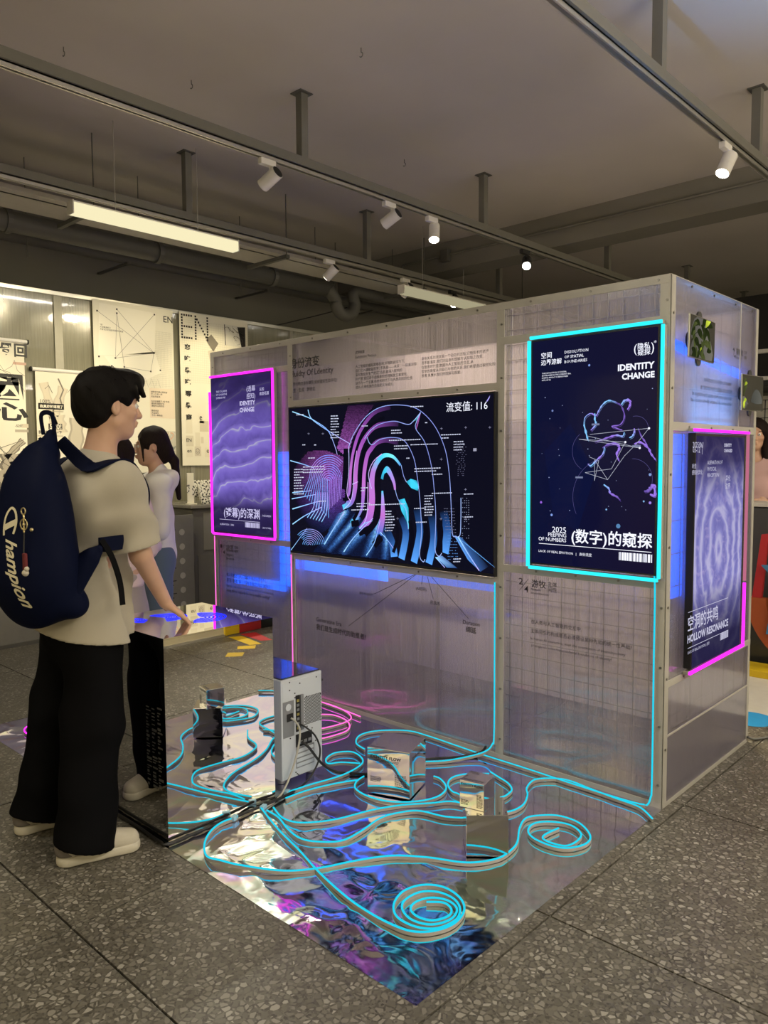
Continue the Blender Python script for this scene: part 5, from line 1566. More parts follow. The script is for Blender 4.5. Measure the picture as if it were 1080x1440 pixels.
def vmat(name):
    t = NT(name); a = t.n('Attribute'); a.attribute_name = 'Col'
    return t.done(t.principled(Base_Color=a.outputs[0], Roughness=.75, Specular_IOR_Level=.2).outputs[0])
M_ARTP = vmat('poster_print')
def artwall(A, name, parent): return A.build(name, M_ARTP, parent, wall)
K1 = (.03, .028, .028); K2 = (.22, .20, .17); K3 = (.45, .41, .34); K4 = (.62, .57, .47)


def hand_print(A, cx, cz, s, fingers, c0, c1):
    """flat printed picture of a hand: palm and fingers as shaded capsules"""
    for (ax, az, bx, bz, r) in fingers:
        for k, (f, c) in enumerate(((1.0, c0), (.72, c1))):
            n = 10; P = [(cx + s * (ax + (bx - ax) * i / n), cz + s * (az + (bz - az) * i / n)) for i in range(n + 1)]
            A.lv = .0004 + .0002 * k
            A.line(P, [2 * r * s * f * (.86 + .14 * math.cos(i * 1.3)) * math.sqrt(max(.15, 1 - ((i - n) / n) ** 8 if i > n - 2 else 1)) for i in range(n + 1)], c)


# banner 1
t, s = poster('tall paper banner at the far left with huge black characters and a printed hand', (-1.10, 1.042, -.543, 2.395), True, 'banner')
lettering('P1', wall, s, M_INK, bold={'因': .03, '心': .03, '母回': .03, '考研考公两手抓': .02})
A = Art()
for P_ in (((-.76, 2.26), (-.70, 2.17), (-.64, 2.21), (-.62, 2.26), (-.60, 2.18), (-.545, 2.14)), ((-.78, 2.19), (-.66, 2.16), (-.57, 2.06), (-.55, 2.02)), ((-.80, 2.22), (-.64, 2.13))):
    A.line(list(P_), .0035, (.25, .22, .2))
A.rect(-.63, 2.225, -.53, 2.245, (.62, .42, .34)); A.rect(-.635, 1.70, -.53, 1.72, K3); A.rect(-.585, 1.735, -.53, 1.765, K4)
A.lv = .0002; A.rect(-.68, 1.50, -.505, 1.55, (.86, .83, .74))
hand_print(A, -.66, 1.45, 1.0, ((-.02, -.10, -.02, .08, .085), (-.05, .05, .085, .185, .030), (-.02, .0, .11, .05, .024), (-.02, -.05, .10, -.04, .024), (-.04, -.10, .09, -.12, .028), (-.10, -.05, -.06, -.17, .05)), K2, K3)
A.lv = .0012
for a, b in (((-.79, 1.66), (-.60, 1.30)), ((-.79, 1.56), (-.57, 1.64)), ((-.79, 1.50), (-.55, 1.34)), ((-.79, 1.60), (-.56, 1.41)), ((-.79, 1.42), (-.57, 1.63))): A.line([a, b], .003, K1)
for k in range(5): A.line([(-.60 + .02 * math.cos(x) , 1.10 + .035 * k + .008 * math.sin(x)) for x in np.linspace(0, 5, 10)], .002, (.6, .35, .25))
artwall(A, 'printed_picture', s)
# banner 2
t, s = poster('paper banner with a printed thumb and finger, its roller bar behind the man', (-.464, 1.012, -.020, 2.190), True, 'banner')
A = Art()
hand_print(A, -.30, 1.90, 1.0, ((-.02, -.14, -.10, .20, .040), (-.02, -.06, .06, .17, .045), (.02, -.20, .0, -.06, .07)), K4, (.70, .64, .52))
A.lv = .0009
A.line([(-.28, 2.14), (-.24, 2.05), (-.27, 1.98), (-.25, 1.90)], .012, K2); A.line([(-.39, 2.05), (-.36, 2.08), (-.33, 2.02)], .005, K2)
A.lv = .0011
A.rect(-.448, 1.888, -.240, 1.936, K1); A.rect(-.372, 1.728, -.260, 1.774, K1); A.rect(-.46, 1.668, -.255, 1.680, K4)
A.rect(-.35, 1.87, -.245, 1.876, K3)
hand_print(A, -.16, 1.70, 1.0, ((.0, -.2, .03, .12, .07),), K3, K4)
artwall(A, 'printed_picture', s)
wall2 = lambda a, z, l=0: (WPX + .0026, a, z)
sv = TX['P2']
TX['P2w'] = [sv[1], sv[2]]; TX['P2k'] = [sv[0], sv[3], sv[4]]
lettering('P2w', wall2, s, M_PAPER, bold={sv[1][0]: .03, sv[2][0]: .03}, name='lettering'); lettering('P2k', wall2, s, M_INK, bold={'100%': .0, '我们先冷静一下': .02, '给': .03})
# sheet EN with lines
t, s = poster('large cream poster with thin crossing lines and EN at its top right corner', PTS['E1'])
A = Art(); A.lv = .0002
a0, z0, a1, z1 = PTS['E1']
A.poly([(.07, 2.36), (.60, 2.42), (.62, 2.78), (.09, 2.80)], (.86, .83, .73)); A.poly([(.12, 2.36), (.22, 2.24), (.50, 2.18), (.66, 2.26), (.60, 2.44), (.22, 2.37)], (.86, .83, .73))
A.lv = .0001
g = PTS['GRID1']
for i in range(16): A.line([(g[0] - .06 + i * .0147, g[1]), (g[0] - .06 + i * .0147, g[3])], .0012, (.5, .48, .42))
for i in range(30): A.line([(g[0] - .06, g[1] + i * .0172), (g[2], g[1] + i * .0172)], .0012, (.5, .48, .42))
for i in range(12): A.line([(.28 + i * .02, 2.03), (.28 + i * .02, 2.26)], .001, (.55, .52, .46))
for i in range(12): A.line([(.28, 2.03 + i * .02), (.52, 2.03 + i * .02)], .001, (.55, .52, .46))
A.lv = .0005
N_ = PTS['NODES']
for i, j in ((0, 4), (1, 4), (2, 5), (2, 6), (3, 5), (5, 4), (4, 7), (6, 7), (6, 2)): A.line([N_[i], N_[j]], .003, (.28, .26, .24))
for n_ in N_: A.rect(n_[0] - .007, n_[1] - .007, n_[0] + .007, n_[1] + .007, K1)
g = PTS['PINK']; A.rect(*g, (.76, .66, .54))
g = PTS['FACE']; A.rect(*g, (.55, .53, .46))
A.lv = .0008
rr = random.Random(2)
for i in range(14):
    x = g[0] + rr.uniform(.02, .12); z = g[1] + rr.uniform(.03, .22)
    A.line([(x + .03 * math.cos(t * 1.3 + i), z + .035 * math.sin(t + i * .7)) for t in np.linspace(0, 3.5, 8)], rr.choice((.003, .008, .014)), rr.choice(((.75, .72, .62), (.30, .32, .30), (.68, .40, .25))))
A.lv = .0006
for i in range(6):
    x = .30 + i * .06; A.line([(x, 2.14), (x + .02, 2.20), (x + .05, 2.12)], .003, (.45, .43, .38))
artwall(A, 'printed_picture', s)
lettering('E1', wall2, s, M_INK)
# sheet EN dotted
t, s = poster('cream poster with a dotted EN and a column of seven small characters', PTS['E2'])
A = Art(); A.lv = .0002
g = PTS['GRID2']
for i in range(36):
    x = g[0] + i * .021
    if x < g[2]: A.line([(x, g[1]), (x, g[3] - .04)], .0012, (.55, .52, .44))
for i in range(28): A.line([(g[0], g[1] + i * .021), (g[2], g[1] + i * .021)], .0012, (.55, .52, .44))
A.lv = .0005
def dot(x, z): A.rect(x - .009, z - .009, x + .009, z + .009, K1)
ex0, ex1, ez0, ez1 = .885, .985, 2.60, 2.805
for i in range(9): dot(ex0, ez0 + (ez1 - ez0) * i / 8)
for i in range(1, 5):
    for z in (ez0, (ez0 + ez1) / 2, ez1): dot(ex0 + (ex1 - ex0) * i / 4, z)
for i in range(9): dot(1.03, ez0 + (ez1 - ez0) * i / 8); dot(1.16, ez0 + (ez1 - ez0) * i / 8)
for i in range(1, 8): dot(1.03 + .13 * i / 8, ez1 - (ez1 - ez0) * i / 8)
A.poly([(1.14, 2.60), (1.20, 2.66), (1.28, 2.58), (1.22, 2.50)], K2); A.poly([(1.16, 2.50), (1.24, 2.52), (1.26, 2.42), (1.18, 2.40)], K4)
g = PTS['FACE2']; A.rect(*g, (.70, .68, .62)); A.lv = .0007
A.poly([(g[2] - .05, g[1]), (g[2], g[1]), (g[2], g[3]), (g[2] - .09, g[3] - .01)], K1)
for i in range(12):
    x = g[0] + rr.uniform(.03, .2); z = g[1] + rr.uniform(.03, .17)
    A.line([(x + .035 * math.cos(t * 1.3 + i), z + .03 * math.sin(t + i * .7)) for t in np.linspace(0, 3.5, 8)], rr.choice((.003, .006)), rr.choice((K1, K2, (.8, .78, .7))))
A.line([(g[0], g[3]), (g[0] + .01, g[1])], .008, K1)
A.lv = .0004
for x, z, w, h, c in ((.90, 1.72, .07, .13, (.74, .70, .58)), (1.05, 1.74, .10, .10, (.62, .57, .47)), (.90, 1.60, .08, .10, (.66, .62, .52)), (1.0, 1.60, .05, .13, (.72, .68, .57)), (1.06, 1.63, .03, .06, (.68, .63, .52)), (.90, 1.50, .07, .09, (.75, .71, .6)), (.99, 1.51, .07, .09, (.66, .61, .52)), (1.1, 1.50, .07, .09, (.76, .72, .6)), (1.03, 1.82, .07, .09, (.78, .74, .63))):
    A.rect(x, z, x + w, z + h, c)
artwall(A, 'printed_picture', s)
lettering('E2', wall2, s, M_INK, bold={k: .03 for k in '恋吃學導商'})

# ------------------------------------------------------------------ grey stand with rows of booklets below the dotted poster
st = empty('display_counter', 'grey cloth-covered counter below the dotted poster holding rows of booklets', 'counter', (-4.62, 1.35, 0))
M_CLOTH = flat('grey_cloth', (.16, .155, .14), .7, 0, .15, 5)
M_SHEEN = flat('grey_film', (.26, .25, .22), .25, 0, .1, 4)
MB().bevbox(-.28, -.80, .0, .30, 1.1, 1.06, .012).build('body', M_CLOTH, st)
MB().bevbox(-.29, -.83, 1.062, .33, 1.12, 1.092, .006).build('top_board', M_SHEEN, st)
MB().bevbox(.302, -.70, .70, .306, .98, 1.02, .001).build('front_panel', M_SHEEN, st)
MB().bevbox(.302, -.76, .05, .306, 1.0, .66, .001).build('front_panel', M_CLOTH, st)
t_ = NT('booklet_cover')
v_ = t_.voro(t_.objco(), 60); c_ = t_.ramp(v_.outputs['Distance'], [(0, (.02, .02, .02)), (.4, (.04, .04, .04)), (.5, (.75, .73, .66)), (1, (.8, .78, .7))])
M_BOOK = t_.done(t_.principled(Base_Color=c_, Roughness=.5).outputs[0])
bk = None
for r in range(3):
    for c in range(6):
        if bk is None:
            bk = empty('booklet', 'black and white booklet leaning in a row on the grey counter', 'booklet', (0, 0, 0), group='booklets on the grey counter')
            MB().bevbox(-.008, -.052, 0, .002, .052, .15, .002).build('pages', M_PAPER, bk)
            MB().box(.0022, -.053, .001, .0035, .053, .15).build('cover', M_BOOK, bk)
            b = bk
        else: b = dup(bk)
        b.location = (-4.36 - .07 * r, .72 + .112 * c + .03 * (r % 2), 1.0935 + .028 * r); b.rotation_euler = (0, -.25, 0)
b = MB()
for r in range(1, 4): b.box(-4.52 + 0.0, .60, 1.0925, -4.40, 1.75, 1.0926)
# leaflet box standing at the left end of the counter
lb = empty('leaflet_stand', 'small cream leaflet stand at the left end of the booklet counter', 'stand', (-4.40, .60, 1.0925))
MB().bevbox(-.03, -.05, 0, .03, .03, .012, .002).build('foot', M_PAPER, lb)
MB().bevbox(-.008, -.045, .012, .002, .02, .27, .002).build('card', M_PAPER, lb)
MB().box(.0022, -.05, .10, .004, -.02, .17).box(.0022, .0, .08, .004, .03, .16).build('picture', M_BOOK, lb)
# grey standing board with printed list between the women and the counter
ib = empty('info_board', 'leaning grey info board with a column of pale dots beside the counter', 'board', (-4.25, .28, 0))
MB().box(-.012, -.22, .01, .012, .22, 1.02).build('board', M_GREY2, ib)
m = MB()
for k in range(6): m.cyl((.0122, .11, .28 + k * .12), (.0135, .11, .28 + k * .12), .026, .026, 14)
m.build('printed_dots', flat('pale_dots', (.45, .44, .4), .6), ib)['kind'] = 'stuff'
m = MB()
for k in range(22): m.box(.0122, -.15, .20 + k * .035, .0132, .0 + .05 * (k % 3) * .5, .207 + k * .035)
m.build('printed_lines', M_INK, ib)['kind'] = 'stuff'
MB().box(-.2, -.02, 0.0, -.012, .02, .03).build('rear_foot', M_STEELD, ib)
# ------------------------------------------------------------------ things to the right of and behind the booth
# board opposite the booth, behind the man (seen only in the mirrors)
ob = empty('notice_board', 'cream exhibition board opposite the booth mirrored in the cubes', 'board', (-1.2, -4.36, 0))
M_CREAM = flat('cream_board', (.66, .60, .42), .5, 0, .05)
MB().box(-1.7, 0, .05, 1.7, .02, 2.3).build('board', M_CREAM, ob)
for x in (-1.6, 0, 1.6): MB().box(x - .02, .02, 0, x + .02, .035, 2.32).build('upright', M_ALU, ob)
# low partition on the right that the plinth mirrors
rp = empty('side_partition', 'pale ribbed partition right of the viewer seen mirrored in the plinth', 'partition', (1.50, 0, 0))
MB().box(0, -.9, .02, .02, .63, 2.1).build('board', M_CREAM, rp)
MB().box(-.01, -.9, 0, .03, .63, .02).build('foot_rail', M_ALU, rp)
MB().box(-.2, -.9, 0, .2, -.87, .03).build('support_foot', M_ALU, rp)
M_YEL = flat('yellow_vinyl', (.72, .50, .012), .5, 0, .04); M_RED = flat('red_card', (.50, .02, .025), .5, 0, .05); M_TEAL = flat('teal_vinyl', (.08, .42, .33), .5); M_BLUEV = flat('blue_card', (.05, .22, .42), .5)
cs = empty('colour_screen', 'yellow, red and black folding screen seen mirrored in the plinth', 'screen', (1.52, .66, 0))
MB().bevbox(-.02, -.01, 0.002, .02, .13, .42, .004).build('yellow_panel', M_YEL, cs)
MB().bevbox(-.02, .132, 0.002, .02, .36, .42, .004).build('red_panel', M_RED, cs)
MB().bevbox(-.02, .362, 0.002, .02, .95, .42, .004).build('black_panel', M_BLACKP, cs)
fd = [('yellow_strip', 'long yellow floor sticker seen mirrored in the plinth', M_YEL, [(1.45, .64), (1.40, .74), (1.05, .68), (1.09, .59)]),
      ('yellow_patch', 'small yellow floor patch beside the long yellow sticker', M_YEL, [(1.13, .50), (1.05, .62), (.97, .55), (1.05, .44)]),
      ('yellow_patch', 'yellow diamond floor sticker nearest the booth corner', M_YEL, [(1.02, .33), (.93, .42), (.85, .34), (.93, .24)]),
      ('red_strip', 'red floor sticker beside the yellow one', M_RED, [(1.47, .77), (1.42, .90), (1.10, .82), (1.14, .74)])]
for nm, lb_, mt, P_ in fd:
    o = MB().add([(x, y, .0012) for x, y in P_] + [(x, y, .0004) for x, y in P_], [(0, 1, 2, 3), (7, 6, 5, 4), (0, 4, 5, 1), (1, 5, 6, 2), (2, 6, 7, 3), (3, 7, 4, 0)]).build('floor_sticker', mt)
    tag(o, lb_, 'sticker', 'floor stickers')
o = MB().cyl((1.25, 1.16, .0004), (1.25, 1.16, .0014), .15, .15, 28).build('floor_sticker', M_TEAL); tag(o, 'round teal floor sticker seen mirrored in the plinth', 'sticker', 'floor stickers')
o = MB().cyl((-.10, 1.42, .0004), (-.10, 1.42, .0014), .13, .13, 32).build('floor_sticker', flat('bright_blue_vinyl', (.02, .33, .75), .4)); tag(o, 'round bright blue floor sticker at the far foot of the side panel', 'sticker', 'floor stickers')
o = MB().box(-.45, 1.45, .0003, .9, 2.35, .0009).build('floor_sheet', flat('pale_sheet', (.62, .60, .54), .5)); tag(o, 'pale sheet taped on the floor behind the booth', 'sheet')
cable('grey cable trailing from the far foot of the side panel', [(.01, 1.03, .03), (.03, 1.09, .008), (.08, 1.22, .007), (.02, 1.36, .007), (.10, 1.55, .007), (.3, 1.7, .007)], .007, flat('grey_cable', (.12, .12, .12), .5))
# card sculpture: red frame, blue zigzag fan, yellow base
cc = empty('card_sculpture', 'cut card sculpture of red, blue zigzag and yellow pieces right of the booth', 'sculpture', (-.42, 2.42, 0))
MB().bevbox(-.30, -.12, 0, .75, .10, .05, .004).build('yellow_base', M_YEL, cc)
ang = np.linspace(PI * 1.0, PI * 1.75, 20)
vs = [(0.42 + .45 * math.cos(a), 0, .52 + .46 * math.sin(a)) for a in ang] + [(0.42 + .33 * math.cos(a), 0, .52 + .30 * math.sin(a)) for a in ang[::-1]]
def slab(pts, th, name, mat):
    n = len(pts); v = [(x, y - th / 2, z) for x, y, z in pts] + [(x, y + th / 2, z) for x, y, z in pts]
    f = [tuple(range(n)), tuple(range(2 * n - 1, n - 1, -1))] + [(i, n + i, n + (i + 1) % n, (i + 1) % n) for i in range(n)]
    return MB().add(v, f).build(name, mat, cc)
slab(vs, .05, 'orange_arc', flat('orange_card', (.42, .09, .02), .5))
slab([(-.02, 0, .35), (.05, 0, .95), (.30, 0, .98), (.40, 0, .62), (.35, 0, .60), (.27, 0, .92), (.09, 0, .90), (.05, 0, .40)], .03, 'red_frame', M_RED)
for k in range(5): slab([(.10 + .006 * k, .005, .52 + .075 * k), (.33 - .012 * k, .005, .56 + .075 * k), (.33 - .012 * k, .005, .58 + .075 * k), (.10 + .006 * k, .005, .54 + .075 * k)], .016, 'paper_slat', M_PAPER)
slab([(.07, -.06, .75), (.62, -.06, .78), (.62, -.06, .70), (.14, -.06, .68)], .03, 'blue_band', M_BLUEV)
slab([(.14, -.05, .68), (.60, -.05, .70), (.55, -.05, .52), (.30, -.05, .38), (.12, -.05, .36)], .02, 'zigzag_fan', flat('zigzag_card', (.70, .60, .32), .6))
zz = MB()
for r in range(3):
    pts = [(.15 + .035 * i, -.063, .62 - .07 * r + (.02 if i % 2 else 0)) for i in range(10 - 2 * r)]
    for a, b in zip(pts, pts[1:]): zz.add([a, b, (b[0], b[1], b[2] + .008), (a[0], a[1], a[2] + .008)], [(0, 1, 2, 3)])
zz.build('zigzag_lines', M_CREAM, cc)['kind'] = 'stuff'
slab([(.12, -.055, .36), (.30, -.055, .38), (.55, -.055, .52), (.57, -.055, .48), (.32, -.055, .32), (.11, -.055, .29)], .03, 'blue_band', M_BLUEV)
# counter the far woman leans behind
fc = empty('metal_counter', 'dark brushed metal counter behind the booth under the leaning woman', 'counter', (-.55, 2.74, 0))
MB().bevbox(-.35, -.12, 0.0, .75, .12, 1.12, .01).build('body', flat('dark_brushed_metal', (.09, .095, .09), .3, .7, .2, 3), fc)
MB().bevbox(-.37, -.14, 1.122, .77, .14, 1.15, .004).build('top_board', flat('pale_top', (.55, .53, .48), .4), fc)
# far grid board and dark frame with white tubes
fg = empty('grid_board', 'white gridded board standing far behind the booth at the right edge', 'board', (-1.35, 6.2, 0))
MB().box(-1.0, 0, 0.0, 2.6, .03, 2.15).build('board', flat('far_white', (.62, .61, .56), .6), fg)
m = MB()
for i in range(36): m.box(-.98 + .1 * i, -.004, .9, -.972 + .1 * i, 0, 2.1)
for i in range(13): m.box(-1.0, -.004, .9 + .1 * i, 2.6, 0, .908 + .1 * i)
m.build('grid_lines', M_INK, fg)['kind'] = 'stuff'
dkf = empty('dark_canopy', 'dark canopy with white tubes above the far grid board', 'canopy', (-1.35, 6.1, 2.2))
MB().bevbox(-1.0, -.6, .0, 2.6, .3, .06, .01).build('roof_board', M_BLACKP, dkf)
for k in range(2): MB().bevbox(-.8, -.62, .06 + .28 * k, 2.4, -.56, .10 + .28 * k, .004).build('white_tube', M_WHITEP, dkf)
for x in (-.95, .8, 2.5): MB().box(x, -.1, -2.2, x + .05, -.05, .0).build('post', M_BLACKP, dkf)
MB().box(-1.0, .2, .06, 2.6, .25, 1.1).build('back_board', M_BLACKP, dkf)

# ------------------------------------------------------------------ two tablets on the side panel
def m_tabletpic():
    t = NT('tablet_leaf_glass')
    p = t.principled(Base_Color=(.05, .05, .048), Roughness=.06, Specular_IOR_Level=.9)
    return t.done(p.outputs[0])
M_TAB = m_tabletpic()
M_SILV = flat('tablet_rim', (.55, .55, .53), .25, .9)
def tablet(label, yc, zc, w, h, roll, leaves):
    t = empty('tablet', label, 'tablet', (.052, yc, zc), group='tablets on the side panel')
    R = Matrix.Rotation(roll, 4, 'X')
    def B(x0, y0, z0, x1, y1, z1, b): return MB().bevbox(x0, y0, z0, x1, y1, z1, b, R)
    B(-.004, -w / 2, -h / 2, .004, w / 2, h / 2, .0035).build('rim', M_SILV, t)
    s = B(.0042, -w / 2 + .004, -h / 2 + .004, .0052, w / 2 - .004, h / 2 - .004, .0004).build('screen', M_TAB, t)
    for s_ in (-1, 1):
        MB().cyl(R @ Vector((-.012, -.01, s_ * h * .50)), R @ Vector((-.0045, -.01, s_ * h * .50)), .024, .024, 18).build('clamp', M_BLACKP, t)
    MB().cyl((-.050, -.01, 0), (-.0045, -.01, 0), .014, .014, 14).build('mount_stem', M_BLACKP, t)
    MB().cyl((-.0500, -.01, 0), (-.044, -.01, 0), .035, .035, 18).build('mount_base', M_BLACKP, t)
    A = Art()
    for (a, z, L, ang, wd, col) in leaves:
        n = 8; P_ = [(a + L * i / n * math.cos(ang) - .15 * L * math.sin(PI * i / n) * math.sin(ang), z + L * i / n * math.sin(ang) + .15 * L * math.sin(PI * i / n) * math.cos(ang)) for i in range(n + 1)]
        A.lv += .00004
        A.line(P_, [max(.0008, wd * math.sin(PI * (i + .2) / (n + .6)) ** .8) for i in range(n + 1)], [tuple(c * (.55 + .5 * i / n) for c in col) for i in range(n + 1)])
    A.build('picture', vcol_emit('tablet_picture'), s, lambda a, z, l: tuple(R @ Vector((.0056 + l, min(max(a, -w / 2 + .006), w / 2 - .006), min(max(z, -h / 2 + .006), h / 2 - .006)))))
    return t
GD = (.020, .028, .008); GM = (.07, .085, .025); GB = (.36, .46, .03); GY = (.60, .70, .06); GW = (.14, .13, .11)
rr = random.Random(8)
lv = [(-.13, -.078, .24, 0.04, .155, GW), (-.13, .0, .20, 0.0, .13, GW)]
for i in range(26):
    a = rr.uniform(-.12, .05); z = rr.uniform(-.07, .065)
    lv.append((a, z, rr.uniform(.045, .08), rr.uniform(-2.6, .8), rr.uniform(.022, .036), rr.choice((GD, GD, GD, GM))))
lv += [(.025, .050, .062, .55, .030, GY), (-.105, -.02, .05, 1.1, .02, GM), (-.03, -.055, .03, .6, .010, GB), (-.125, -.045, .10, .75, .004, GD), (-.02, -.01, .07, -1.4, .02, GM), (-.11, .03, .05, .5, .016, GM), (.0, -.03, .04, .3, .012, GM)]
tablet('tablet on the side panel showing dark leaves and one bright yellow-green leaf', .190, 1.958, .275, .176, -.02, lv)
lv = [(-.105, -.075, .05, 1.5, .10, GW), (-.03, -.04, .16, 0.0, .07, (.10, .10, .085))]
lv += [(-.13, -.055, .045, .5, .022, GB), (-.12, -.075, .035, 1.4, .03, GY), (-.12, .03, .04, .3, .016, GB), (-.13, -.02, .06, .9, .018, GM), (-.125, .0, .05, .6, .018, GM), (-.14, .04, .05, .4, .014, GM)]
tablet('tablet overhanging the far edge of the side panel showing a mostly grey picture', .825, 1.772, .30, .17, .02, lv)
# ------------------------------------------------------------------ organic shapes: blended distance fields meshed by surface nets
class SDF:
    def __init__(s, lo, hi, h):
        s.h = h; s.lo = np.array(lo, float)
        s.n = np.ceil((np.array(hi, float) - s.lo) / h).astype(int) + 1
        s.d = np.full(s.n, 0.25, dtype=np.float32)

    def sub(s, lo, hi):
        a = np.clip(np.floor((np.array(lo) - s.lo) / s.h).astype(int), 0, s.n - 1)
        b = np.clip(np.ceil((np.array(hi) - s.lo) / s.h).astype(int) + 1, 1, s.n)
        sl = tuple(slice(x, y) for x, y in zip(a, b))
        g = np.meshgrid(*[s.lo[i] + s.h * np.arange(a[i], b[i]) for i in range(3)], indexing='ij')
        return sl, g

    def _mix(s, sl, v, k, mode):
        d = s.d[sl]
        if mode == 'add':
            h = np.clip(0.5 + 0.5 * (d - v) / k, 0, 1)
            s.d[sl] = d * (1 - h) + v * h - k * h * (1 - h)
        else:
            v = -v
            h = np.clip(0.5 - 0.5 * (d - v) / k, 0, 1)
            s.d[sl] = d * (1 - h) + v * h + k * h * (1 - h)

    def cap(s, a, b, r0, r1=None, k=0.02, mode='add', flat=None):
        """tapered capsule; flat=(axis vector, factor) squeezes it along an axis"""
        r1 = r0 if r1 is None else r1
        a = np.array(a, float); b = np.array(b, float); m = max(r0, r1) + k + 2 * s.h
        m *= 1.0 if flat is None else max(1.0, 1.0)
        sl, (X, Y, Z) = s.sub(np.minimum(a, b) - m, np.maximum(a, b) + m)
        if X.size == 0: return s
        ba = b - a; L = float(ba @ ba) or 1e-9
        px, py, pz = X - a[0], Y - a[1], Z - a[2]
        t = np.clip((px * ba[0] + py * ba[1] + pz * ba[2]) / L, 0, 1)
        dx, dy, dz = px - t * ba[0], py - t * ba[1], pz - t * ba[2]
        if flat is not None:
            ax = np.array(flat[0], float); ax /= np.linalg.norm(ax)
            q = (dx * ax[0] + dy * ax[1] + dz * ax[2]) * (1 / flat[1] - 1)
            dx, dy, dz = dx + q * ax[0], dy + q * ax[1], dz + q * ax[2]
        v = np.sqrt(dx * dx + dy * dy + dz * dz) - (r0 + (r1 - r0) * t)
        s._mix(sl, v, k, mode); return s

    def ell(s, c, r, k=0.02, mode='add', R=None):
        c = np.array(c, float); r = np.array(r, float); m = r.max() + k + 2 * s.h
        sl, (X, Y, Z) = s.sub(c - m, c + m)
        if X.size == 0: return s
        X = X - c[0]; Y = Y - c[1]; Z = Z - c[2]
        if R is not None:
            X, Y, Z = (R[0][i] * X + R[1][i] * Y + R[2][i] * Z for i in range(3))
        k0 = np.sqrt((X / r[0]) ** 2 + (Y / r[1]) ** 2 + (Z / r[2]) ** 2)
        k1 = np.sqrt((X / r[0] ** 2) ** 2 + (Y / r[1] ** 2) ** 2 + (Z / r[2] ** 2) ** 2) + 1e-9
        v = k0 * (k0 - 1.0) / k1
        v = np.where(k0 < 1e-3, -r.min(), v)
        s._mix(sl, v, k, mode); return s

    def plane(s, p, nrm, k=0.006):
        """keep the side the normal points away from"""
        g = np.meshgrid(*[s.lo[i] + s.h * np.arange(s.n[i]) for i in range(3)], indexing='ij')
        n = np.array(nrm, float); n /= np.linalg.norm(n)
        v = (g[0] - p[0]) * n[0] + (g[1] - p[1]) * n[1] + (g[2] - p[2]) * n[2]
        h = np.clip(0.5 - 0.5 * (s.d - v) / k, 0, 1)
        s.d = (s.d * (1 - h) + v * h + k * h * (1 - h)).astype(np.float32); return s

    def fold(s, fn):
        g = np.meshgrid(*[s.lo[i] + s.h * np.arange(s.n[i]) for i in range(3)], indexing='ij')
        s.d = (s.d + fn(*g)).astype(np.float32); return s

    def mesh(s, name):
        d = s.d; nx, ny, nz = d.shape
        neg = d < 0
        c = np.zeros((nx - 1, ny - 1, nz - 1), np.int8)
        for i in (0, 1):
            for j in (0, 1):
                for k in (0, 1):
                    c += neg[i:nx - 1 + i, j:ny - 1 + j, k:nz - 1 + k]
        act = (c > 0) & (c < 8)
        I = np.argwhere(act)
        vid = -np.ones(act.shape, np.int32); vid[act] = np.arange(len(I))
        acc = np.zeros((len(I), 3)); cnt = np.zeros(len(I))
        corner = {}
        for i in (0, 1):
            for j in (0, 1):
                for k in (0, 1):
                    corner[i, j, k] = d[I[:, 0] + i, I[:, 1] + j, I[:, 2] + k].astype(float)
        for ax in range(3):
            for u in (0, 1):
                for w in (0, 1):
                    a = [0, 0, 0]; o = [x for x in range(3) if x != ax]
                    a[o[0]] = u; a[o[1]] = w; b = list(a); b[ax] = 1
                    da, db = corner[tuple(a)], corner[tuple(b)]
                    cr = (da < 0) != (db < 0)
                    t = np.where(cr, da / np.where(np.abs(da - db) < 1e-12, 1, da - db), 0)
                    p = np.array(a, float)[None, :] + np.eye(3)[ax][None, :] * t[:, None]
                    acc[cr] += p[cr]; cnt[cr] += 1
        V = s.lo + s.h * (I + acc / cnt[:, None])
        Fs = []
        for ax in range(3):
            o = [x for x in range(3) if x != ax]
            sl0 = [slice(None)] * 3; sl1 = [slice(None)] * 3
            sl0[ax] = slice(0, -1); sl1[ax] = slice(1, None)
            a = neg[tuple(sl0)]; b = neg[tuple(sl1)]
            E = np.argwhere(a != b)
            ok = np.ones(len(E), bool)
            for x in o: ok &= (E[:, x] > 0) & (E[:, x] < d.shape[x] - 1)
            E = E[ok]
            if len(E) == 0: continue
            fl_ = a[tuple(E.T)]
            q = []
            for du, dw in ((0, 0), (-1, 0), (-1, -1), (0, -1)):
                e = E.copy(); e[:, o[0]] += du; e[:, o[1]] += dw
                q.append(vid[tuple(e.T)])
            Q = np.stack(q, 1)
            flip = fl_ if ax != 1 else ~fl_
            Q[~flip] = Q[~flip][:, ::-1]
            Fs.append(Q)
        Fq = np.concatenate(Fs)
        Fq = Fq[(Fq >= 0).all(1)]
        me = bpy.data.meshes.new(name)
        me.from_pydata(V.tolist(), [], Fq.tolist()); me.update(); me.shade_smooth()
        return me


def m_skin():
    t = NT('skin')
    nz = t.noise(t.objco(), 14, 3)
    c = t.mixc(nz.outputs[0], (.50, .29, .20), (.60, .37, .265))
    return t.done(t.principled(Base_Color=c, Roughness=.5, Subsurface_Weight=.08, Subsurface_Radius=(.02, .008, .004)).outputs[0])


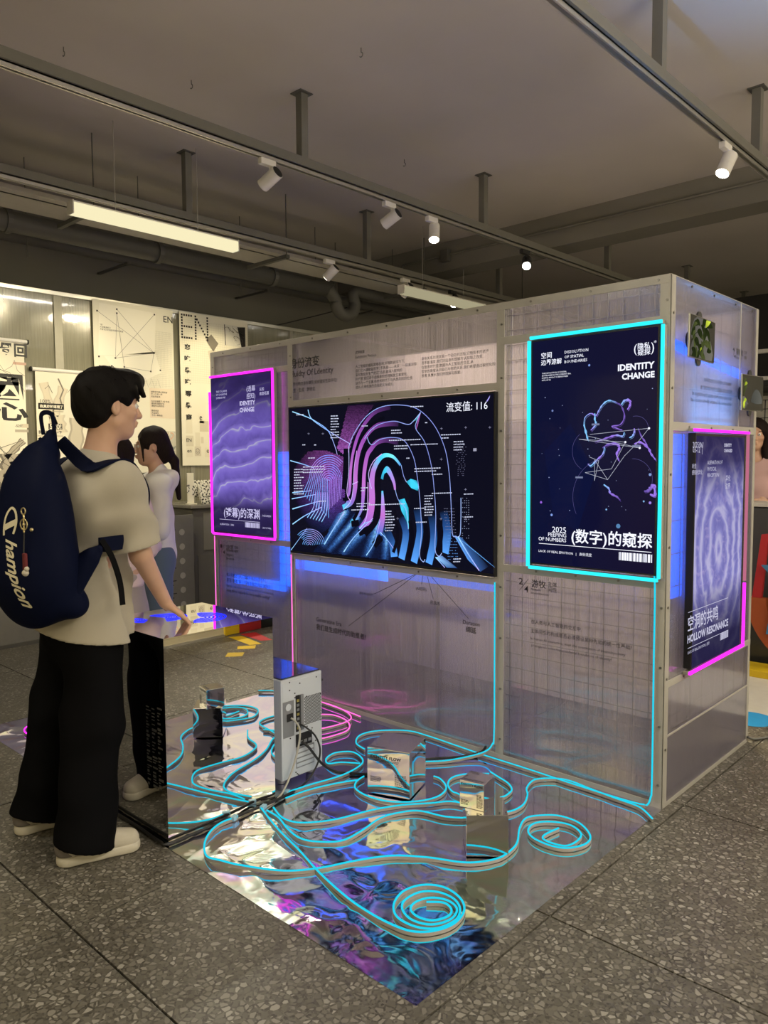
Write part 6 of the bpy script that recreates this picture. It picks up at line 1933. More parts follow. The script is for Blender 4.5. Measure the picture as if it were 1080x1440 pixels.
def m_hair(name, col):
    t = NT(name)
    mp = t.n('Mapping'); mp.inputs['Scale'].default_value = (260, 260, 22)
    t.t.links.new(t.objco(), mp.inputs['Vector'])
    nz = t.noise(mp.outputs[0], 1.0, 2)
    c = t.mixc(nz.outputs[0], tuple(x * .5 for x in col), tuple(x * 1.7 for x in col))
    p = t.principled(Base_Color=c, Roughness=.6, Specular_IOR_Level=.08)
    t.t.links.new(t.bump(nz.outputs[0], .35, .004), p.inputs['Normal'])
    return t.done(p.outputs[0])


def m_cloth(name, col, weave=900, rough=.85, var=.06, sheen=.1):
    t = NT(name)
    o = t.objco()
    nz = t.noise(o, weave * .3, 2); n2 = t.noise(o, 7, 3)
    c = t.mixc(n2.outputs[0], tuple(x * (1 - var) for x in col), tuple(min(1, x * (1 + var)) for x in col))
    p = t.principled(Base_Color=c, Roughness=rough, Specular_IOR_Level=.04 if sum(col) < .1 else .15, Sheen_Weight=0.0 if sum(col) < .1 else sheen)
    t.t.links.new(t.bump(nz.outputs[0], .1, .002), p.inputs['Normal'])
    return t.done(p.outputs[0])


M_SKIN = m_skin()
M_LIP = flat('lip', (.40, .16, .14), .45)
M_EYEW = flat('eye_white', (.75, .73, .70), .2); M_IRIS = flat('dark_iris', (.015, .010, .008), .15)


def v3(*a): return np.array(a, float)


def head_sdf(S, c, f, up, s=1.0, female=False):
    """skull, face and ears blended into S. c = centre of the head, f = where the face looks, up = head axis"""
    f = v3(*f); f /= np.linalg.norm(f); up = v3(*up); up -= f * (up @ f); up /= np.linalg.norm(up)
    r = np.cross(f, up)
    R = np.array([r, f, up])
    P = lambda a, b, z: c + s * (a * r + b * f + z * up)
    S.ell(P(0, -.012, .030), s * v3(.076, .096, .090), .02, R=R)
    S.ell(P(0, .025, -.030), s * v3(.060, .068, .080), .03, R=R)
    S.ell(P(0, .052, -.088), s * v3(.030, .028, .022), .03, R=R)          # chin
    S.cap(P(-.045, .005, -.06), P(0, .052, -.085), s * .022, s * .020, .025); S.cap(P(.045, .005, -.06), P(0, .052, -.085), s * .022, s * .020, .025)
    S.cap(P(-.030, .074, .026), P(.030, .074, .026), s * .012, None, .02)  # brow
    for e in (-1, 1):
        S.ell(P(e * .031, .088, .006), s * v3(.014, .010, .010), .010, 'cut', R=R)
        S.ell(P(e * .040, .060, -.022), s * v3(.022, .022, .018), .02, R=R)  # cheek
        S.ell(P(e * .078, -.012, -.008), s * v3(.010, .019, .032), .006, R=R)  # ear
        S.ell(P(e * .086, -.008, -.004), s * v3(.005, .010, .018), .004, 'cut', R=R)
    S.cap(P(0, .090, .012), P(0, .108, -.026), s * .0075, s * .012, .012)  # nose
    for e in (-1, 1): S.ell(P(e * .011, .098, -.030), s * v3(.009, .011, .008), .008, R=R)
    S.ell(P(0, .088, -.053), s * v3(.024, .012, .0075), .008, R=R); S.ell(P(0, .086, -.064), s * v3(.021, .012, .0075), .008, R=R)
    S.ell(P(0, .102, -.0585), s * v3(.022, .008, .0015), .003, 'cut', R=R)
    return P, R


def eyes(P, R, s, parent):
    for e in (-1, 1):
        o = MB().ball(P(e * .031, .0765, .006), .0125 * s, 14, 10).build('eye', M_EYEW, parent, smooth=True)
        MB().ball(P(e * .031, .0865, .006), .0050 * s, 10, 8).build('iris', M_IRIS, o, smooth=True)
        MB().tube([P(e * .031 + .017 * math.cos(t), .088 - .012 * abs(math.cos(t)), .024 + .006 * math.sin(t)) for t in np.linspace(.3, PI - .3, 7)], .0026 * s, 6).build('eyebrow', M_IRIS, parent, smooth=True)


def hand_sdf(S, wrist, fwd, nrm, side, s=1.0, curl=.35, spread=.12, thumb=1):
    """palm and five fingers. fwd along the hand, nrm out of the back of the hand, side towards the thumb"""
    w = v3(*wrist); f = v3(*fwd) / np.linalg.norm(fwd); n = v3(*nrm); n -= f * (n @ f); n /= np.linalg.norm(n); t = v3(*side); t -= f * (t @ f) + n * (t @ n); t /= np.linalg.norm(t)
    Q = lambda a, b, c: w + s * (a * f + b * t + c * n)
    for b in (-.026, -.010, .008, .024): S.cap(Q(.012, b * .7, 0), Q(.082, b, .002), s * .0135, s * .0115, .014)
    S.cap(Q(.012, .018, -.006), Q(.050, .030, -.008), s * .016, s * .013, .014)
    for b, L, k in ((.028, .072, .04), (.0095, .080, 0), (-.0090, .075, -.05), (-.0270, .060, -.14)):
        a0 = spread * b / .028
        p = Q(.084, b, .002); d1 = math.cos(curl * .5); d2 = math.sin(curl * .5)
        p1 = p + s * L * .45 * (f * d1 + t * a0 * .5 - n * d2)
        p2 = p1 + s * L * .32 * (f * math.cos(curl * 1.3) + t * a0 * .5 - n * math.sin(curl * 1.3))
        p3 = p2 + s * L * .23 * (f * math.cos(curl * 1.9) + t * a0 * .5 - n * math.sin(curl * 1.9))
        S.cap(p, p1, s * .0095, s * .0088, .005); S.cap(p1, p2, s * .0088, s * .0080, .003); S.cap(p2, p3, s * .0080, s * .0068, .003)
    p = Q(.020, .030, -.008); p1 = p + s * (.034 * f * .8 + .028 * t - .006 * n); p2 = p1 + s * (.030 * f + .010 * t - .006 * n)
    S.cap(p, p1, s * .0125, s * .0105, .008); S.cap(p1, p2, s * .0105, s * .0082, .004)
# ------------------------------------------------------------------ the man with the backpack
RZ = lambda a: np.array([[math.cos(a), -math.sin(a), 0], [math.sin(a), math.cos(a), 0], [0, 0, 1]])
HIP = v3(-1.545, -1.735, .93)
CH = v3(-1.515, -1.700, 1.30)
NK = v3(-1.500, -1.672, 1.475)
HD = v3(-1.478, -1.630, 1.678)
TW = math.radians(13)                      # the trunk turns to his left
LT = RZ(TW) @ v3(1, 0, 0); FT = RZ(TW) @ v3(0, 1, 0)
SHR = v3(-1.520, -1.700, 1.392) + .168 * LT; SHL = v3(-1.520, -1.700, 1.392) - .172 * LT
ELR = v3(-1.345, -1.595, 1.115); WRR = v3(-1.425, -1.450, .905)
ELL = v3(-1.78, -1.80, 1.16); WLL = v3(-1.76, -1.72, .92)
ANR = v3(-1.405, -1.835, .10); ANL = v3(-1.765, -1.845, .10)
KNR = v3(-1.425, -1.765, .50); KNL = v3(-1.70, -1.765, .50)
HJR = HIP + .085 * v3(1, 0, 0) - v3(0, 0, .02); HJL = HIP - .085 * v3(1, 0, 0) - v3(0, 0, .02)
man = empty('person', 'man in cream T-shirt and black trousers with backpack, hand on mirror plinth', 'person', (HIP[0], HIP[1], 0))
MO = Vector(man.location)


def put(S, name, mat, parent, root=None):
    me = S.mesh(name); me.transform(Matrix.Translation(-(root if root is not None else MO)))
    return obj(name, me, mat, parent)


S = SDF((-2.0, -2.05, 0.02), (-1.15, -1.15, 1.90), .0048)
HF = v3(.10, 1.0, -.06)
Pm, Rm = head_sdf(S, HD, HF, (0, .04, 1), 1.06)
S.cap(NK - v3(0, .01, .03), HD + v3(0, -.02, -.06), .060, .056, .025)
S.cap(CH, NK - v3(0, 0, .03), .10, .07, .05, flat=(FT, .75))
S.cap(HIP, CH, .105, .115, .06, flat=(FT, .75))
for a, b in ((SHR, ELR), (SHL, ELL)): S.cap(a, b, .050, .038, .04)
for a, b in ((ELR, WRR), (ELL, WLL)): S.cap(a, b, .040, .026, .02)
S.cap(SHL, SHR, .055, None, .05)
for a, b, c in ((HJR, KNR, ANR), (HJL, KNL, ANL)): S.cap(a, b, .078, .055, .05); S.cap(b, c, .055, .036, .03); S.cap(c, c + v3(0, .12, -.055), .034, .028, .02)
hd = v3(-.30, .88, -.34)
hand_sdf(S, WRR, v3(-.10, .72, -.62), v3(.25, .55, .80), v3(-1, -.1, 0), 1.0, .10, .2)
hand_sdf(S, WLL, v3(.05, .25, -1), v3(-1, 0, 0), v3(0, 1, .2), 1.0, .5, .05)
body = put(S, 'body', M_SKIN, man)
eyes(lambda a, b, z: Pm(a, b, z) - np.array(MO), Rm, 1.06, man)

# hair
S = SDF(HD - .20, HD + .20, .0045)
r_, f_, u_ = Rm
S.ell(Pm(0, -.022, .040), 1.06 * v3(.096, .118, .100), .02, R=Rm)
S.ell(Pm(0, -.070, -.020), 1.06 * v3(.080, .052, .070), .03, R=Rm)
S.ell(Pm(0, .055, .092), 1.06 * v3(.075, .062, .045), .03, R=Rm)
S.ell(Pm(0, .100, -.055), 1.06 * v3(.085, .090, .110), .012, 'cut', R=Rm)
for e in (-1, 1):
    S.ell(Pm(e * .095, .020, -.050), 1.06 * v3(.040, .058, .072), .012, 'cut', R=Rm)
    S.cap(Pm(e * .070, .055, .06), Pm(e * .062, .078, .022), .014, .006, .012)
for i in range(9):
    a = -.055 + i * .014
    S.cap(Pm(a, .070, .105), Pm(a + .008, .098, .046 + .010 * math.sin(i * 2.3)), .015, .006, .010)
S.plane(Pm(0, -.07, -.088), -u_ * 1.0 - .15 * f_, .01)
rs = np.random.RandomState(3)
S.fold(lambda X, Y, Z: .0024 * np.sin(90 * X + 40 * Z) * np.sin(70 * Y + 30 * Z))
hair = put(S, 'hair', m_hair('black_hair', (.006, .005, .005)), man)
m = MB()
for i in range(70):
    a = rs.uniform(-1, 1); b = rs.uniform(-1, .9)
    p0 = Pm(.085 * a, -.02 + .10 * b, .04 + .095 * math.sqrt(max(0, 1 - .8 * a * a - .8 * b * b)))
    dn = (p0 - Pm(0, -.02, .02)); dn /= np.linalg.norm(dn)
    tg = np.cross(dn, rs.uniform(-1, 1, 3)); tg /= np.linalg.norm(tg)
    L = rs.uniform(.02, .045)
    m.tube([Vector(p0 - dn * .01 - np.array(MO)), Vector(p0 + dn * .006 + tg * L * .5 - np.array(MO)), Vector(p0 + dn * .010 + tg * L - v3(0, 0, .012) - np.array(MO))], [.0016, .0012, .0004], 4)
m.build('hair_strands', bpy.data.materials['black_hair'], man)['kind'] = 'stuff'

# T-shirt
def legs(S, g=0.0):
    S.cap(HIP + v3(0, 0, -.02), HIP - v3(0, 0, .08), .135 + g, .150 + g, .05, flat=((0, 1, 0), .78))
    for hj, kn, an, e in ((HJR, KNR, ANR, 1), (HJL, KNL, ANL, -1)):
        S.cap(hj + v3(e * .004, 0, 0), kn, .104 + g, .100 + g, .05); S.cap(kn, an + v3(0, .015, -.045), .100 + g, .112 + g, .06)
    S.cap(HIP - v3(0, .015, .09), HJR - v3(.02, .015, .14), .12 + g, .10 + g, .05); S.cap(HIP - v3(0, .015, .09), HJL - v3(-.02, .015, .14), .12 + g, .10 + g, .05)
S = SDF((-2.0, -2.05, .60), (-1.12, -1.30, 1.62), .0055)
HEM = v3(-1.545, -1.735, .825)
S.cap(v3(-1.510, -1.69, 1.36), HEM + v3(0, 0, -.05), .146, .226, .05, flat=(FT, .80))
S.cap(SHL - v3(0, 0, .02), SHR - v3(0, 0, .02), .076, None, .06)
S.ell(v3(-1.50, -1.70, 1.31), v3(.200, .142, .17), .05, R=np.array([LT, FT, v3(0, 0, 1)]))
S.cap(NK - v3(0, .005, .07), NK - v3(0, 0, .015), .105, .070, .05)
TS = SDF((-2.0, -2.05, .60), (-1.12, -1.30, 1.62), .0055); TS.d = S.d.copy()
DR = (ELR - SHR) / np.linalg.norm(ELR - SHR); DL = (ELL - SHL) / np.linalg.norm(ELL - SHL)
S.cap(SHR, SHR + DR * .37, .074, .098, .05); S.cap(SHL, SHL + DL * .34, .074, .098, .05)
legs(S, .014)
def folds(X, Y, Z):
    w = .0060 * np.sin(26 * (X * .8 + Y * .5) + 9 * Z + 2 * np.sin(11 * Z)) * np.clip((1.30 - Z) / .3, 0, 1)
    w += .0085 * np.sin(38 * Z + 16 * (X - Y) + 3 * np.sin(7 * X)) * np.exp(-((Z - 1.02) / .16) ** 2)
    w += .0065 * np.sin(48 * Z - 30 * X) * np.exp(-((Z - 1.24) / .12) ** 2)
    return w
S.fold(folds)
S.plane(HEM, (-.13, -.10, -1.0), .004)
def cut_beyond(S, p, d, r):
    """open a sleeve: remove everything beyond p along d within radius r of its axis"""
    lo = np.minimum(p, p + d * .3) - r - .05; hi = np.maximum(p, p + d * .3) + r + .05
    sl, (X, Y, Z) = S.sub(lo, hi)
    t = (X - p[0]) * d[0] + (Y - p[1]) * d[1] + (Z - p[2]) * d[2]
    rx, ry, rz = X - p[0] - t * d[0], Y - p[1] - t * d[1], Z - p[2] - t * d[2]
    rr_ = np.sqrt(rx * rx + ry * ry + rz * rz)
    v = np.maximum(-t, rr_ - r)
    S.d[sl] = np.maximum(S.d[sl], -v)
cut_beyond(S, SHR + DR * .250, DR, .13); cut_beyond(S, SHL + DL * .26, DL, .125)
S.cap(SHR + DR * .19, SHR + DR * .42, .062, .080, .004, 'cut'); S.cap(SHL + DL * .21, SHL + DL * .40, .062, .080, .004, 'cut')
S.cap(NK - v3(0, -.02, .035), NK + v3(0, .02, .2), .064, .072, .006, 'cut')
M_TEE = m_cloth('cream_cotton', (.39, .355, .29))
put(S, 't_shirt', M_TEE, man)

# trousers
S = SDF((-2.05, -2.1, .02), (-1.15, -1.45, 1.0), .0062)
legs(S)
S.fold(lambda X, Y, Z: .005 * np.sin(30 * Z + 14 * X + 3 * np.sin(9 * Y)) * np.exp(-((Z - .16) / .14) ** 2) + .004 * np.sin(24 * (X + .6 * Y) + 8 * Z) + .004 * np.sin(34 * Z - 20 * X) * np.exp(-((Z - .52) / .12) ** 2))
S.plane((-1.6, -1.8, .045), (-.0, -.25, -1.0), .004); S.plane((-1.5, -1.7, .875), (.13, .1, 1), .004)
M_TROU = m_cloth('black_twill', (.0045, .0045, .0055))
put(S, 'trousers', M_TROU, man)

# shoes
M_SHOE = flat('cream_suede', (.50, .46, .38), .75, 0, .08, 30); M_SOLE = flat('cream_rubber', (.56, .52, .43), .6, 0, .05); M_SHG = flat('grey_suede', (.16, .14, .13), .8)
def shoe(heel, d, parent, root, s=1.0, mats=(M_SHOE, M_SOLE, M_SHG)):
    d = v3(d[0], d[1], 0); d /= np.linalg.norm(d); r = v3(d[1], -d[0], 0); u = v3(0, 0, 1)
    P = lambda a, b, z: heel + s * (a * d + b * r + z * u)
    lo = np.minimum(P(-.05, -.09, -.01), P(.35, .09, .2)) - .09; hi = np.maximum(P(-.05, -.09, -.01), P(.35, .09, .2)) + .09
    lo[2] = -.01; hi[2] = .2
    S = SDF(lo, hi, .0042)
    S.cap(P(.045, 0, .065), P(.245, .004, .038), .042, .040, .02, flat=(u, .9)); S.cap(P(.045, 0, .07), P(.10, 0, .10), .040, .038, .03); S.cap(P(.12, 0, .075), P(.25, .006, .045), .036, .026, .03)
    S.ell(P(.07, 0, .135), v3(.042, .042, .04), .008, 'cut')
    S.plane(P(0, 0, .022), -u, .003)
    up = put(S, 'shoe', mats[0], parent, root)
    S = SDF(lo, hi, .0042)
    S.cap(P(.040, 0, .018), P(.13, .002, .018), .046, .042, .02, flat=(u, .9)); S.cap(P(.13, .002, .018), P(.245, .006, .018), .042, .047, .02, flat=(u, .9))
    S.plane(P(0, 0, .036), u, .003); S.plane(P(0, 0, .0015), -u, .003)
    put(S, 'sole', mats[1], up, root)
    m = MB()
    rt = np.array(root)
    for k in range(4):
        a = .125 + .022 * k; z = .104 - .013 * k
        m.tube([Vector(P(a, -.026, z - .008) - rt), Vector(P(a + .006, 0, z + .004) - rt), Vector(P(a, .026, z - .008) - rt)], .0032, 6)
    m.build('laces', mats[1], up)['kind'] = 'stuff'
    S = SDF(lo, hi, .0042)
    S.cap(P(.035, 0, .060), P(.065, 0, .078), .0455, .0435, .01); S.ell(P(.09, 0, .13), v3(.045, .05, .045), .008, 'cut'); S.plane(P(.07, 0, .05), d, .004); S.plane(P(0, 0, .037), -u, .003)
    put(S, 'heel_patch', mats[2], up, root)
    return up
shoe(v3(-1.425, -1.915, 0), (.29, .957), man, MO)
shoe(v3(-1.780, -1.925, 0), (.12, .99), man, MO)

# ------------------------------------------------------------------ the backpack (worn, but a thing of its own)
BN = -FT                                    # out of his back
BC = v3(-1.520, -1.70, 1.205) + BN * .235 + LT * .020
bpk = empty('backpack', 'navy drawstring backpack with cream script lettering, worn by the man', 'backpack', tuple(BC))
BO = Vector(BC); U3 = v3(0, 0, 1)
B_ = lambda a, b, z: BC + a * LT + b * BN + z * U3
RB = np.array([LT, BN, U3])
S = SDF(BC - v3(.36, .30, .40), BC + v3(.36, .30, .42), .0058)
S.ell(B_(0, .03, -.10), v3(.190, .125, .225), .05, R=RB)
S.ell(B_(0, .02, .06), v3(.150, .105, .20), .06, R=RB)
S.ell(B_(0, -.005, .22), v3(.085, .06, .115), .06, R=RB)
S.cap(B_(0, -.04, .30), B_(0, -.06, .36), .05, .028, .04)
S.cap(B_(-.13, -.03, -.24), B_(.13, -.03, -.24), .05, None, .05)
S.fold(lambda X, Y, Z: .006 * np.sin(30 * ((X - BC[0]) * LT[0] + (Y - BC[1]) * LT[1]) + 5 * Z) * np.clip((Z - BC[2] + .02) / .25, 0, 1) + .003 * np.sin(21 * Z + 13 * X))
S.plane(B_(0, -.085, 0), -BN, .02)
M_NAVY = m_cloth('navy_nylon', (.004, .006, .022), 500, .6)
M_STRAPM = m_cloth('navy_webbing', (.005, .007, .022), 1500, .7)
pk = put(S, 'pack_body', M_NAVY, bpk, BO)
def tee_push(p, gap):
    """move a point out to the given distance from the T-shirt"""
    p = np.array(p, float)
    for _ in range(14):
        i = np.clip(((p - TS.lo) / TS.h).round().astype(int), 1, TS.n - 2)
        d = TS.d[tuple(i)]
        if d > gap: break
        g = np.array([TS.d[i[0] + 1, i[1], i[2]] - TS.d[i[0] - 1, i[1], i[2]], TS.d[i[0], i[1] + 1, i[2]] - TS.d[i[0], i[1] - 1, i[2]], TS.d[i[0], i[1], i[2] + 1] - TS.d[i[0], i[1], i[2] - 1]])
        n = np.linalg.norm(g)
        if n < 1e-6: break
        p = p + g / n * (gap - d + .001)
    return Vector(p)
def strap(name, pts, w, th, ups, mat=M_STRAPM, parent=bpk, root=BO, push=0):
    P = spline([tuple(p) for p in pts], 8)
    if push:
        P = [tee_push(p, push) for p in P]
        for _ in range(2): P = [P[0]] + [(P[i - 1] + P[i] * 2 + P[i + 1]) / 4 for i in range(1, len(P) - 1)] + [P[-1]]
    n = len(P); us = spline([tuple(u) for u in ups], 8)
    return MB().sweep([p - root for p in P], [(-w / 2, -th / 2), (w / 2, -th / 2), (w / 2, th / 2), (-w / 2, th / 2)], [us[min(i, len(us) - 1)] for i in range(n)]).build(name, mat, parent, auto=.6)
for e, sh in ((1, SHR), (-1, SHL)):
    top = B_(e * .045, -.06, .34)
    q0 = NK + LT * e * .105 + BN * .105 + v3(0, 0, -.045); q1 = NK + LT * e * .118 + v3(0, 0, -.018) + FT * .02; q2 = NK + LT * e * .100 + FT * .12 + v3(0, 0, -.10); q3 = NK + LT * e * .090 + FT * .130 + v3(0, 0, -.20); q4 = NK + LT * e * .160 + FT * .06 + v3(0, 0, -.29); q5 = B_(e * .205, -.085, -.03)
    strap('shoulder_strap', [top, q0, q1, q2, q3, q4, q5], .052, .010, [BN, .7 * BN + .7 * U3, U3, .6 * FT + .7 * U3, FT, .6 * FT + .8 * e * LT, e * LT], push=.012)
strap('top_handle', [B_(-.03, -.05, .36), B_(-.025, -.04, .43), B_(.025, -.045, .43), B_(.03, -.05, .36)], .016, .005, [BN, BN, BN, BN])
# gusset that pulls the lower corner to the strap
S = SDF(BC - v3(.36, .30, .40), BC + v3(.36, .30, .30), .006)
S.cap(B_(.10, 0, -.16), B_(.215, -.075, -.045), .075, .018, .05, flat=(BN, .45)); S.cap(B_(.10, .0, -.24), B_(.19, -.06, -.08), .05, .02, .05, flat=(BN, .5))
put(S, 'side_gusset', M_NAVY, bpk, BO)
strap('loose_strap', [B_(.215, -.085, -.01), B_(.235, -.11, -.07), B_(.250, -.13, -.16), B_(.262, -.13, -.245)], .022, .004, [LT, LT, LT, LT], m_cloth('black_webbing', (.006, .006, .007), 1500))
# script lettering down the pack, laid on its skin
from mathutils.bvhtree import BVHTree
bvh = BVHTree.FromPolygons([v.co for v in pk.data.vertices], [tuple(p.vertices) for p in pk.data.polygons])
def on_pack(a, z, lift=.0022):
    o = Vector(LT * a + U3 * z + BN * .5); hit = bvh.ray_cast(o, Vector(-BN))
    p = hit[0] if hit[0] is not None else Vector(LT * a + U3 * z + BN * .12)
    return p + Vector(BN) * lift
mb = MB()
co, fs = text_mesh('hampion', .022, .35, 'LEFT', 4)
lo_, hi_ = co.min(0), co.max(0); L_ = .235 / (hi_[0] - lo_[0])
mb.add([on_pack(LX + (c[1] - .2) * L_ * .95, LZ) for c, LX, LZ in ((c, .034 + .055 * (c[0] - lo_[0]) * L_ / .255, .005 - (c[0] - lo_[0]) * L_) for c in co)], fs)
def pack_line(pts, w):
    P = spline([(a, z, 0) for a, z in pts], 6); n = len(mb.v)
    for i, p in enumerate(P):
        d = (P[min(i + 1, len(P) - 1)] - P[max(i - 1, 0)]).normalized()
        ww = (w[0] + (w[1] - w[0]) * i / (len(P) - 1)) / 2 if isinstance(w, tuple) else w / 2
        mb.v += [tuple(on_pack(p.x - d.y * ww, p.y + d.x * ww)), tuple(on_pack(p.x + d.y * ww, p.y - d.x * ww))]
    mb.f += [(n + 2 * i, n + 2 * i + 1, n + 2 * i + 3, n + 2 * i + 2) for i in range(len(P) - 1)]
pack_line([(.010, .016), (.004, .05), (.008, .085), (.026, .108), (.046, .095), (.056, .06), (.050, .022)], .0085)
pack_line([(.008, .042), (.030, .052), (.054, .062)], .020)
mb.build('lettering', flat('cream_print', (.60, .55, .40), .6), pk)
M_GOLD = flat('gold_metal', (.62, .52, .28), .3, .9)
kc = empty('key_charm', 'gold ring charm with red and white tassel clipped on the backpack', 'charm', tuple(BC + LT * .105 + BN * .135 + U3 * .06))
KO = Vector(kc.location) - BO
def ring(c, r, rad, name):
    MB().tube([(c[0] * LT[0] + r * math.cos(t) * LT[0], c[0] * LT[1] + r * math.cos(t) * LT[1], c[1] + r * math.sin(t)) for t in np.linspace(0, 2 * PI, 20)[:-1]], rad, 6, closed=True).build(name, M_GOLD, kc, smooth=True)
ring((0, .040), .011, .0024, 'clip_ring'); ring((0, -.004), .018, .0022, 'large_ring')
MB().tube([Vector(LT * x) + Vector((0, 0, z)) for x, z in ((0, .030), (.002, .020), (0, .012), (0, -.03))], .0028, 6).build('chain', M_GOLD, kc)
MB().ball((0, 0, -.004), .0055, 8, 6).build('bead', M_GOLD, kc, smooth=True)
MB().tube([Vector((0, 0, -.03)), Vector(-.006 * LT) + Vector((0, 0, -.10))], .0022, 6).build('cord', M_BLACKP, kc)
MB().bevbox(-.012, -.006, -.158, .008, .006, -.10, .004).build('red_tag', flat('red_felt', (.12, .012, .016), .8), kc)
MB().ball((-.0, 0, -.166), .012, 12, 8).ball((.010, 0, -.152), .008, 10, 8).build('white_pompom', M_SHOE, kc, smooth=True)
MB().ball(tuple(LT * .040 + U3 * (-.02)), .0065, 12, 8).build('gold_button', M_GOLD, kc, smooth=True)


# ------------------------------------------------------------------ other visitors
def woman(label, loc, facing, H, top_mat, bottom_mat, hair_mat, hair='long', h=.0075, skirt=False, hood=False, glasses=False, arms='fold', lean=0.0):
    """standing woman; facing = yaw of where she looks"""
    k = H / 1.66
    t = empty('person', label, 'person', (loc[0], loc[1], 0)); O = Vector(t.location)
    Rz = RZ(facing); f = Rz @ v3(0, 1, 0); r = Rz @ v3(1, 0, 0); u = v3(0, 0, 1); base = v3(loc[0], loc[1], 0)
    P = lambda a, b, z: base + k * (a * r + (b + lean * max(0, z - .9)) * f + z * u)
    lo = base - v3(.50, .50, -.0); hi = base + v3(.50, .50, H + .12)
    S = SDF(lo, hi, h * .8)
    hc = P(0, .015, 1.545)
    Pm, Rm = head_sdf(S, hc, f + v3(0, 0, -.06), (0, 0, 1), .95 * k)
    S.cap(P(0, -.02, 1.35), P(0, 0, 1.50), .048 * k, .046 * k, .02)
    S.cap(P(0, 0, .95), P(0, 0, 1.25), .11 * k, .11 * k, .05, flat=(f, .75)); S.cap(P(-.14, -.01, 1.33), P(.14, -.01, 1.33), .045 * k, None, .05)
    for e in (-1, 1):
        S.cap(P(e * .07, 0, .92), P(e * .075, .01, .48), .075 * k, .05 * k, .05); S.cap(P(e * .075, .01, .48), P(e * .08, -.02, .09), .05 * k, .034 * k, .03)
        sh = P(e * .165, -.01, 1.33); el = P(e * .20, .00, 1.07); wr = P(e * .10, .20, 1.05) if arms == 'fold' else P(e * .21, .08, .86)
        S.cap(sh, el, .042 * k, .034 * k, .03); S.cap(el, wr, .034 * k, .024 * k, .02)
        hand_sdf(S, wr, (P(-e * .04, .30, 1.07) if arms == 'fold' else wr - u * .2 + f * .05) - wr, u if arms == 'fold' else e * r, f if arms != 'fold' else u, .9 * k, .4)
    put(S, 'body', M_SKIN, t, O)
    eyes(lambda a, b, z: Pm(a, b, z) - np.array(O), Rm, .95 * k, t)
    # hair
    S = SDF(hc - .26 * k - v3(0, 0, .30 * k), hc + .26 * k, h * .75)
    q = .95 * k
    S.ell(Pm(0, -.018, .038), q * v3(.090, .110, .096), .02, R=Rm); S.ell(Pm(0, -.06, -.03), q * v3(.078, .055, .085), .03, R=Rm)
    S.ell(Pm(0, .105, -.045), q * v3(.066, .085, .115), .012, 'cut', R=Rm)
    if hair == 'tail':
        S.cap(Pm(0, -.10, -.03), Pm(.0, -.135, -.10), q * .034, q * .026, .02); S.cap(Pm(0, -.135, -.10), Pm(0, -.145, -.34), q * .030, q * .014, .02)
        for e in (-1, 1): S.cap(Pm(e * .066, .062, .05), Pm(e * .070, .060, -.09), q * .012, q * .005, .01); S.ell(Pm(e * .095, -.005, -.02), q * v3(.03, .028, .042), .008, 'cut', R=Rm)
    else:
        for e in (-1, 1): S.cap(Pm(e * .072, .02, .02), Pm(e * .082, .0, -.30), q * .032, q * .026, .03)
        S.cap(Pm(-.05, -.08, 0), Pm(-.05, -.095, -.38), q * .05, q * .03, .04); S.cap(Pm(.05, -.08, 0), Pm(.05, -.095, -.38), q * .05, q * .03, .04)
    S.fold(lambda X, Y, Z: .002 * np.sin(95 * X + 20 * Z) * np.sin(80 * Y + 14 * Z))
    put(S, 'hair', hair_mat, t, O)
    # top
    S = SDF(lo + v3(0, 0, .7 * k), hi - v3(0, 0, .2 * k), h)
    S.cap(P(0, 0, 1.24), P(0, 0, .86), .130 * k, .150 * k, .05, flat=(f, .78)); S.cap(P(-.135, -.01, 1.31), P(.135, -.01, 1.31), .072 * k, None, .05)
    S.cap(P(0, -.02, 1.34), P(0, -.015, 1.385), .085 * k, .068 * k, .04)
    for e in (-1, 1):
        sh = P(e * .165, -.01, 1.32); el = P(e * .20, .00, 1.06); wr = P(e * .10, .20, 1.05) if arms == 'fold' else P(e * .21, .08, .86)
        S.cap(sh, el, .066 * k, .058 * k, .04); S.cap(el, el + (wr - el) * .86, .058 * k, .044 * k, .03)
        S.cap(el + (wr - el) * .80, el + (wr - el) * 1.1, .030 * k, .034 * k, .004, 'cut')
    if hood: S.cap(P(-.075, -.085, 1.345), P(.075, -.085, 1.345), .052 * k, None, .03); S.cap(P(-.09, .03, 1.35), P(-.07, -.08, 1.35), .035 * k, .05 * k, .03); S.cap(P(.09, .03, 1.35), P(.07, -.08, 1.35), .035 * k, .05 * k, .03)
    S.fold(lambda X, Y, Z: .004 * np.sin(34 * Z + 18 * X - 12 * Y) + .003 * np.sin(50 * Z - 20 * Y))
    S.plane(P(0, 0, .84), -u, .005)
    S.cap(P(0, .02, 1.375), P(0, .03, 1.6), .058 * k, .07 * k, .006, 'cut')
    put(S, 'hooded_top' if hood else 'cardigan', top_mat, t, O)
    # legs
    S = SDF(lo, base + v3(.5, .5, 1.0 * k), h)
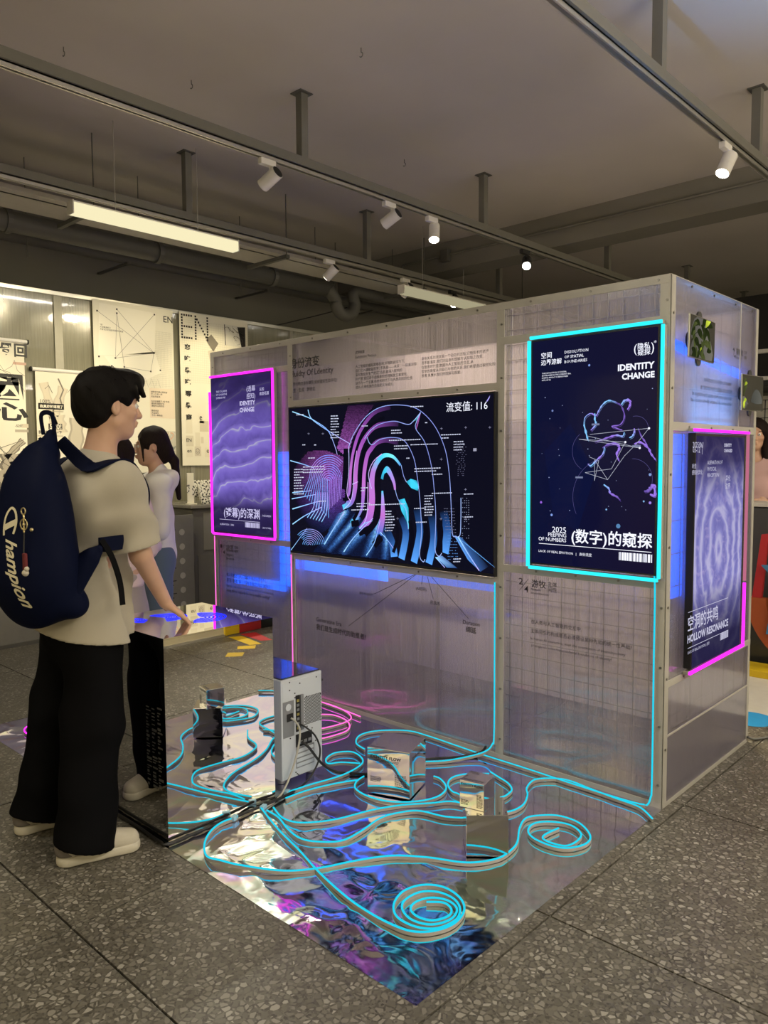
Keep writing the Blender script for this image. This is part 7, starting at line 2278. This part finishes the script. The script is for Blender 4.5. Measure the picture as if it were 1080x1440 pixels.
    S.cap(P(0, 0, .97), P(0, 0, .86), .115 * k, .135 * k, .05, flat=(f, .8))
    if skirt: S.cap(P(0, 0, .86), P(0, 0, .40), .14 * k, .22 * k, .05, flat=(f, .9)); S.plane(P(0, 0, .42), -u, .005)
    else:
        for e in (-1, 1): S.cap(P(e * .07, 0, .88), P(e * .078, .01, .48), .095 * k, .078 * k, .05); S.cap(P(e * .078, .01, .48), P(e * .082, -.01, .05), .078 * k, .088 * k, .05)
        S.plane(P(0, 0, .05), -u, .005)
    S.fold(lambda X, Y, Z: .003 * np.sin(30 * Z + 12 * X))
    put(S, 'skirt' if skirt else 'jeans', bottom_mat, t, O)
    for e in (-1, 1): shoe(P(e * .08, -.075, 0), f, t, O, .88 * k)
    if glasses:
        m = MB()
        for e in (-1, 1): m.tube([Pm(e * .031 + .020 * math.cos(a), .099, .005 + .018 * math.sin(a)) - np.array(O) for a in np.linspace(0, 2 * PI, 18)[:-1]], .0013, 5, closed=True); m.tube([Pm(e * .051, .099, .008) - np.array(O), Pm(e * .078, -.0, .004) - np.array(O)], .0013, 5)
        m.tube([Pm(-.011, .099, .008) - np.array(O), Pm(.011, .099, .008) - np.array(O)], .0013, 5)
        m.build('glasses', M_ALU, t)
    return t


M_HAIRD = m_hair('dark_brown_hair', (.014, .009, .008))
woman('young woman in a white hooded top and jeans with a ponytail facing left', (-2.94, -.60), math.radians(156), 1.67, m_cloth('white_fleece', (.74, .72, .68)), m_cloth('blue_denim', (.10, .14, .20)), M_HAIRD, 'tail', hood=True, glasses=True)
woman('person with long dark hair in a pink top, mostly hidden behind the man', (-2.50, -1.09), math.radians(20), 1.60, m_cloth('pink_knit', (.62, .48, .52)), m_cloth('grey_skirt_cloth', (.35, .30, .30)), bpy.data.materials['dark_brown_hair'], 'long', skirt=True)
woman('woman with long dark hair in a pink cardigan at the far right edge', (-.70, 3.27), math.radians(196), 1.76, m_cloth('blush_knit', (.50, .33, .32)), m_cloth('pale_grey_cloth', (.45, .43, .38)), bpy.data.materials['dark_brown_hair'], 'long', skirt=True)
